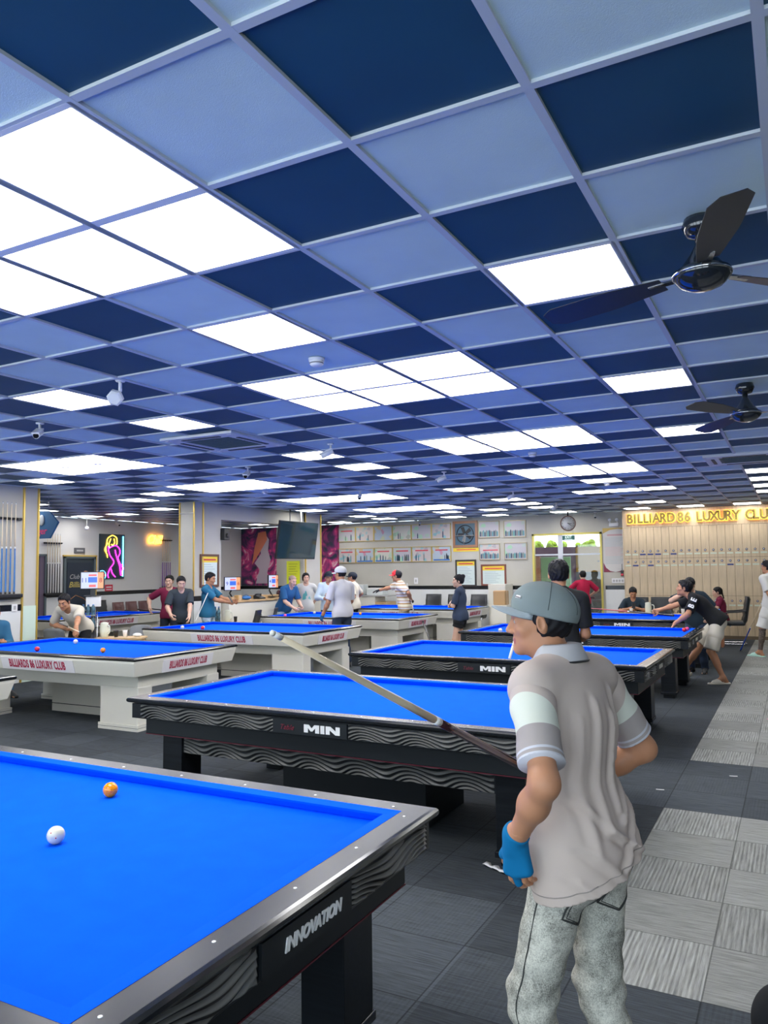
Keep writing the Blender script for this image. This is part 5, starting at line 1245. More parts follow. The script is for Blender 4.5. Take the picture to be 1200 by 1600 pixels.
# ------------------------------------------------------------------ side room door with the club poster
def wallbox(A, y0, y1, z0, z1, d0, d1, m=0): return A.box((X0 + d0, y0, z0), (X0 + d1, y1, z1), m)
A = MB(); wallbox(A, 13.05, 14.02, 0, 2.13, 0, .03); wallbox(A, 13.05, 13.10, 0, 2.13, .03, .06, 1); wallbox(A, 13.97, 14.02, 0, 2.13, .03, .06, 1); wallbox(A, 13.05, 14.02, 2.08, 2.13, .03, .06, 1)
A.box((X0 + .0, 13.03, 2.13), (X0 + .06, 14.06, 2.165), 2); A.box((X0, 14.02, 0), (X0 + .06, 14.05, 2.15), 2)
d = A.build('door_1', [mat('door_dark_teal', (.03, .045, .055), .5), mat('door_frame_grey', (.10, .13, .14), .5), M_gold]); d['kind'] = 'structure'
t = thing('door_poster', 'dark poster with coffee and billiard lettering on the side room door', 'poster', (X0 + .035, 13.53, 0))
MB().box((0, -.38, .35), (.008, .38, 1.98)).build('sheet', mat('poster_navy', (.012, .022, .04), .4), t)
MB().lathe([(.11, 0), (.11, .004)], 28, M=Matrix.Translation((.008, .18, 1.66)) @ Matrix.Rotation(pi / 2, 4, 'Y')).build('round_emblem', mat('emblem_orange', (.45, .2, .08), .5), t)
MB().lathe([(.07, 0), (.07, .003)], 28, M=Matrix.Translation((.013, .18, 1.66)) @ Matrix.Rotation(pi / 2, 4, 'Y')).build('emblem_centre', mat('emblem_cream', (.6, .5, .35), .5), t)
RX = (pi / 2, 0, pi / 2)
text('Club', .16, mat('silver_script', (.45, .45, .45), .4), t, (.010, -.17, 1.62), RX, shear=.3, ext=.001); text('Billiards', .20, mat('gold_script', (.55, .45, .12), .4), t, (.010, -.02, 1.42), RX, shear=.3, ext=.001, bold=.002)
A = MB().tube([(.012, -.30, 1.05), (.012, -.12, 1.16), (.012, .10, 1.08), (.012, .33, .93)], .008, 6); A.build('roof_line', mat('emblem_orange', (.45, .2, .08), .5), t)
A = MB().tube([(.012, -.25, .62), (.012, .0, .68), (.012, .28, .80)], .012, 6).tube([(.012, -.2, .55), (.012, .1, .60), (.012, .3, .55)], .01, 6).tube([(.012, .02, .62), (.012, .10, .88)], .008, 6).tube([(.012, -.12, .74), (.012, -.10, .84), (.012, -.13, .92)], .008, 6); A.build('line_drawing', mat('silver_script', (.45, .45, .45), .4), t)
A = MB(); wallbox(A, 12.36, 12.52, 0, 2.15, 0, .04); wallbox(A, 12.49, 12.54, 0, 2.17, 0, .07, 1); wallbox(A, 12.2, 12.54, 2.13, 2.18, 0, .07, 1)
d = A.build('door_2', [mat('door_mauve_grey', (.12, .09, .13), .5), mat('door_frame_grey', (.10, .13, .14), .5)]); d['kind'] = 'structure'
t = thing('wall_vent', 'small grey louvred plate above the side room door', 'vent', (X0, 13.53, 2.28)); MB().box((0, -.16, -.07), (.03, .16, .07)).build('frame', mat('vent_grey', (.13, .13, .14), .5), t, bevel=.004); MB().box((.03, -.10, -.02), (.036, .10, .02)).build('slot', mat('vent_light', (.5, .5, .5), .5), t)

# ------------------------------------------------------------------ neon picture, orange word, hanging sign
def neon(name, pts, col, e, parent, r=.011):
    return MB().tube(pts, r, 8).build(name, mat('neon_%d_%d_%d' % tuple(int(v * 99) for v in col), tuple(v * .5 for v in col), .4, emit=col, es=e), parent)
t = thing('neon_picture', 'dark neon picture with pink, yellow and blue glowing tubes on the side room wall', 'neon sign', (X0 + .005, 14.57, 2.14))
MB().box((0, -.42, -.59), (.03, .42, .59)).build('backing_board', mat('neon_board', (.01, .03, .05), .3), t)
def NP(*q): return [(.045, a * .42, b * .59) for a, b in q]
def smooth_pts(P, n=6):
    P = [Vector(p) for p in P]; out = []
    for i in range(len(P) - 1):
        p0, p1, p2, p3 = P[max(i - 1, 0)], P[i], P[i + 1], P[min(i + 2, len(P) - 1)]
        for k in range(n):
            u = k / n; out.append(.5 * ((2 * p1) + (-p0 + p2) * u + (2 * p0 - 5 * p1 + 4 * p2 - p3) * u * u + (-p0 + 3 * p1 - 3 * p2 + p3) * u ** 3))
    return out + [P[-1]]
PKN, YLN, CYN = (1, .02, .62), (1, .55, .04), (.1, .65, 1)
for q in ([(-.05, .95), (-.4, .8), (-.5, .5), (-.62, .3), (-.45, .1), (-.4, -.05)], [(.0, .95), (.3, .85), (.35, .6), (.3, .55)], [(-.15, .8), (-.3, .55), (-.25, .4)], [(.1, .8), (.15, .62), (.0, .5), (-.1, .55)], [(-.4, .6), (-.55, .4), (-.5, .2)]):
    neon('yellow_tube', smooth_pts(NP(*q)), YLN, 5, t)
for q in ([(-.35, .45), (-.3, .2), (-.15, .0), (.05, -.15), (.1, -.3), (-.2, -.55), (-.35, -.8), (-.3, -.95)], [(.3, .5), (.55, .35), (.6, .15), (.45, -.05), (.6, -.3), (.8, -.5), (.75, -.7), (.8, -.85)], [(.2, .3), (.3, .05), (.45, -.2), (.6, -.45), (.65, -.7), (.7, -.85)],
          [(-.1, -.55), (.0, -.75), (.25, -.92)], [(-.3, .35), (-.05, .45), (.3, .5)], [(.78, -.35), (.9, -.55), (.8, -.62)]):
    neon('pink_tube', smooth_pts(NP(*q)), PKN, 5, t)
neon('blue_tube', NP((.85, .92), (.85, -.9)), CYN, 4, t, .016); neon('red_ring', smooth_pts([(.045, -.34 + .085 * cos(a), -.49 + .085 * sin(a)) for a in np.linspace(0, 2 * pi, 12)], 3), (1, .1, .2), 4, t)
neon('blue_ring', smooth_pts([(.045, -.34 + .12 * cos(a), -.49 + .12 * sin(a)) for a in np.linspace(0, 2 * pi, 14)], 3), CYN, 3, t, .007)
t = thing('neon_word', 'glowing orange handwritten word Chill on the side room wall', 'neon sign', (X0 + .02, 16.07, 2.62))
text('Chill', .34, mat('neon_orange', (.6, .3, .03), .4, emit=(1, .42, .04), es=5), t, (.03, 0, 0), RX, ext=.012, shear=.35, xs=.85, bold=.003, name='glowing_lettering')
for y in (-.2, .2): MB().tube([(-.02, y, .02), (.03, y, .02)], .006, 6).build('stand_off', M_chrome, t)
t = thing('hanging_sign', 'blue cut-corner sign with pink lettering hanging beside the first pillar', 'sign', (-12.02, 9.3, 2.59), R_(4))
MB().prism([(-.45, -.25), (.25, -.25), (.45, .03), (.22, .24), (-.45, .27)], -.02, .02, 'y').build('board', mat('sign_blue', (.03, .12, .28), .4), t)
text('Tiger', .17, mat('sign_pink', (.65, .06, .2), .5), t, (.0, -.024, -.12), shear=.2, bold=.002); MB().sphere((.06, -.03, .08), .07, 16, 0, (1, .2, 1.4)).build('pale_motif', mat('sign_pale', (.45, .5, .55), .5), t)
for x in (-.3, .2): MB().tube([(x, 0, .24), (x, 0, ZC - 2.59)], .004, 6).build('hanger', M_chrome, t)
t = thing('wall_notice', 'small red notice on the side room wall under the neon picture', 'notice', (X0, 14.5, 1.30)); MB().box((0, -.13, -.10), (.006, .13, .10)).build('sheet', mat('notice_red', (.6, .03, .06), .5), t); MB().box((.006, -.09, -.04), (.008, .09, -.02)).box((.006, -.09, .02), (.008, .09, .05)).build('text_lines', M_wht, t)
t = thing('pendant_spotlight', 'small white spotlight on a stem near the side room wall', 'spotlight', (-15.7, 13.5, ZC)); MB().tube([(0, 0, 0), (0, 0, -.22)], .008, 8).build('stem', M_wht, t); MB().lathe([(.05, -.30), (.055, -.25), (.03, -.22)], 16).build('head', M_wht, t)
cctv((-15.85, 14.6, ZC), R_(-90), 'dark security camera above the neon picture')

# ------------------------------------------------------------------ second pillar, counter, television, posters
def framed(label, cat, loc, rz, w, h, fm, body, group=None, fw_=.03, name='framed_picture', pr=None, d=.03):
    """hung picture; local x across, y out of the wall is -y, origin at its centre"""
    t = thing(name, label, cat, loc, rz, group); a, b = w / 2, h / 2
    for lo, hi in (((-a, -b), (a, -b + fw_)), ((-a, b - fw_), (a, b)), ((-a, -b + fw_), (-a + fw_, b - fw_)), ((a - fw_, -b + fw_), (a, b - fw_))): pass
    A = MB(); 
    for lo, hi in (((-a, -b), (a, -b + fw_)), ((-a, b - fw_), (a, b)), ((-a, -b + fw_), (-a + fw_, b - fw_)), ((a - fw_, -b + fw_), (a, b - fw_))): A.box((lo[0], -d, lo[1]), (hi[0], 0, hi[1]))
    A.build('frame', fm, t); p = MB().box((-a + fw_, -d * .5, -b + fw_), (a - fw_, 0, b - fw_)).build('print', body, t); return t, p
M_wood = mat('brown_wood_frame', (.12, .05, .03), .4); M_gframe = mat('gold_frame', (.55, .42, .14), .35, metal=.4); M_paper = mat('paper_pale', (.62, .72, .70), .6); M_yel = mat('notice_yellow', (.85, .62, .05), .5)
def price_list(label, loc, rz, w, h, fm=M_wood):
    t, p = framed(label, 'notice', loc, rz, w, h, fm, M_paper, 'framed price lists', .045, 'framed_notice')
    a, b = w / 2 - .045, h / 2 - .045; MB().box((-a, -.019, b - .12), (a, -.014, b)).build('yellow_heading', M_yel, p)
    A = MB().box((-a * .8, -.022, b - .08), (a * .8, -.018, b - .05), 0)
    A.build('heading_text', mat('notice_red', (.6, .03, .06), .5), p); A = MB(); k = 0; z = b - .17
    while z > -b + .04:
        A.box((-a * .85, -.0165, z), (a * (.2 + .6 * ((k * 7) % 5) / 5), -.0145, z + .010)); z -= .045; k += 1
    A.build('text_lines', mat('text_grey', (.35, .42, .45), .6), p)
price_list('framed yellow-headed price list on the second pillar behind the teal polo man', (-10.5, 12.09, 1.73), pi / 2, .56, .66)
t = thing('loudspeaker', 'small black loudspeaker on the edge of the second pillar', 'loudspeaker', (-10.46, 12.52, 2.48)); MB().box((-.07, -.08, -.12), (.07, .08, .12)).build('cabinet', M_bk, t, bevel=.01); MB().lathe([(.045, 0), (.05, .004)], 20, M=Matrix.Translation((.07, 0, -.03)) @ Matrix.Rotation(pi / 2, 4, 'Y')).build('speaker_cone', mat('speaker_cone', (.04, .04, .04), .6), t)
t = thing('television', 'large black television hanging screen-off from the ceiling before the posters', 'television', (-10.08, 14.63, 2.40))
TVM = Matrix.Rotation(R_(8), 4, 'Y')
MB().box((-.03, -.77, -.43), (.02, .77, .43), 0, TVM).build('casing', M_bk, t, bevel=.006); MB().box((.02, -.755, -.415), (.0235, .755, .415), 0, TVM).build('screen', mat('tv_glass', (.006, .03, .045), .06, spec=.8), t)
for y in (-.22, .22): MB().tube([(-.05, y, -.1), (-.05, y, ZC - 2.40)], .014, 8).build('hanging_bar', mat('grey_metal', (.3, .3, .31), .4, metal=.8), t)
# posters: plain pink and violet swirls (no figures)
pm = bpy.data.materials.new('poster_swirl'); pm.use_nodes = True; N = pm.node_tree.nodes; L = pm.node_tree.links; b = N['Principled BSDF']; b.inputs['Roughness'].default_value = .5
tc = N.new('ShaderNodeTexCoord'); no = N.new('ShaderNodeTexNoise'); no.inputs['Scale'].default_value = 1.7; no.inputs['Detail'].default_value = 6; no.inputs['Distortion'].default_value = 2.2; L.new(tc.outputs['Object'], no.inputs[0])
cr = N.new('ShaderNodeValToRGB'); E = cr.color_ramp.elements; E[0].position = .36; E[0].color = (.012, .03, .055, 1); E[1].position = .75; E[1].color = (.8, .25, .35, 1)
for ps, cl in ((.44, (.10, .02, .10, 1)), (.52, (.30, .03, .16, 1)), (.60, (.65, .04, .20, 1)), (.68, (.75, .55, .6, 1))): e_ = E.new(ps); e_.color = cl
L.new(no.outputs[0], cr.inputs[0]); L.new(cr.outputs[0], b.inputs['Base Color'])
for (x0, x1, lb) in ((-16.0 + .02, -14.59, 'tall pink and violet wall poster left of the television'), (-13.45, -12.25, 'dark pink wall poster right of the television')):
    t = thing('wall_poster', lb, 'poster', ((x0 + x1) / 2, Y1, 2.16), group='large wall posters'); w = (x1 - x0) / 2
    MB().box((-w, -.03, -.92), (w, -.0, .92)).build('printed_panel', pm, t)
    if x0 < -14: MB().prism([(.05, .62), (.25, .75), (.42, .55), (.38, .2), (.48, -.1), (.35, -.5), (.5, -.85), (-.1, -.85), (.05, -.4), (-.15, -.2), (.1, .1)], -.034, -.03, 'y').build('pale_shape', mat('poster_pale', (.55, .45, .52), .6), t); MB().prism([(.0, .78), (.3, .82), (.35, .55), (.1, .2), (-.25, -.25), (-.15, .3)], -.037, -.034, 'y').build('coral_shape', mat('poster_coral', (.75, .22, .12), .6), t)
t = thing('wall_notice', 'bright yellow notice on the column under the television', 'notice', (-10.80, 15.49, 1.66)); MB().box((-.19, -.012, -.28), (.19, 0, .28)).build('sheet', mat('lime_sheet', (.72, .78, .03), .5), t)
A = MB(); [A.box((-.13, -.014, .2 - k * .06), (.13 - (k % 3) * .03, -.012, .213 - k * .06)) for k in range(7)]; A.build('text_lines', mat('olive_text', (.4, .42, .03), .6), t)

# reception counter
t = thing('reception_counter', 'white reception counter with wooden top under the header beam', 'counter', (-10.52, 13.6, 0))
MB().box((-.28, -1.12, 0), (.22, 1.9, 1.06)).build('counter_body', M_white, t, bevel=.005); MB().box((-.30, -1.14, 1.06), (.25, 1.92, 1.10)).build('wooden_top', mat('counter_oak', (.5, .33, .16), .4, streak=(30, 4, 30, .3)), t, bevel=.004)
MB().box((-.3, .1, 1.10), (.0, .9, 1.17)).build('raised_ledge', mat('counter_oak', (.5, .33, .16), .4), t)
def monitor(label, loc, rz, w=.5, h=.3, stand=.16, scores=('11', '8'), tilt=0, arm=False):
    t = thing('scoreboard_screen', label, 'screen', loc, rz, 'score screens')
    MB().box((-w / 2, -.015, -h / 2), (w / 2, .02, h / 2)).build('bezel', M_bk, t, bevel=.004)
    em = lambda n, c: mat('screen_' + n, (.02, .02, .02), .3, emit=c, es=.9)
    s = MB().box((-w / 2 + .015, -.018, -h / 2 + .015), (w * .22, -.015, h / 2 - .015)).build('screen_left', em('lilac', (.45, .5, .75)), t)
    MB().box((w * .22, -.018, -h / 2 + .015), (w / 2 - .015, -.015, h / 2 - .015)).build('screen_right', em('orange', (.75, .3, .14)), t)
    MB().box((-w * .17, -.0205, -h * .12), (w * .2, -.018, h * .18)).build('screen_picture', em('blue', (.03, .12, .6)), s)
    MB().box((-w * .15, -.0205, h * .24), (w * .18, -.018, h * .34)).build('screen_caption', em('red', (.65, .1, .1)), s); MB().box((-w * .13, -.0205, -h * .38), (w * .15, -.018, -h * .24)).build('screen_caption', em('red', (.65, .1, .1)), s)
    text(scores[0], h * .36, em('navy', (.02, .04, .3)), s, (-w * .33, -.0215, 0), ext=.001, bold=.001); text(scores[1], h * .36, em('maroon', (.3, .03, .02)), s, (w * .35, -.0215, 0), ext=.001, bold=.001)
    if arm:
        MB().tube([(0, .03, -.02), (.04, .09, -.10), (-.02, .10, -.20), (.05, .08, -stand - h / 2)], .018, 8).build('stand_arm', M_bk, t)
    else: MB().box((-.03, .0, -h / 2 - stand), (.03, .03, -h / 2)).build('stand_post', M_bk, t)
    MB().box((-.12, -.06, -h / 2 - stand - .012), (.12, .10, -h / 2 - stand)).build('stand_foot', M_bk, t)
monitor('score screen on the reception counter, left one', (-10.48, 12.80, 1.45), pi / 2 - .5, .37, .29, .18, ('9', '6'), arm=True)
monitor('smaller score screen on the reception counter, near the balding man', (-10.46, 14.2, 1.47), pi / 2 - .2, .30, .30, .18, ('4', '7'), arm=True)
bx = lambda nm, lb, cat, loc, s, m, grp=None, nm2='box_body', extra=None: (lambda t: (MB().box((-s[0] / 2, -s[1] / 2, 0), (s[0] / 2, s[1] / 2, s[2])).build(nm2, m, t, bevel=min(s) * .08), t)[1])(thing(nm, lb, cat, loc, 0, grp))
b_ = bx('cardboard_box', 'small brown box on the left end of the counter', 'box', (-10.36, 12.60, 1.10), (.12, .16, .08), mat('cardboard', (.4, .25, .12), .7)); MB().box((-.061, -.02, 0), (.061, .02, .082)).build('tape', mat('tape', (.55, .4, .25), .4), b_)
b_ = bx('cardboard_box', 'tan box next to the blue bag on the counter', 'box', (-10.36, 12.84, 1.10), (.12, .12, .11), mat('tan_box', (.6, .38, .16), .7)); MB().box((-.061, -.02, 0), (.061, .02, .112)).build('tape', mat('tape', (.55, .4, .25), .4), b_)
t = thing('folded_bag', 'folded blue bag lying on the counter', 'bag', (-10.36, 13.12, 1.10)); MB().sphere((0, 0, .045), .05, 20, 0, (1.4, 2.8, .9)).build('bag_body', mat('bag_blue', (.03, .15, .4), .7, bump=(40, .4)), t); MB().tube([(-.02, -.1, .085), (0, 0, .11), (-.02, .1, .085)], .006, 6).build('bag_handle', mat('bag_blue_dark', (.02, .08, .2), .7), t)
t = thing('telephone', 'black telephone on the counter ledge', 'telephone', (-10.42, 13.65, 1.10)); MB().prism([(-.09, 0), (.09, 0), (.09, .03), (-.06, .08), (-.09, .08)], -.1, .1, 'y').build('base', M_bk, t); MB().tube([(-.05, -.1, .085), (-.02, -.08, .10), (-.02, .08, .10), (-.05, .1, .085)], .018, 10).build('handset', M_bk, t)
t = thing('helmet', 'dark rounded helmet behind the counter ledge', 'helmet', (-10.55, 14.65, 1.10)); MB().sphere((0, 0, .08), .12, 24, 0, (1, 1.1, .95)).build('shell', mat('helmet_maroon', (.05, .01, .02), .25), t); MB().sphere((.03, 0, .07), .115, 24, 0, (1, .9, .5)).build('visor', mat('visor_dark', (.01, .01, .01), .08), t)
t = thing('mobile_phone', 'mobile phone in the hand of the teal polo man', 'phone', TEALHAND); t.rotation_euler = (.6, 0, R_(-70)); MB().box((-.037, -.006, -.03), (.037, .004, .12)).build('phone_body', M_bk, t, bevel=.003); MB().box((-.033, -.008, -.02), (.033, -.006, .11)).build('phone_screen', mat('phone_screen', (.05, .06, .08), .1, emit=(.5, .6, .7), es=.5), t)
q_ = SEAT.world(np.array([0, .40, .84])); t = thing('mobile_phone', 'mobile phone held by the seated man in dark t-shirt', 'phone', q_); t.rotation_euler = (-.7, 0, 0); MB().box((-.037, -.006, -.06), (.037, .004, .09)).build('phone_body', M_bk, t, bevel=.003); MB().box((-.033, .004, -.05), (.033, .006, .08)).build('phone_screen', mat('phone_screen', (.05, .06, .08), .1, emit=(.5, .6, .7), es=.5), t)

# ------------------------------------------------------------------ chairs
def office_chair(back_h=.58, m=M_leather):
    t = thing('office_chair', '', 'chair')
    vs = MB(); 
    # curved padded back with channels
    n, k = 14, 10; w, th = .27, .055
    def bp(u, v, side):
        x = (u - .5) * 2 * w * (1 - .10 * max(0, v - .75) * 4 * .3); z = .44 + v * back_h; y = -.22 - .10 * v - .05 * (1 - (2 * u - 1) ** 2) + (.02 * abs(sin(v * pi * 3.5)) if side else 0); ed = min(1, min(u, 1 - u) / .08, min(v, 1 - v) / .06) ** .5
        return (x, y + (th / 2 * ed if side else -th / 2 * ed), z)
    pts = [bp(i / n, j / k, s) for s in (1, 0) for i in range(n + 1) for j in range(k + 1)]; o = (n + 1) * (k + 1)
    fs = [(s * o + i * (k + 1) + j, s * o + (i + 1) * (k + 1) + j, s * o + (i + 1) * (k + 1) + j + 1, s * o + i * (k + 1) + j + 1) for s in (0, 1) for i in range(n) for j in range(k)]
    fs += [(i * (k + 1) + j, o + i * (k + 1) + j, o + i * (k + 1) + j + 1, i * (k + 1) + j + 1) for i in (0, n) for j in range(k)] + [(i * (k + 1) + j, (i + 1) * (k + 1) + j, o + (i + 1) * (k + 1) + j, o + i * (k + 1) + j) for j in (0, k) for i in range(n)]
    vs.add(pts, fs, 0, True); vs.build('backrest', m, t)
    MB().box((-.26, -.25, .40), (.26, .25, .50)).build('seat', m, t, bevel=.035)
    for s in (-1, 1):
        MB().tube(smooth_pts([(s * .29, -.28, .72), (s * .31, -.10, .70), (s * .31, .12, .68), (s * .30, .20, .60), (s * .29, .10, .46), (s * .27, .0, .43)]), .016, 8).build('armrest', M_leather, t)
        MB().tube(smooth_pts([(s * .27, .12, .42), (s * .28, .20, .40), (s * .28, .22, .05), (s * .28, .20, .015), (s * .28, -.26, .012)]), .013, 8).build('leg', M_chrome, t)
    MB().tube([(-.28, -.26, .012), (.28, -.26, .012)], .013, 8).tube([(-.27, .05, .39), (.27, .05, .39)], .013, 8).build('cross_bar', M_chrome, t)
    return t
def place(proto, used, loc, rz, label, grp, **k):
    o = proto if not used else copy_tree(proto); o.location = loc; o.rotation_euler = (0, 0, R_(rz)); o['label'] = label; o['group'] = grp; return o
oc = office_chair(); oc.scale = (.86, 1, 1); U = 0
for loc, rz, lb in (((-3.20, 17.62, 0), 172, 'black leather armchair with the seated man in dark t-shirt'), ((-2.68, 17.75, 0), 180, 'empty black leather armchair behind the white jug, at the locker wall'), ((-2.06, 17.88, 0), 188, 'black leather armchair behind the man in the lettered t-shirt'),
                    ((-1.30, 18.52, 0), 98, 'black leather armchair with chrome legs under the seated woman')):
    place(oc, U, loc, rz, lb, 'black armchairs by the lockers'); U = 1
for loc, rz, lb in (((-8.78, 18.95, 0), 180, 'black leather armchair at the far wall, right of the striped polo man'), ((-8.12, 18.95, 0), 180, 'black leather armchair at the far wall, half behind the woman in navy'), ((-7.46, 18.95, 0), 180, 'black leather armchair at the far wall, right of the woman in navy')):
    place(oc, 1, loc, rz, lb, 'black armchairs at the far wall')
place(oc, 1, (-15.35, 13.88, 0), -90, 'black leather chair under the red notice in the side room', 'side room chairs'); place(oc, 1, (.42, 2.22, 0), 90, 'chair under the seated person at the bottom right', 'chairs at the frame edges'); place(oc, 1, (-10.38, 7.16, 0), -105, 'black armchair with the person in denim at the left edge', 'chairs at the frame edges')
oc2 = office_chair(.5, mat('brown_leather', (.13, .06, .06), .35)); oc2.scale = (.70, 1, 1)
for k, (y, lb) in enumerate(((14.55, 'brown leather chair nearest the black one in the side room'), (15.0, 'middle brown leather chair in the side room'), (15.45, 'brown leather chair behind the maroon polo man'))): place(oc2, k, (-15.4, y, 0), -90, lb, 'brown side room chairs')
def plastic_chair():
    t = thing('plastic_chair', '', 'chair'); gm = mat('grey_woven_plastic', (.18, .19, .20), .55, bump=(120, .5))
    A = MB(); n, k = 12, 8; th = .012
    def bp(u, v, s): a = (u - .5) * 1.5; return (sin(a) * (.30 - .03 * v), -.20 - .10 * v + (1 - cos(a)) * .25 + (th if s else 0), .44 + .38 * v * (1 - .12 * (2 * u - 1) ** 4))
    pts = [bp(i / n, j / k, s) for s in (1, 0) for i in range(n + 1) for j in range(k + 1)]; o = (n + 1) * (k + 1)
    fs = [(s * o + i * (k + 1) + j, s * o + (i + 1) * (k + 1) + j, s * o + (i + 1) * (k + 1) + j + 1, s * o + i * (k + 1) + j + 1) for s in (0, 1) for i in range(n) for j in range(k)]
    fs += [(i * (k + 1) + j, o + i * (k + 1) + j, o + i * (k + 1) + j + 1, i * (k + 1) + j + 1) for i in (0, n) for j in range(k)] + [(i * (k + 1) + j, (i + 1) * (k + 1) + j, o + (i + 1) * (k + 1) + j, o + i * (k + 1) + j) for j in (0, k) for i in range(n)]
    A.add(pts, fs, 0, True); A.build('backrest', gm, t); MB().box((-.22, -.22, .42), (.22, .22, .445)).build('seat', gm, t, bevel=.01)
    for sx in (-1, 1):
        for sy in (-1, 1): MB().tube([(sx * .2, sy * .2, .43), (sx * .25, sy * .25, 0)], .014, 8).build('leg', gm, t)
    return t
pc = plastic_chair()
for k, (loc, rz, lb) in enumerate((((-10.80, 8.80, 0), 20, 'grey plastic chair behind the aiming man, left'), ((-9.78, 9.45, 0), 205, 'grey plastic chair behind the side table with the score screen'), ((-9.92, 12.6, 0), 150, 'grey plastic chair beside the reception counter'))): place(pc, k, loc, rz, lb, 'grey plastic chairs')
# two dark stools folded near the counter
for x, y, rz, lb in ((-9.72, 12.35, 20, 'black folded stool between the counter and the white tables, left'), (-9.88, 13.15, 28, 'black folded stool touching the third white table, right')):
    t = thing('folding_stool', lb, 'stool', (x, y, 0), R_(rz), 'folded stools'); M = Matrix.Rotation(R_(14), 4, 'Y')
    MB().box((-.02, -.16, .62), (.02, .16, .96), 0, M).build('seat', M_bk, t, bevel=.006); MB().tube([M @ Vector((0, -.13, .7)), M @ Vector((0.0, -.15, .02))], .012, 8).build('leg', M_bk, t); MB().tube([M @ Vector((0, .13, .7)), M @ Vector((0.0, .15, .02))], .012, 8).build('leg', M_bk, t)

# ------------------------------------------------------------------ side tables with jugs, bottles and screens
M_oak = mat('light_oak', (.55, .38, .2), .45, streak=(5, 40, 40, .25)); M_btl = mat('water_bottle_blue', (.12, .25, .34), .15, trans=.5, noise=(26, .8))
def side_table(loc, rz, label, w=.75, d=.45, h=.70):
    t = thing('side_table', label, 'side table', loc, R_(rz), 'small drinks tables')
    MB().box((-w / 2, -d / 2, h - .03), (w / 2, d / 2, h)).build('table_top', M_oak, t, bevel=.004)
    MB().box((-w / 2 + .03, -d / 2 + .03, h - .16), (w / 2 - .03, d / 2 - .03, h - .03)).build('drawer_box', M_oak, t)
    for sx in (-1, 1):
        for sy in (-1, 1): MB().box((sx * (w / 2 - .04) - .02, sy * (d / 2 - .04) - .02, 0), (sx * (w / 2 - .04) + .02, sy * (d / 2 - .04) + .02, h - .16)).build('leg', M_oak, t)
def jug(loc, label, m=None):
    t = thing('tea_jug', label, 'jug', loc, group='plastic jugs'); m = m or mat('jug_white', (.72, .74, .62), .35)
    MB().lathe([(.05, 0), (.062, .01), (.068, .12), (.06, .20), (.062, .21), (.055, .212)], 20).build('jug_body', m, t); MB().tube(smooth_pts([(.06, 0, .18), (.11, 0, .17), (.11, 0, .08), (.065, 0, .05)]), .009, 8).build('handle', m, t); MB().lathe([(.06, .212), (.058, .225), (.02, .235)], 20).build('lid', m, t)
def cup(loc, label, m): 
    t = thing('cup', label, 'cup', loc, group='cups'); MB().lathe([(.028, 0), (.036, .09), (.036, .10), (.033, .10), (.027, .01)], 16).build('cup_body', m, t); MB().lathe([(.0372, .098), (.0375, .104), (.034, .104)], 16).build('rim', m, t)
def bottle(loc, label, r=.033, h=.23):
    t = thing('water_bottle', label, 'bottle', loc, group='water bottles'); MB().lathe([(r * .9, 0), (r, .01), (r * .93, h * .2), (r, h * .25), (r * .93, h * .45), (r, h * .5), (r, h * .68), (r * .5, h * .88), (r * .42, h * .95)], 16).build('bottle_body', M_btl, t); MB().lathe([(r * .45, h * .94), (r * .45, h), (r * .3, h)], 12).build('cap', mat('cap_blue', (.03, .15, .5), .5), t)
side_table((-9.43, 8.80, 0), 30, 'wooden side table behind the left white table', .74, .36, .70)
monitor('score screen showing 11 and 8 on the post behind the left white table', (-10.22, 8.92, 1.59), R_(38), .38, .29, .10, ('11', '8'))
t = thing('screen_post', 'white post of stacked bottles and boxes carrying the 11 and 8 score screen', 'post', (-10.22, 8.95, 0), R_(34)); MB().box((-.035, -.02, .0), (.035, .02, 1.33)).build('post', mat('grey_metal', (.3, .3, .31), .4, metal=.8), t); MB().box((-.11, -.05, 1.16), (.11, .04, 1.32)).build('label_box', M_wht, t, bevel=.004); MB().box((-.2, -.15, 0), (.2, .15, .03)).build('foot', M_bk, t)
k = 0
for r_k in range(3):
    for i in range(2):
        x, y = -10.22 + (i - .5) * .10 + .03, 8.86 + (i - .5) * .05; bottle((x, y - .02, .86 + r_k * .0 if r_k == 0 else .86), '') if False else None
t = thing('bottle_holder', 'open holder packed with blue-tinted bottles under the score screen', 'bottle holder', (-10.20, 8.83, .82), R_(34)); MB().box((-.13, -.07, 0), (.13, .07, .012)).box((-.13, -.07, .12), (-.12, .07, .14)).box((.12, -.07, .12), (.13, .07, .14)).build('tray', M_chrome, t)
for sx in (-1, 1): MB().tube([(sx * .125, .06, -.82), (sx * .125, .06, .26)], .008, 8).build('upright', M_chrome, t)
MB().box((-.13, -.07, .20), (.13, .07, .21)).build('tray', M_chrome, t)
q = Matrix.Rotation(R_(34), 3, 'Z')
for lvl, z in (('lower', .832), ('upper', 1.03)):
    for i, nm in ((-1, 'left'), (0, 'middle'), (1, 'right')):
        v = Vector((-10.20, 8.83, 0)) + q @ Vector((i * .078, -.01, 0)); bottle((v.x, v.y, z), 'blue-tinted water bottle, %s of the %s row under the 11 and 8 screen' % (nm, lvl), .034, .17)
jug((-9.66, 8.68, .70), 'pale yellow jug on the side table behind the left white table'); cup((-9.50, 8.77, .70), 'black cup beside the pale yellow jug', M_bk); cup((-9.38, 8.84, .70), 'white cup beside the black cup on the side table', M_wht)
t = thing('napkin_pack', 'crumpled white tissue pack at the right end of the side table', 'tissues', (-9.22, 8.94, .70), .3); MB().sphere((0, 0, .03), .05, 14, 0, (1.5, 1, .6)).build('tissue', mat('tissue', (.75, .78, .8), .8, bump=(30, .8)), t)
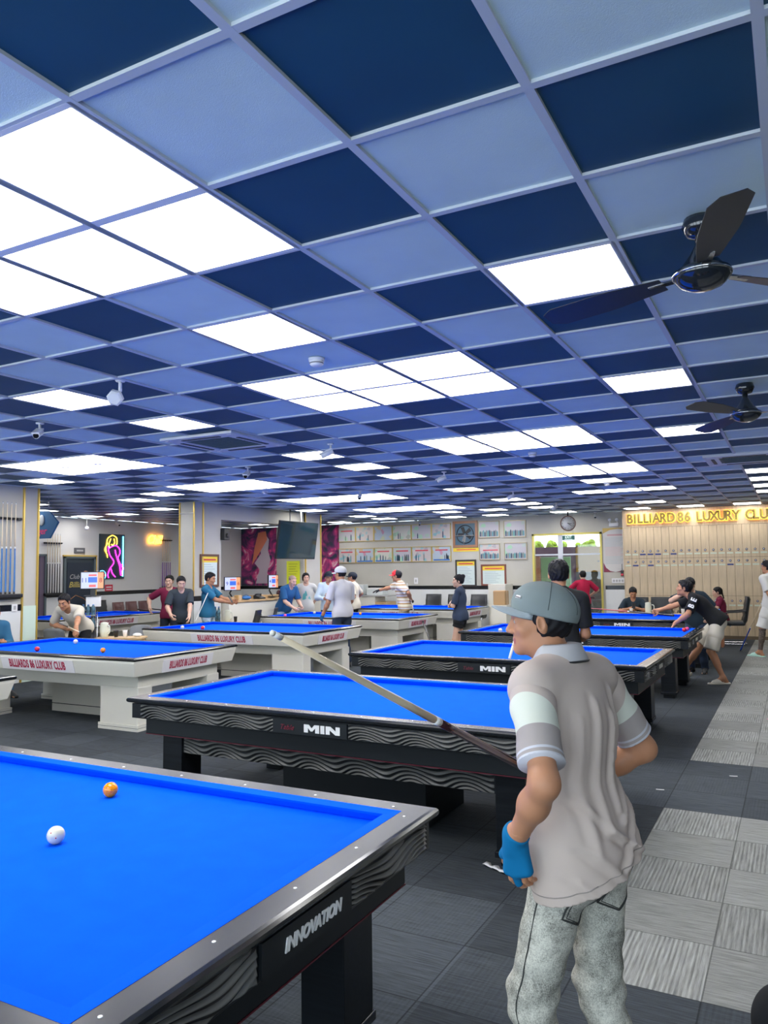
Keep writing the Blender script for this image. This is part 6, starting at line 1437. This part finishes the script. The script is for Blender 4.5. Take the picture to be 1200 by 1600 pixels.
side_table((-9.98, 11.92, 0), 10, 'drinks table right of the teal polo man', .7, .4, .72)
for i, nm in ((0, 'left'), (1, 'middle'), (2, 'right')): bottle((-10.22 + i * .07, 11.86 + .02 * i, .72), 'blue-tinted bottle, %s of three right of the teal polo man' % nm, .034, .30)
jug((-9.92, 11.98, .72), 'pale jug right of the teal polo man'); cup((-9.76, 12.02, .72), 'black cup right of the pale jug near the counter', M_bk)
side_table((-3.0, 16.9, 0), 0, 'low table with jug before the seated man with the phone', .8, .4, .72); jug((-2.78, 16.9, .72), 'white jug between the seated man and the reaching man'); cup((-3.12, 16.86, .72), 'white cup in front of the seated man', M_wht)
side_table((-1.98, 16.9, 0), 0, 'low table behind the man in the lettered t-shirt', .6, .4, .72); cup((-2.10, 16.9, .72), 'clear bottle-like cup behind the reaching man', M_wht)
t = thing('wooden_stool', 'brown wooden stool with yellow and blue packets in front of the seated woman', 'stool', (-1.60, 17.72, 0)); st_ = mat('reddish_wood', (.32, .13, .06), .4); MB().box((-.2, -.16, .66), (.2, .16, .70)).build('seat', st_, t, bevel=.005)
for sx in (-1, 1):
    for sy in (-1, 1): MB().box((sx * .16 - .022, sy * .12 - .022, 0), (sx * .16 + .022, sy * .12 + .022, .66)).build('leg', st_, t)
b_ = bx('snack_packet', 'yellow packet on the wooden stool', 'packet', (-1.69, 17.68, .70), (.12, .08, .10), mat('packet_yellow', (.8, .65, .08), .4)); MB().box((-.05, -.042, .03), (.05, -.04, .07)).build('packet_print', M_wht, b_)
b_ = bx('snack_packet', 'blue packet on the wooden stool', 'packet', (-1.52, 17.68, .70), (.12, .08, .09), mat('packet_blue', (.12, .3, .7), .4)); MB().box((-.05, -.042, .03), (.05, -.04, .06)).build('packet_print', M_wht, b_)
q_ = WOMAN.world(np.array([0, .40, .80])); cup(tuple(q_), 'dark drink cup in the hands of the seated woman', M_bk)

# ------------------------------------------------------------------ lockers, gold sign and the things left of them
M_lock = mat('locker_wood', (.56, .44, .29), .45, streak=(34, 34, 2.2, .16)); M_gap = mat('locker_gap', (.14, .10, .06), .7)
LX0, LY = -3.75, 19.62; DW = .1775; NL = 21
t = thing('locker_bank', 'tall light-wood wall of cue lockers below the gold sign', 'lockers', (LX0, LY, 0))
MB().box((0, .018, 0), (DW * NL, .36, 2.66)).box((0, .0, 0), (DW * NL, .018, .07)).build('carcass', M_gap, t); MB().box((0, -.005, 2.66), (DW * NL + .0, .36, ZC - .012)).build('header_panel', M_lock, t)
MB().box((-.02, -.005, 0), (.0, .36, ZC - .012)).build('side_panel', M_lock, t)
M_kn = mat('locker_knob_ring', (.05, .05, .12), .3); M_kc = mat('locker_knob_face', (.6, .62, .7), .3, metal=.3)
door_m = {}
for row, (z0, z1, kz, lz) in enumerate(((1.90, 2.655, 2.075, 1.995), (1.00, 1.893, 1.815, 1.725), (.075, .993, .88, .78))):
    base = MB().box((.003, 0, z0), (DW - .003, .02, z1)); 
    for k in range(NL):
        if k == 0: o = base.build('door', M_lock, t); kn = MB().lathe([(.026, 0), (.026, .008), (.020, .012)], 16, M=Matrix.Translation((DW / 2, 0, kz)) @ Matrix.Rotation(pi / 2, 4, 'X')).build('lock_knob', M_kn, o); kc = MB().lathe([(.015, .012), (.013, .017)], 12, M=Matrix.Translation((DW / 2, 0, kz)) @ Matrix.Rotation(pi / 2, 4, 'X')).build('knob_face', M_kc, kn) if False else None; fc = MB().lathe([(.016, .0125), (.014, .016)], 12, M=Matrix.Translation((DW / 2, 0, kz)) @ Matrix.Rotation(pi / 2, 4, 'X')).build('knob_face', M_kc, o); lp = {c: None for c in (0, 1)}; o0, kn0, fc0 = o, kn, fc
        else:
            o = o0.copy(); COL.objects.link(o); o.parent = t
            for g in (kn0, fc0): c = g.copy(); COL.objects.link(c); c.parent = o
        o.location = (k * DW, 0, 0)
        dark = (row, k) in {(0, 2), (0, 3), (0, 4), (0, 6), (1, 1), (1, 3), (1, 13), (1, 17)}; key = (row, dark)
        if key not in door_m: lpn = MB().box((.022, -.004, lz - .018), (DW - .022, 0, lz + .018)).build('label_plate', mat('plate_navy', (.02, .04, .20), .4) if dark else mat('plate_pale', (.58, .64, .52), .5), o); door_m[key] = lpn
        else: c = door_m[key].copy(); COL.objects.link(c); c.parent = o
t = thing('wall_sign', 'gold illuminated lettering reading BILLIARD 86 LUXURY CLUB above the lockers', 'sign', (LX0 + .03, LY - .01, 2.87))
gl = mat('gold_letter', (.30, .20, .06), .25, metal=.8); ne = mat('neon_amber', (.6, .35, .03), .4, emit=(1, .5, .05), es=2.2)
xcur = .07
for ch, wd in zip('BILLIARD 86 LUXURY CLUB', [.165, .09, .14, .14, .09, .165, .165, .165, .09, .155, .155, .11, .145, .165, .165, .165, .165, .165, .11, .16, .145, .165, .165]):
    if ch != ' ':
        o = text(ch, .31, gl, t, (xcur, -.05, -.01), xs=.84, bold=.011, ext=.022, name='letter', align='LEFT')
        c_ = text(ch, .31, ne, o, (-.004, 0, -.024), rot=(0, 0, 0), xs=.90, bold=.019, ext=.004, name='glowing_outline', align='LEFT')
    xcur += wd * .98
# poster, emergency light, switches and extinguisher between door and lockers
t = thing('wall_poster', 'cream rules poster with burgundy and gold corners left of the lockers', 'poster', (-4.06, Y1, 2.13)); MB().box((-.28, -.012, -.56), (.28, 0, .56)).build('sheet', mat('poster_cream', (.62, .60, .58), .4), t)
bg = mat('burgundy', (.22, .02, .05), .5); gd = mat('poster_gold', (.6, .42, .12), .5)
MB().prism([(-.28, .56), (.28, .56), (.28, .50), (.1, .535), (-.1, .51), (-.28, .42)], -.014, -.012, 'y').build('top_swoosh', gd, t); MB().prism([(-.28, -.56), (.0, -.56), (-.12, -.53), (-.22, -.45), (-.28, -.32)], -.014, -.012, 'y').build('corner_swoosh', bg, t); MB().prism([(.28, -.56), (.02, -.56), (.15, -.53), (.28, -.50)], -.0145, -.012, 'y').build('bottom_swoosh', bg, t)
A = MB().box((-.17, -.0145, .36), (.2, -.012, .40), 1)
for k in range(20): A.box((-.23, -.014, .30 - k * .034), (.23 - .08 * ((k * 5) % 4) / 3, -.012, .308 - k * .034), 1 if 6 < k < 14 else 0)
A.build('text_lines', [mat('text_grey', (.35, .42, .45), .6), mat('text_rose', (.6, .35, .35), .6)], t)
t = thing('emergency_light', 'white twin-head emergency light above the rules poster', 'emergency light', (-4.05, Y1 - .0, 2.80)); MB().box((-.12, -.05, -.07), (.12, 0, .02)).build('battery_box', M_wht, t, bevel=.006)
for s in (-1, 1): MB().tube([(s * .09, -.04, .02), (s * .09, -.06, .07)], .012, 8).build('bracket', M_wht, t); MB().lathe([(.03, -.02), (.045, .03), (.04, .032)], 18, M=Matrix.Translation((s * .09, -.07, .10)) @ Matrix.Rotation(R_(100), 4, 'X')).build('lamp_head', mat('lamp_glass', (.5, .52, .55), .15), t)
t = thing('light_switches', 'row of white switches under the rules poster', 'switches', (-3.95, Y1, 1.35)); MB().box((-.2, -.02, -.06), (.2, 0, .06)).build('plate', M_wht, t, bevel=.004)
for k in range(5): MB().box((-.17 + k * .07, -.026, -.03), (-.12 + k * .07, -.02, .03)).build('switch_rocker', mat('grey_plastic', (.4, .4, .4), .5), t)
t = thing('walkie_talkie', 'dark handset with aerial hanging before the rules poster', 'handset', (-3.88, Y1 - .03, 1.55)); MB().box((-.035, -.03, -.09), (.035, .0, .06)).build('handset_body', M_bk, t, bevel=.006); MB().tube([(0, -.015, .06), (0, -.015, .22)], .006, 6).build('aerial', M_bk, t); MB().box((-.03, -.034, -.07), (.03, -.03, -.02)).build('red_panel', mat('notice_red', (.6, .03, .06), .5), t)

# ------------------------------------------------------------------ clock, exit sign, glass door
t = thing('wall_clock', 'round white clock hanging on a black rod above the exit sign', 'clock', (-4.86, 18.6, 2.77), R_(15)); CK = t; CK.scale = (.87, 1, .87)
CM = Matrix.Rotation(pi / 2, 4, 'X')
MB().lathe([(.20, 0), (.215, .01), (.215, .04), (.19, .045), (.188, .03)], 40, M=CM).build('rim', mat('clock_rim', (.18, .08, .06), .35), t); MB().lathe([(.19, .0), (.19, .034)], 40, M=CM).build('dial', mat('clock_face', (.72, .72, .70), .5), t)
for k in range(12): a = k * pi / 6; MB().box((-.006, -.038, .145), (.006, -.034, .17), 0, Matrix.Rotation(a, 4, 'Y')).build('hour_mark', M_bk, t)
for a, l, w in ((-R_(100), .09, .008), (-R_(130), .13, .005)): MB().box((-w, -.042, -.02), (w, -.038, l), 0, Matrix.Rotation(-a, 4, 'Y')).build('hand', M_bk, t)
MB().tube([(0, 0, .20), (0, 0, ZC - 2.77)], .022, 10).build('hanging_rod', M_bk, t)
t = thing('exit_sign', 'small dark green EXIT sign hanging over the glass door', 'exit sign', (-5.12, 19.6, 2.46)); MB().box((-.17, -.015, -.065), (.17, .015, .065)).build('sign_box', mat('exit_case', (.45, .5, .5), .4), t); MB().box((-.155, -.018, -.052), (.155, -.015, .052)).build('face', mat('exit_dark_green', (.01, .08, .07), .4), t); text('EXIT', .085, mat('exit_text', (.5, .6, .55), .4, emit=(.6, .8, .7), es=.4), t, (0, -.020, .012), ext=.001, bold=.001); MB().box((-.1, -.020, -.045), (.1, -.018, -.035)).build('underline', mat('exit_text', (.5, .6, .55), .4), t)
for s in (-1, 1): MB().tube([(s * .12, 0, .06), (s * .12, 0, ZC - 2.46)], .003, 6).build('wire', M_chrome, t)
M_yf = mat('door_brass_frame', (.62, .52, .12), .35, metal=.3); M_gls = mat('clear_glass', (.95, .97, .97), .02, trans=1.)
A = MB()
for lo, hi in (((DX0, 0), (DX0 + .05, DZ)), ((DX1 - .05, 0), (DX1, DZ)), ((DX0, DZ - .05), (DX1, DZ))): A.box((lo[0], Y1 - .03, lo[1]), (hi[0], Y1 + .08, hi[1]))
A.box((-5.52, Y1 + .02, 0), (-5.40, Y1 + .07, DZ - .05), 1).box((DX0 + .05, Y1 + .03, 2.02), (DX1 - .05, Y1 + .06, 2.06), 1)
d3 = A.build('door_3', [M_yf, mat('aluminium', (.5, .5, .52), .35, metal=.6)]); d3['kind'] = 'structure'
for x0, x1 in ((DX0 + .05, -5.52), (-5.40, DX1 - .05)): MB().box((x0, Y1 + .04, 0.02), (x1, Y1 + .05, DZ - .05)).build('glass_pane', M_gls, d3)
# the yard seen through the glass: shutters, board, hedge and building
def yard(nm, lb, cat, loc, s, m, part='panel', rz=0): 
    t = thing(nm, lb, cat, loc, rz); MB().box((-s[0] / 2, 0, 0), (s[0] / 2, s[1], s[2])).build(part, m, t); return t
struct('yard_light_block', MB().box((-9.5, Y1 + .2, 3.3), (-1, 23.6, 3.4)), mat('light_block_grey', (.3, .3, .3), .8)); struct('yard_light_block_side', MB().box((-9.6, Y1 + .2, 0), (-9.5, 24.4, 3.3)), M_wall)  # unseen slab and side wall added to cut daylight in the yard
struct('yard_ground', MB().box((-9.5, Y1 + .2, -.1), (-1, 28, -.01)), mat('yard_concrete', (.22, .21, .19), .9, noise=(3, .2)))
struct('yard_wall', MB().box((-9.0, 24.2, 0), (-6.04, 24.4, 2.35)), mat('yard_purple_wall', (.16, .07, .11), .8)); struct('yard_wall_side', MB().box((-6.04, 23.9, 0), (-2, 24.4, 2.30)), mat('grey_brick', (.14, .13, .12), .85, noise=(9, .3)))
t = yard('wall_cabinet', 'ochre wooden cabinet seen through the glass door, right', 'cabinet', (-5.46, 23.5, 1.56), (.95, .35, .76), mat('ochre_board', (.42, .20, .02), .5), 'cabinet_body'); MB().box((-.42, -.01, .06), (.40, 0, .66)).build('cabinet_door', mat('ochre_board_dark', (.42, .22, .03), .5), t); MB().box((.18, -.03, .3), (.24, -.01, .33)).build('handle', M_bk, t)
t = yard('green_board', 'pale green board leaning in the yard behind the glass door', 'board', (-6.43, 23.0, 0), (.90, .06, 2.03), mat('pale_green_board', (.24, .42, .18), .6), 'board_sheet'); MB().box((-.45, -.01, 2.0), (.45, 0, 2.03)).build('top_edge', mat('board_edge', (.4, .5, .35), .6), t)
t = yard('orange_post', 'terracotta post left of the green board', 'post', (-6.98, 22.9, 0), (.16, .12, 2.03), mat('terracotta', (.42, .17, .08), .7), 'post_shaft'); MB().box((-.09, -.01, 2.0), (.09, .13, 2.04)).build('post_cap', mat('terracotta', (.42, .17, .08), .7), t)
hm = mat('hedge_leaves', (.20, .27, .01), .8, noise=(6, .6))
for k, (x, lb) in enumerate(((-7.9, 'leftmost bright green hedge behind the yard wall'), (-7.0, 'second bright green hedge from the left'), (-6.1, 'third bright green hedge, behind the exit sign'), (-5.2, 'rightmost bright green hedge above the cabinet'))):
    t = thing('hedge', lb, 'hedge', (x, 25.4, 0), group='hedges behind the yard wall'); rs = random.Random(k); A = MB()
    for q_ in range(26): A.sphere((rs.uniform(-.29, .29), rs.uniform(-.2, .2), rs.uniform(1.9, 2.52)), rs.uniform(.09, .15), 8)
    A.build('foliage', hm, t, fix=False); MB().tube([(0, 0, 0), (0, 0, 2.1)], .05, 8).build('stem', M_wood, t)
t = thing('bicycle', 'grey bicycle parked in the yard beyond the man in red', 'bicycle', (-5.15, 22.4, 0), .2); gm = mat('bike_grey', (.2, .2, .2), .5)
for x in (-.5, .5): MB().tube([(x + .32 * cos(a), 0, .33 + .32 * sin(a)) for a in np.linspace(0, 2 * pi, 25)], .014, 6).build('wheel', gm, t)
MB().tube([(-.5, 0, .33), (-.1, 0, .75), (.38, 0, .78), (.5, 0, .33)], .014, 6).tube([(-.1, 0, .75), (0, 0, .33), (.38, 0, .72)], .014, 6).tube([(-.5, 0, .33), (0, 0, .33)], .012, 6).build('frame', gm, t); MB().box((-.2, -.05, .8), (0, .05, .84)).build('saddle', M_bk, t); MB().tube([(.38, 0, .78), (.38, 0, .95), (.36, -.22, .98)], .012, 6).tube([(.38, 0, .95), (.36, .22, .98)], .012, 6).build('handlebar', gm, t)

# ------------------------------------------------------------------ framed pictures on the far wall
def print_mat(k, base, c1, c2, sc):
    m = bpy.data.materials.new('event_print_%d' % k); m.use_nodes = True; N = m.node_tree.nodes; L = m.node_tree.links; b = N['Principled BSDF']; b.inputs['Roughness'].default_value = .4
    tc = N.new('ShaderNodeTexCoord'); mp = N.new('ShaderNodeMapping'); mp.inputs['Location'].default_value = (k * 3.1, 0, k * 1.7); vo = N.new('ShaderNodeTexVoronoi'); vo.inputs['Scale'].default_value = sc
    L.new(tc.outputs['Object'], mp.inputs[0]); L.new(mp.outputs[0], vo.inputs['Vector']); cr = N.new('ShaderNodeValToRGB'); cr.color_ramp.elements[0].color = (*base, 1); cr.color_ramp.elements[1].color = (*c2, 1); e_ = cr.color_ramp.elements.new(.62); e_.color = (*base, 1); e_ = cr.color_ramp.elements.new(.80); e_.color = (*c1, 1)
    L.new(vo.outputs['Color'], cr.inputs[0]); L.new(cr.outputs[0], b.inputs['Base Color']); return m
PB = [print_mat(0, (.50, .48, .52), (.35, .62, .42), (.12, .30, .60), 9), print_mat(1, (.56, .50, .48), (.25, .50, .55), (.6, .25, .25), 12), print_mat(2, (.42, .50, .58), (.6, .62, .22), (.5, .12, .45), 10), print_mat(3, (.60, .58, .52), (.3, .6, .4), (.55, .15, .25), 11)]
fig_m = [mat('figure_navy', (.04, .06, .12), .6), mat('figure_grey', (.2, .22, .22), .6), mat('figure_teal', (.1, .3, .35), .6)]
x_edges = [-12.29, -11.66, -11.03, -10.41, -9.79, -9.15, -8.55]; ordn = ('first', 'second', 'third', 'fourth', 'fifth', 'sixth')
for row, (zc, hh) in enumerate(((2.77, .44), (2.13, .44))):
    for k in range(6):
        x0, x1 = x_edges[k], x_edges[k + 1]; w = x1 - x0 - .005
        desc = (['with two figures in blue', 'with a pale green backdrop', 'with colourful bottom edge', 'with green and violet artwork', 'with a single dark player', 'with a standing figure and green logo'],
                ['with a small group', 'with a group behind a blue table', 'with red heading and a trio', 'crowded with many people', 'with red heading and dark pair', 'with red heading and blue table'])[row][k]
        t, p = framed('award picture %s, %s in the %s row' % (desc, ordn[k], 'upper' if row == 0 else 'lower'), 'picture', ((x0 + x1) / 2, Y1, zc), 0, w, hh, M_gframe, PB[(k + row) % 4], 'award pictures in two rows', .018)
        rs = random.Random(k + 10 * row); A = MB(); nf = [2, 2, 0, 2, 1, 1, 6, 5, 4, 14, 3, 5][row * 6 + k]
        for q_ in range(nf):
            x = rs.uniform(-w * .36, w * .36); hf = rs.uniform(.11, .17); z = -hh / 2 + .04; A.box((x - .016, -.018, z), (x + .016, -.015, z + hf), q_ % 3); A.sphere((x, -.0165, z + hf + .014), .014, 8, q_ % 3, (1, .15, 1))
        if nf: A.build('people_in_print', fig_m, p, fix=False)
        if row == 1 or k == 0:
            MB().box((-w * .32, -.018, .09), (w * .32, -.015, .125)).build('red_heading', mat('heading_red', (.65, .07, .10), .5), p)
        if row == 1 and k in (1, 2, 5): MB().box((-w * .42, -.0185, -hh / 2 + .03), (w * .42, -.0155, -hh / 2 + .07)).build('blue_strip', mat('strip_blue', (.04, .16, .5), .5), p)
for (xc, zc, w, h, lb, hd) in ((-7.42, 2.77, .62, .46, 'silver framed team photo right of the wall fan, upper', 0), (-6.68, 2.76, .62, .46, 'framed team photo nearest the clock, upper', 0), (-7.41, 2.155, .60, .45, 'framed team photo with red heading, lower left', 1), (-6.67, 2.16, .64, .46, 'framed group photo nearest the glass door, lower', 0)):
    t, p = framed(lb, 'picture', (xc, Y1, zc), 0, w, h, mat('champagne_frame', (.42, .36, .24), .35, metal=.3), PB[1 if hd else 0], 'team photos by the wall fan', .02); A = MB(); rs = random.Random(int(-xc * 100))
    for q_ in range(12): x = -w * .4 + w * .8 * q_ / 11; z = -h / 2 + .04; hf = rs.uniform(.10, .15); A.box((x - .018, -.018, z), (x + .018, -.015, z + hf), q_ % 3); A.sphere((x, -.0165, z + hf + .012), .014, 8, q_ % 3, (1, .15, 1))
    A.build('people_in_print', fig_m, p, fix=False)
    if hd: MB().box((-w * .32, -.018, .03), (w * .4, -.015, .06)).build('red_heading', mat('heading_red', (.65, .07, .10), .5), p)
t, p = framed('copper framed opening with a black wall fan', 'framed fan', (-8.12, Y1, 2.66), 0, .74, .74, mat('copper_frame', (.32, .16, .09), .4), mat('fan_box_back', (.06, .12, .17), .5), None, .07, 'framed_fan')
MB().tube([(.0 + .25 * cos(a), -.03, .25 * sin(a)) for a in np.linspace(0, 2 * pi, 33)], .012, 6).build('fan_ring', M_bk, t)
for k in range(5): MB().prism([(.02, -.03), (.20, -.06), (.22, .04), (.05, .04)], -.03, -.024, 'y', 0, Matrix.Rotation(k * 2 * pi / 5 + .5, 4, 'Y')).build('fan_blade', mat('fan_blade_steel', (.25, .25, .24), .3, metal=.5) if k == 1 else M_bk, t)
MB().box((-.30, -.045, -.045), (.30, -.035, -.03)).box((-.04, -.045, -.3), (-.025, -.035, -.045)).build('guard_bar', M_chrome, t)
t = thing('wall_notice', 'narrow yellow notice strip under the framed fan', 'notice', (-8.11, Y1, 2.23)); MB().box((-.38, -.01, -.05), (.38, 0, .05)).build('strip', M_yel, t); MB().box((-.28, -.012, -.012), (.3, -.01, .014)).build('text_line', mat('notice_red', (.6, .03, .06), .5), t)
price_list('framed yellow-headed list behind the woman in navy', (-8.12, Y1, 1.58), 0, .62, .74, mat('dark_frame', (.04, .035, .03), .4)); price_list('reddish framed yellow-headed list right of the woman in navy', (-7.31, Y1, 1.52), 0, .72, .58, mat('mahogany_frame', (.2, .06, .04), .4))
t = thing('switch_plate', 'white switch plate on the far wall above the black band', 'switch', (-9.67, Y1, 1.37)); MB().box((-.06, -.012, -.09), (.06, 0, .09)).build('plate', M_wht, t, bevel=.003); MB().box((-.02, -.018, -.04), (.02, -.012, .04)).build('switch_rocker', mat('grey_plastic', (.4, .4, .4), .5), t)
# far counter with boxes
t = thing('serving_counter', 'white counter with a wooden end against the far wall', 'counter', (-10.95, 19.35, 0)); MB().box((-.7, -.3, 0), (.45, .3, .95)).build('counter_body', M_white, t); MB().box((.45, -.3, 0), (.80, .3, .80)).build('wooden_side', M_oak, t); MB().box((-.72, -.32, .95), (.83, .32, .98)).build('counter_top', mat('grey_plastic', (.4, .4, .4), .5), t)
b_ = bx('styrofoam_box', 'pale box with dark handle on the far counter, left', 'box', (-11.2, 19.4, .98), (.42, .3, .30), mat('pale_box', (.6, .64, .64), .5)); MB().box((-.1, -.16, .15), (.1, -.15, .18)).build('handle', M_bk, b_)
b_ = bx('styrofoam_box', 'wide pale box on the far counter, right of the black cap', 'box', (-10.62, 19.4, .98), (.52, .34, .20), mat('pale_box', (.6, .64, .64), .5)); MB().box((-.26, -.175, .17), (.26, .175, .205)).build('lid', M_wht, b_)
t = thing('fruit_bowl', 'small heap of yellow and green goods on the far counter', 'groceries', (-11.0, 19.12, .98)); MB().lathe([(.05, 0), (.10, .05), (.105, .05)], 16).build('bowl', mat('bowl_green', (.1, .3, .15), .5), t)
for k in range(5): MB().sphere((.04 * cos(k * 1.3), .04 * sin(k * 1.3), .06 + .01 * k), .035, 12).build('fruit', mat('fruit_yellow' if k % 2 else 'fruit_brown', (.7, .5, .1) if k % 2 else (.35, .16, .06), .5), t)
t = thing('white_cabinet', 'plain white cabinet at the far wall right of the armchairs', 'cabinet', (-6.98, 19.55, 0)); MB().box((-.24, -.25, 0), (.24, .35, 1.28)).build('cabinet_body', M_white, t, bevel=.005); MB().box((-.22, -.256, .05), (.22, -.25, 1.22)).build('cabinet_door', M_white, t); MB().box((.16, -.28, .6), (.18, -.256, .75)).build('handle', M_chrome, t)
b_ = bx('cardboard_box', 'brown carton on a stand beside the brim of the grey cap', 'box', (-6.62, 18.6, .78), (.32, .3, .36), mat('cardboard', (.4, .25, .12), .7)); MB().box((-.162, -.03, 0), (.162, .03, .362)).build('tape', mat('tape', (.55, .4, .25), .4), b_)
t = thing('plinth', 'pale stand under the brown carton', 'stand', (-6.62, 18.6, 0)); MB().box((-.2, -.2, 0), (.2, .2, .74)).build('stand_body', M_white, t); MB().box((-.22, -.22, .74), (.22, .22, .78)).build('stand_top', M_white, t)

# ------------------------------------------------------------------ on the floor and rails
t = thing('crumpled_tissue', 'crumpled white tissue on the carpet left of the blue-wrapped hand', 'litter', (-1.585, 4.26, .002), R_(-25)); vs = []
A = MB(); n = 8
for i in range(n + 1):
    for s in (0, 1): vs.append((-.09 + .18 * i / n, (s - .5) * .035 * (1 + .4 * sin(i * 2.)), .008 + .006 * sin(i * 1.9 + s)))
A.add(vs, [(2 * i, 2 * i + 1, 2 * i + 3, 2 * i + 2) for i in range(n)], 0, True); o = A.build('tissue', M_wht, t); md = o.modifiers.new('thickness', 'SOLIDIFY'); md.thickness = .003
for (x, y, a, lb) in ((-1.0, 6.3, 10, 'tiny paper scrap on the carpet right of the foreground man'), (-.53, 6.95, 15, 'tiny paper scrap on the carpet near the right edge')): tag(MB().box((-.03, -.006, 0), (.03, .006, .003)).build('paper_scrap', M_wht, loc=(x, y, .001), rot=(0, 0, R_(a))), lb, 'litter', 'paper scraps')
t = thing('slipper', 'pink slipper tip entering at the right frame edge', 'slipper', (-.24, 9.60, 0), R_(100)); pkm = mat('slipper_pink', (.7, .2, .35), .6); MB().sphere((0, 0, .012), .05, 20, 0, (1, 2.6, .24)).build('sole', pkm, t)
MB().tube(smooth_pts([(-.048, .03, .015), (-.035, .04, .05), (0, .045, .062), (.035, .04, .05), (.048, .03, .015)]), .014, 8).build('strap', mat('slipper_rose', (.55, .08, .2), .6), t)
# black cue bag strap / folding arm by the third white table
t = thing('cue_rest', 'black stick leaning from the third white table to the floor', 'stick', (-6.30, 13.3, 0)); MB().tube([(-.0, 0, .70), (.28, -.35, .45), (.62, -.75, .02)], .013, 8).build('stick', M_bk, t); MB().sphere((0, 0, .71), .022, 12).build('stick_knob', M_bk, t)
